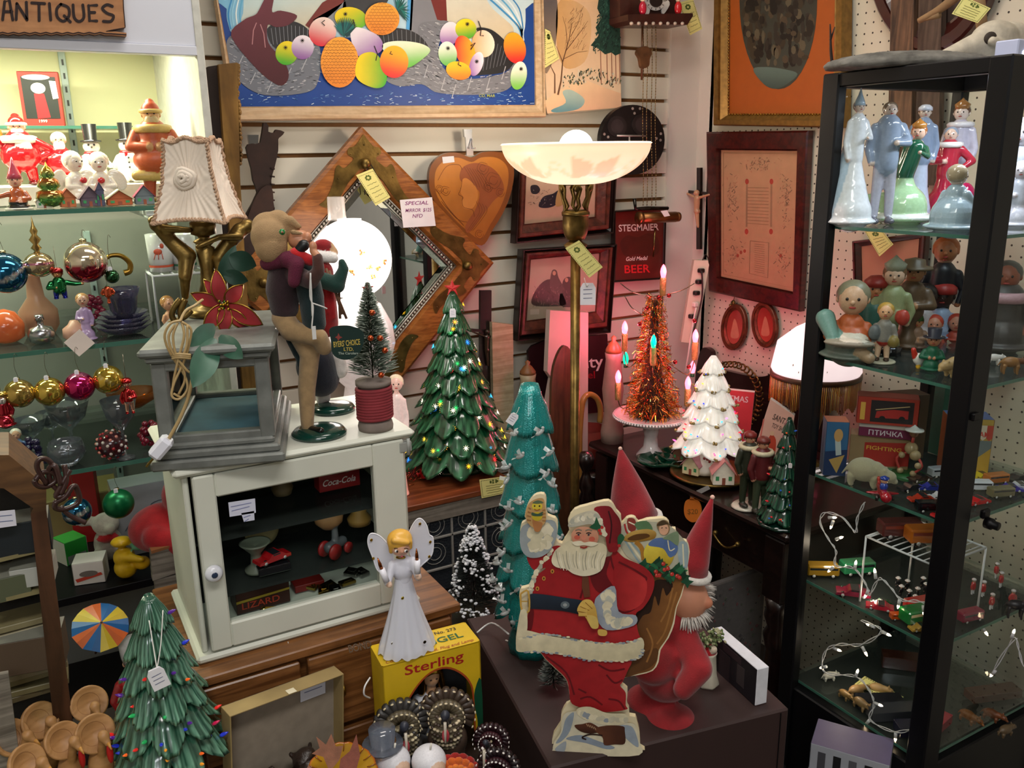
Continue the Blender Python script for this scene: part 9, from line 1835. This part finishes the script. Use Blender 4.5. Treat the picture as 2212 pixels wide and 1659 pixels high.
for px,by,c,lab,L_,kd,rz in((1775,1245,'8a6a1c','yellow grader toy at the left of the fourth shelf',.07,'van',-.6),(1850,1240,'2a7a50','green toy truck with white roof on the fourth shelf',.075,'van',-.4),(1835,1290,'7a1430','crimson toy car under the green truck',.07,'car',-.8),(1880,1325,'a8142a','pink red toy car on the edge of the fourth shelf',.055,'car',-.9),(1925,1345,'b84a14','small orange toy truck at the front',.035,'van',-.5),(1985,1345,'1a6a30','long green and cream toy bus',.08,'van',-.25),(1990,1325,'a0201c','red toy bus roof behind the green bus',.075,'van',-.25),(1975,1368,'a8843a','tan toy aeroplane shaped truck at the shelf edge',.045,'car',-.4),(2100,1345,'7a1434','maroon toy double decker right of the post',.055,'van',-.2),(1905,1305,'2a5030','dark green toy jeep behind the orange truck',.035,'car',-.5)):
    q=on(px,by,qz[3]); q[0]=max(q[0],qx0+.045); q[1]=min(max(q[1],qy0+.04),qy1-.04); car(lab,q,rz,L_,c,'1c2224' if c!='1a6a30' else 'c8bc98',kd)
m0=None
for i,(px,by)in enumerate(((1945,1290),(1962,1300),(1980,1295),(1998,1285),(1958,1278),(2012,1292),(1975,1312),(2003,1308),(2020,1278),(1938,1272),(2018,1310),(1992,1272))):
    q=on(px,by,qz[3]); q[0]=max(q[0],qx0+.03)
    lab='tiny black uniformed toy policeman in white helmet, '+['far left of the front rank','second in the front rank','third in the front rank','fourth in the front rank','second row left','front rank right','nearest the orange truck','nearest the green bus','back right by the post','back left corner','front right by the post','back row middle'][i]
    if m0 is None:m0=fig('toy_policeman',lab,'toy figure',q,0,.03,'141418',legs='141418',shoe='0a0a0a',hat='brim',hatc='d8d8dc',skin='b08a74',ws=.13,hd=.12,group='toy policemen in white helmets',vox=.03)
    else:dup(m0,q,rnd(-.6,.6),lab)
g0=None
for i,(px,by,lab)in enumerate(((2100,1285,'red coated toy guardsman nearest the post'),(2122,1290,'red coated toy guardsman, second from the post'),(2140,1318,'red coated toy guardsman standing forward'),(2160,1270,'red coated toy rider at the back'),(2185,1310,'red coated toy rider beside the black horse'),(2150,1250,'dark coated toy soldier at the back'))):
    q=on(px,by,qz[3]); q[1]=max(q[1],qy0+.03)
    if g0 is None:g0=fig('toy_guardsman',lab,'toy figure',q,0,.04,'a81c24',legs='c8c8cc',shoe='141414',top='a81c24',hat='cap',hatc='c8c4c8',skin='b88a74',ws=.13,hd=.11,group='toy guardsmen',vox=.03)
    else:dup(g0,q,rnd(-.6,.6),lab)
beast('toy_horse','black toy horse with red saddle cloth behind the right hand glass',2190,1335,3,.045,'17171c',15,legh=.5,head=(0,0,.25),c2='17171c')
# bottom shelf
zb=qz[4]
for lab,px,by,c,w_,h_,rz in(('grey metal box at the front of the bottom shelf',1935,1560,'33363c',.11,.022,-25),('dark tin box beside the grey one on the bottom shelf',1905,1535,'1e1f24',.1,.02,-30),('brown patterned octagonal box on the bottom shelf',1960,1450,'3a2018',.11,.03,-45),('navy box near the front corner of the bottom shelf',1955,1610,'1a1a30',.08,.02,-30),('wooden tray of charms behind the right hand glass',2165,1520,'4a2a20',.12,.018,-20),('pink red toy box at the bottom right',2105,1610,'9a2438',.05,.02,10)):
    q=on(px,by,zb); q[0]=max(q[0],qx0+.05+w_*.3); q[1]=min(max(q[1],qy0+.05),qy1-.09); cbox('small_case',lab,'box',q,math.radians(rz),w_,.035,h_,c,ct=c,mt=GLOSS)
cardtag(flat(zb+.012),[(1868,1461),(1952,1506),(1932,1520),(1846,1478)],(0,0,0),0,None); tag([o for o in bpy.data.objects if o.name.startswith('price_tag')and o.parent is None and not o.get('label')][0],'yellow price card lying on the bottom shelf of the curio cabinet','price tag')
random.seed(91)
for i,(px,by,c,lab)in enumerate(((1800,1520,'8a6a3c','carved tan animal at the left of the bottom shelf'),(1830,1545,'7d6440','crouching carved animal with orange patch'),(1848,1505,'94744a','cream carved animal by the yellow card'),(1895,1500,'a8885a','pale carved hand on the yellow card'),(2090,1560,'7a4a1e','brown carved horse behind the right hand glass'),(2140,1555,'6a3a1c','standing carved bear behind the right hand glass'),(2170,1590,'5a4a34','carved deer at the far right of the bottom shelf'),(1790,1470,'a8a8a0','clear glass pear on its side at the back left'))):
    beast('carved_animal',lab,px,by,4,rnd(.035,.05),c,rnd(-60,60),mt=SATIN,legh=.2)
# mini light strings
LB=mat('lit fairy bulb','fff0dc',rough=.2,emit='ffdcb0',es=14)
def lights(label,path,bulbs,x):
    P=[hit(a,b,x=x)for a,b in path]; t=T('fairy_lights',label,'string lights',P[0]); o=P[0]; m=M(o,'c8c8cc'); S_=spl(P,6,False)
    for q in(0,pi):m.tube([p_+V3((.0018*math.cos(i*.8+q),.0018*math.sin(i*.8+q),.0018*math.sin(i*.8+q)))for i,p_ in enumerate(S_)],.0011,5)
    m.build('wire',PLAST,t)
    for(a,b,dx_,dy_)in bulbs:
        c0=hit(a,b,x=x); c1=hit(a+dx_,b+dy_,x=x); d=(c1-c0).normalized(); s_=M(o,'c4c4c8').tube([c0,c0+d*.013],[.0036,.003],8).build('socket',PLAST,t); M(o).tube([c0+d*.011,c0+d*.017,c0+d*.022],[.0024,.0026,.0006],8).build('bulb',LB,s_)
lights('upper white fairy light string winding down the left glass of the curio cabinet',[(1868,1085),(1852,1120),(1848,1150),(1820,1118),(1782,1108),(1772,1130),(1790,1165),(1806,1190),(1805,1222),(1845,1228),(1872,1265),(1878,1285),(1900,1250),(1925,1270),(1948,1296),(1990,1300),(2030,1320)],[(1790,1118,22,0),(1800,1125,-8,22),(1806,1165,22,-8),(1800,1225,-20,18),(1846,1230,4,-22),(1876,1275,-16,30),(1892,1250,-4,-30),(1944,1295,-6,24),(1995,1308,2,36)],1.4395)
lights('lower white fairy light string looping across the bottom shelf',[(1860,1340),(1905,1362),(1862,1392),(1815,1392),(1785,1405),(1776,1440),(1792,1456),(1850,1462),(1880,1495),(1888,1525),(1880,1555),(1930,1580),(1975,1574),(2010,1560)],[(1905,1364,24,12),(1890,1355,-20,-8),(1862,1396,14,26),(1785,1440,-18,4),(1848,1462,8,-22),(1888,1518,26,10),(1878,1556,-16,18),(1935,1582,-2,36),(2000,1500,-22,-18),(1800,1400,16,6)],1.4395)
lights('fairy light string behind the right hand glass of the curio cabinet',[(2145,1450),(2190,1380),(2200,1400),(2212,1440),(2240,1450)],[(2185,1378,6,-16),(2150,1448,-8,10),(2120,1352,8,12)],1.62)
for p_ in(hit(1810,1200,x=1.47),hit(1880,1290,x=1.47),hit(1830,1440,x=1.47),hit(1900,1540,x=1.47),hit(2030,1130,x=1.6)):light('fairy_light_glow','POINT',p_,.12,(1,.8,.6),.01)
# on top of the cabinet
q=V3((1.5,1.02,qt+.0006)); t=T('stone_slab','rough grey stone slab lying on top of the curio cabinet','stone',q)
wy=PL((1.47,1.1,0),upright((1.5,1.0,0)).n); O9=[(1712,170),(1722,152),(1745,142),(1800,133),(1850,122),(1920,118),(1990,107),(2070,104),(2075,130),(2000,142),(1900,152),(1800,160)]
cx9,L9=wy.w(1890,135),(wy.w(2080,135)-wy.w(1712,135)).length
m=M(c='6a6862').ell((0,0,.0),(L9/2,.07,.022),n=60); random.seed(6)
m.V=[V3((v[0]*(1+.04*math.sin(v[1]*90)),v[1]*(1+.06*math.sin(v[0]*60)),max(-.006,v[2]*(1-.25*v[0]/L9))+rnd(-.0012,.0012)))for v in m.V]
so_=m.build('stone',mat('rough stone','6a6862',rough=.95,noise=(40,.5),bump=(60,1)),t); t.location=(1.47,1.09,qt+.0075); t.rotation_euler=(0,0,math.radians(-38))
q=V3((1.6,.95,qt+.001)); q=V3((*hit(2105,100,x=1.6)[:2],qt+.001)); t=T('animal_skull','bleached animal skull with long snout on top of the curio cabinet','skull',q,math.radians(-14)); kq=dep(q)/F; BN=mat('old bone','c4bba8',rough=.7,noise=(40,.25),bump=(150,.4))
M().raw(blob([('e',(.045,0,.05),(.05,.034,.036),'c'*6),('k',(.02,0,.045),(-.075,0,.018),.026,.01,'c'*6),('k',(.02,0,.025),(-.06,.0,.008),.016,.006,'c'*6),('k',(.01,.03,.045),(.06,.036,.03),.008,.008,'c'*6),('k',(.01,-.03,.045),(.06,-.036,.03),.008,.008,'c'*6),('e',(.085,0,.055),(.03,.026,.03),'c'*6)],.0025)).build('cranium',BN,t)
for s_ in(-1,1):M(c='3a3028').ell((.012,s_*.024,.05),(.014,.007,.012)).build('eye_socket',MATTE,t); M(c='c4bba8').tube(spl([(-.02,s_*.012,.004),(-.06,s_*.008,.004),(-.09,s_*.004,.008)],4,False),.003).build('jaw',BN,t)
M(c='4a4038').ell((-.076,0,.02),(.006,.008,.006)).build('nostril',MATTE,t)
a,b=hit(2065,112,y=.87),hit(2300,112,y=.87); t=T('led_bar','white plastic light bar glowing along the top front of the curio cabinet','light bar',V3((1.62,.905,qt+.0006))); M(c='c4ccea').box((0.02,0,.014),(.36,.04,.026),.002).build('housing',PLAST,t); M().box((.02,-.0205,.005),(.33,.002,.008),.0005).box((.02,.0,-.0),(.3,.03,.001),0).build('lit_tube',mat('lit led tube','ffffff',emit='f2f4ff',es=7),t)
t=T('twig','dark dry twig standing on the stone slab','twig',V3((*hit(1800,120,x=1.48)[:2],qt+.02))); k8=dep(t.location)/F; M(c='2c1c14').tube(spl([(0,0,0),(-.008,0,.03),(-.012,0,.055),(-.016,0,.08)],4,False),[.004,.0014],6).tube([(-.012,0,.05),(-.002,0,.075)],[.0026,.001],5).build('wood',MATTE,t)
# further along the pegboard, above and behind the cabinet
p=wall_x(1.968); fo=p.w(1990,60); t=T('oval_portrait','large dark red oval frame high on the pegboard behind the curio cabinet','picture frame',fo)
ring(p,oval(2030,-120,145,235,4,44),oval(2030,-120,100,180,4,44),0,.03,fo,mat('dark red oval frame','3a130e',rough=.3,coat=.4),'frame',t,bev=.5); M(fo,'6a4a3a').slab(p,oval(2030,-120,102,184,4),.004,.005,grad=('3a2c26',.2,1)).build('portrait',PRINT,t)
for lab,x0_,x1_,c in(('reddish brown weathered plank hung on the pegboard, left one',1925,1975,'7a5a42'),('grey brown weathered plank hung on the pegboard, right one',1985,2035,'5e4c40')):plank('hanging_plank',lab,wall_x(1.955),[(x0_+12,-80),(x1_+12,-80),(x1_,400),(x0_,400)],0,.018,mat('plank '+c,c,rough=.8,wood=('3a2a20',40,40,4)),'plank')
t=T('driftwood','pale driftwood branch leaning above the skull with a yellow tag','branch',V3((1.75,1.15,qt+.03))); M(t.location,'8a6c4a').tube(spl([hit(1985,45,x=1.7),hit(2030,20,x=1.7),hit(2080,-20,x=1.7),hit(2110,-60,x=1.7)],4,False),[.006,.014],8).tube([hit(1985,45,x=1.7),hit(2030,32,x=1.7)],[.003,.007],6).tube([hit(2110,-50,x=1.7),V3((1.72,1.1,1.75))],[.012,.01],7).build('wood',MATTE,t); cardtag(PL(hit(2100,20,x=1.66),upright((1.66,1,0)).n),[(2082,-8),(2140,18),(2112,50),(2056,30)],t.location,0,t)
# stringy brown wall piece with tag, seen through the second shelf
p=wall_x(1.966); fo=p.w(1900,700); t=T('pink_panel_frame','dark framed pinkish panel on the pegboard seen through the curio cabinet','picture',fo); ring(p,[(1850,520),(2010,500),(1990,740),(1855,700)],[(1864,532),(1990,515),(1975,720),(1868,688)],0,.02,fo,MAHF,'frame',t); M(fo,'a8745a').slab(p,[(1864,532),(1990,515),(1975,720),(1868,688)],.004,.006).build('panel',PRINT,t)
cardtag(wall_x(1.93),[(1866,496),(1906,498),(1930,528),(1900,554)],fo,0,t)
# pale boxes on the floor at the corner of the cabinet
t=T('stool','low dark stool under the white game boxes at the lower right','stool',(1.345,.99,0)); M().box((-.02,0,.26),(.11,.2,.02),.002).box((-.02,0,.125),(.08,.16,.25),.002).build('seat',DARKW,t)
Q1=hit(1725,1560,x=1.3)
for i,(z_,h_,c,lab,dx_)in enumerate(((.2705,.075,'b8bcc4','lower of the two white printed game boxes, cut by the bottom edge',0),(.346,.07,'a8acb4','upper of the two white printed game boxes with black lettering',.005))):cbox('game_box',lab,'box',V3((1.312+dx_,.96,z_)),math.radians(-58),.15,.09,h_,c,cs='c8ccd4',ct='5a5470' if i else 'b8bcc4',art=lambda a,P:[a.slab(P,[(.1+j*.2,.2),(.2+j*.2,.2),(.2+j*.2,.85),(.1+j*.2,.85)],.0003,col=['4a4a50','17171a','5a5a60','17171a'][j])for j in range(4)])
t=T('orange_note','orange paper note with black lettering taped on the lit fringed lamp shade','note',hit(1772,760,x=1.69)); w9=PL(hit(1772,760,x=1.69),upright(hit(1772,760,x=1.69)).n); M(t.location,'e09a38').slab(w9,[(1752,690),(1792,694),(1788,764),(1750,758)],0,.0006).build('paper',PAPER,t); M(t.location,'2a1c10').ptext(w9,'IS',1760,730,14,.0008,wpx=18).ptext(w9,'LO',1764,756,12,.0008,wpx=18).build('lettering',PAPER,t)
# seen in the shadow under the desk
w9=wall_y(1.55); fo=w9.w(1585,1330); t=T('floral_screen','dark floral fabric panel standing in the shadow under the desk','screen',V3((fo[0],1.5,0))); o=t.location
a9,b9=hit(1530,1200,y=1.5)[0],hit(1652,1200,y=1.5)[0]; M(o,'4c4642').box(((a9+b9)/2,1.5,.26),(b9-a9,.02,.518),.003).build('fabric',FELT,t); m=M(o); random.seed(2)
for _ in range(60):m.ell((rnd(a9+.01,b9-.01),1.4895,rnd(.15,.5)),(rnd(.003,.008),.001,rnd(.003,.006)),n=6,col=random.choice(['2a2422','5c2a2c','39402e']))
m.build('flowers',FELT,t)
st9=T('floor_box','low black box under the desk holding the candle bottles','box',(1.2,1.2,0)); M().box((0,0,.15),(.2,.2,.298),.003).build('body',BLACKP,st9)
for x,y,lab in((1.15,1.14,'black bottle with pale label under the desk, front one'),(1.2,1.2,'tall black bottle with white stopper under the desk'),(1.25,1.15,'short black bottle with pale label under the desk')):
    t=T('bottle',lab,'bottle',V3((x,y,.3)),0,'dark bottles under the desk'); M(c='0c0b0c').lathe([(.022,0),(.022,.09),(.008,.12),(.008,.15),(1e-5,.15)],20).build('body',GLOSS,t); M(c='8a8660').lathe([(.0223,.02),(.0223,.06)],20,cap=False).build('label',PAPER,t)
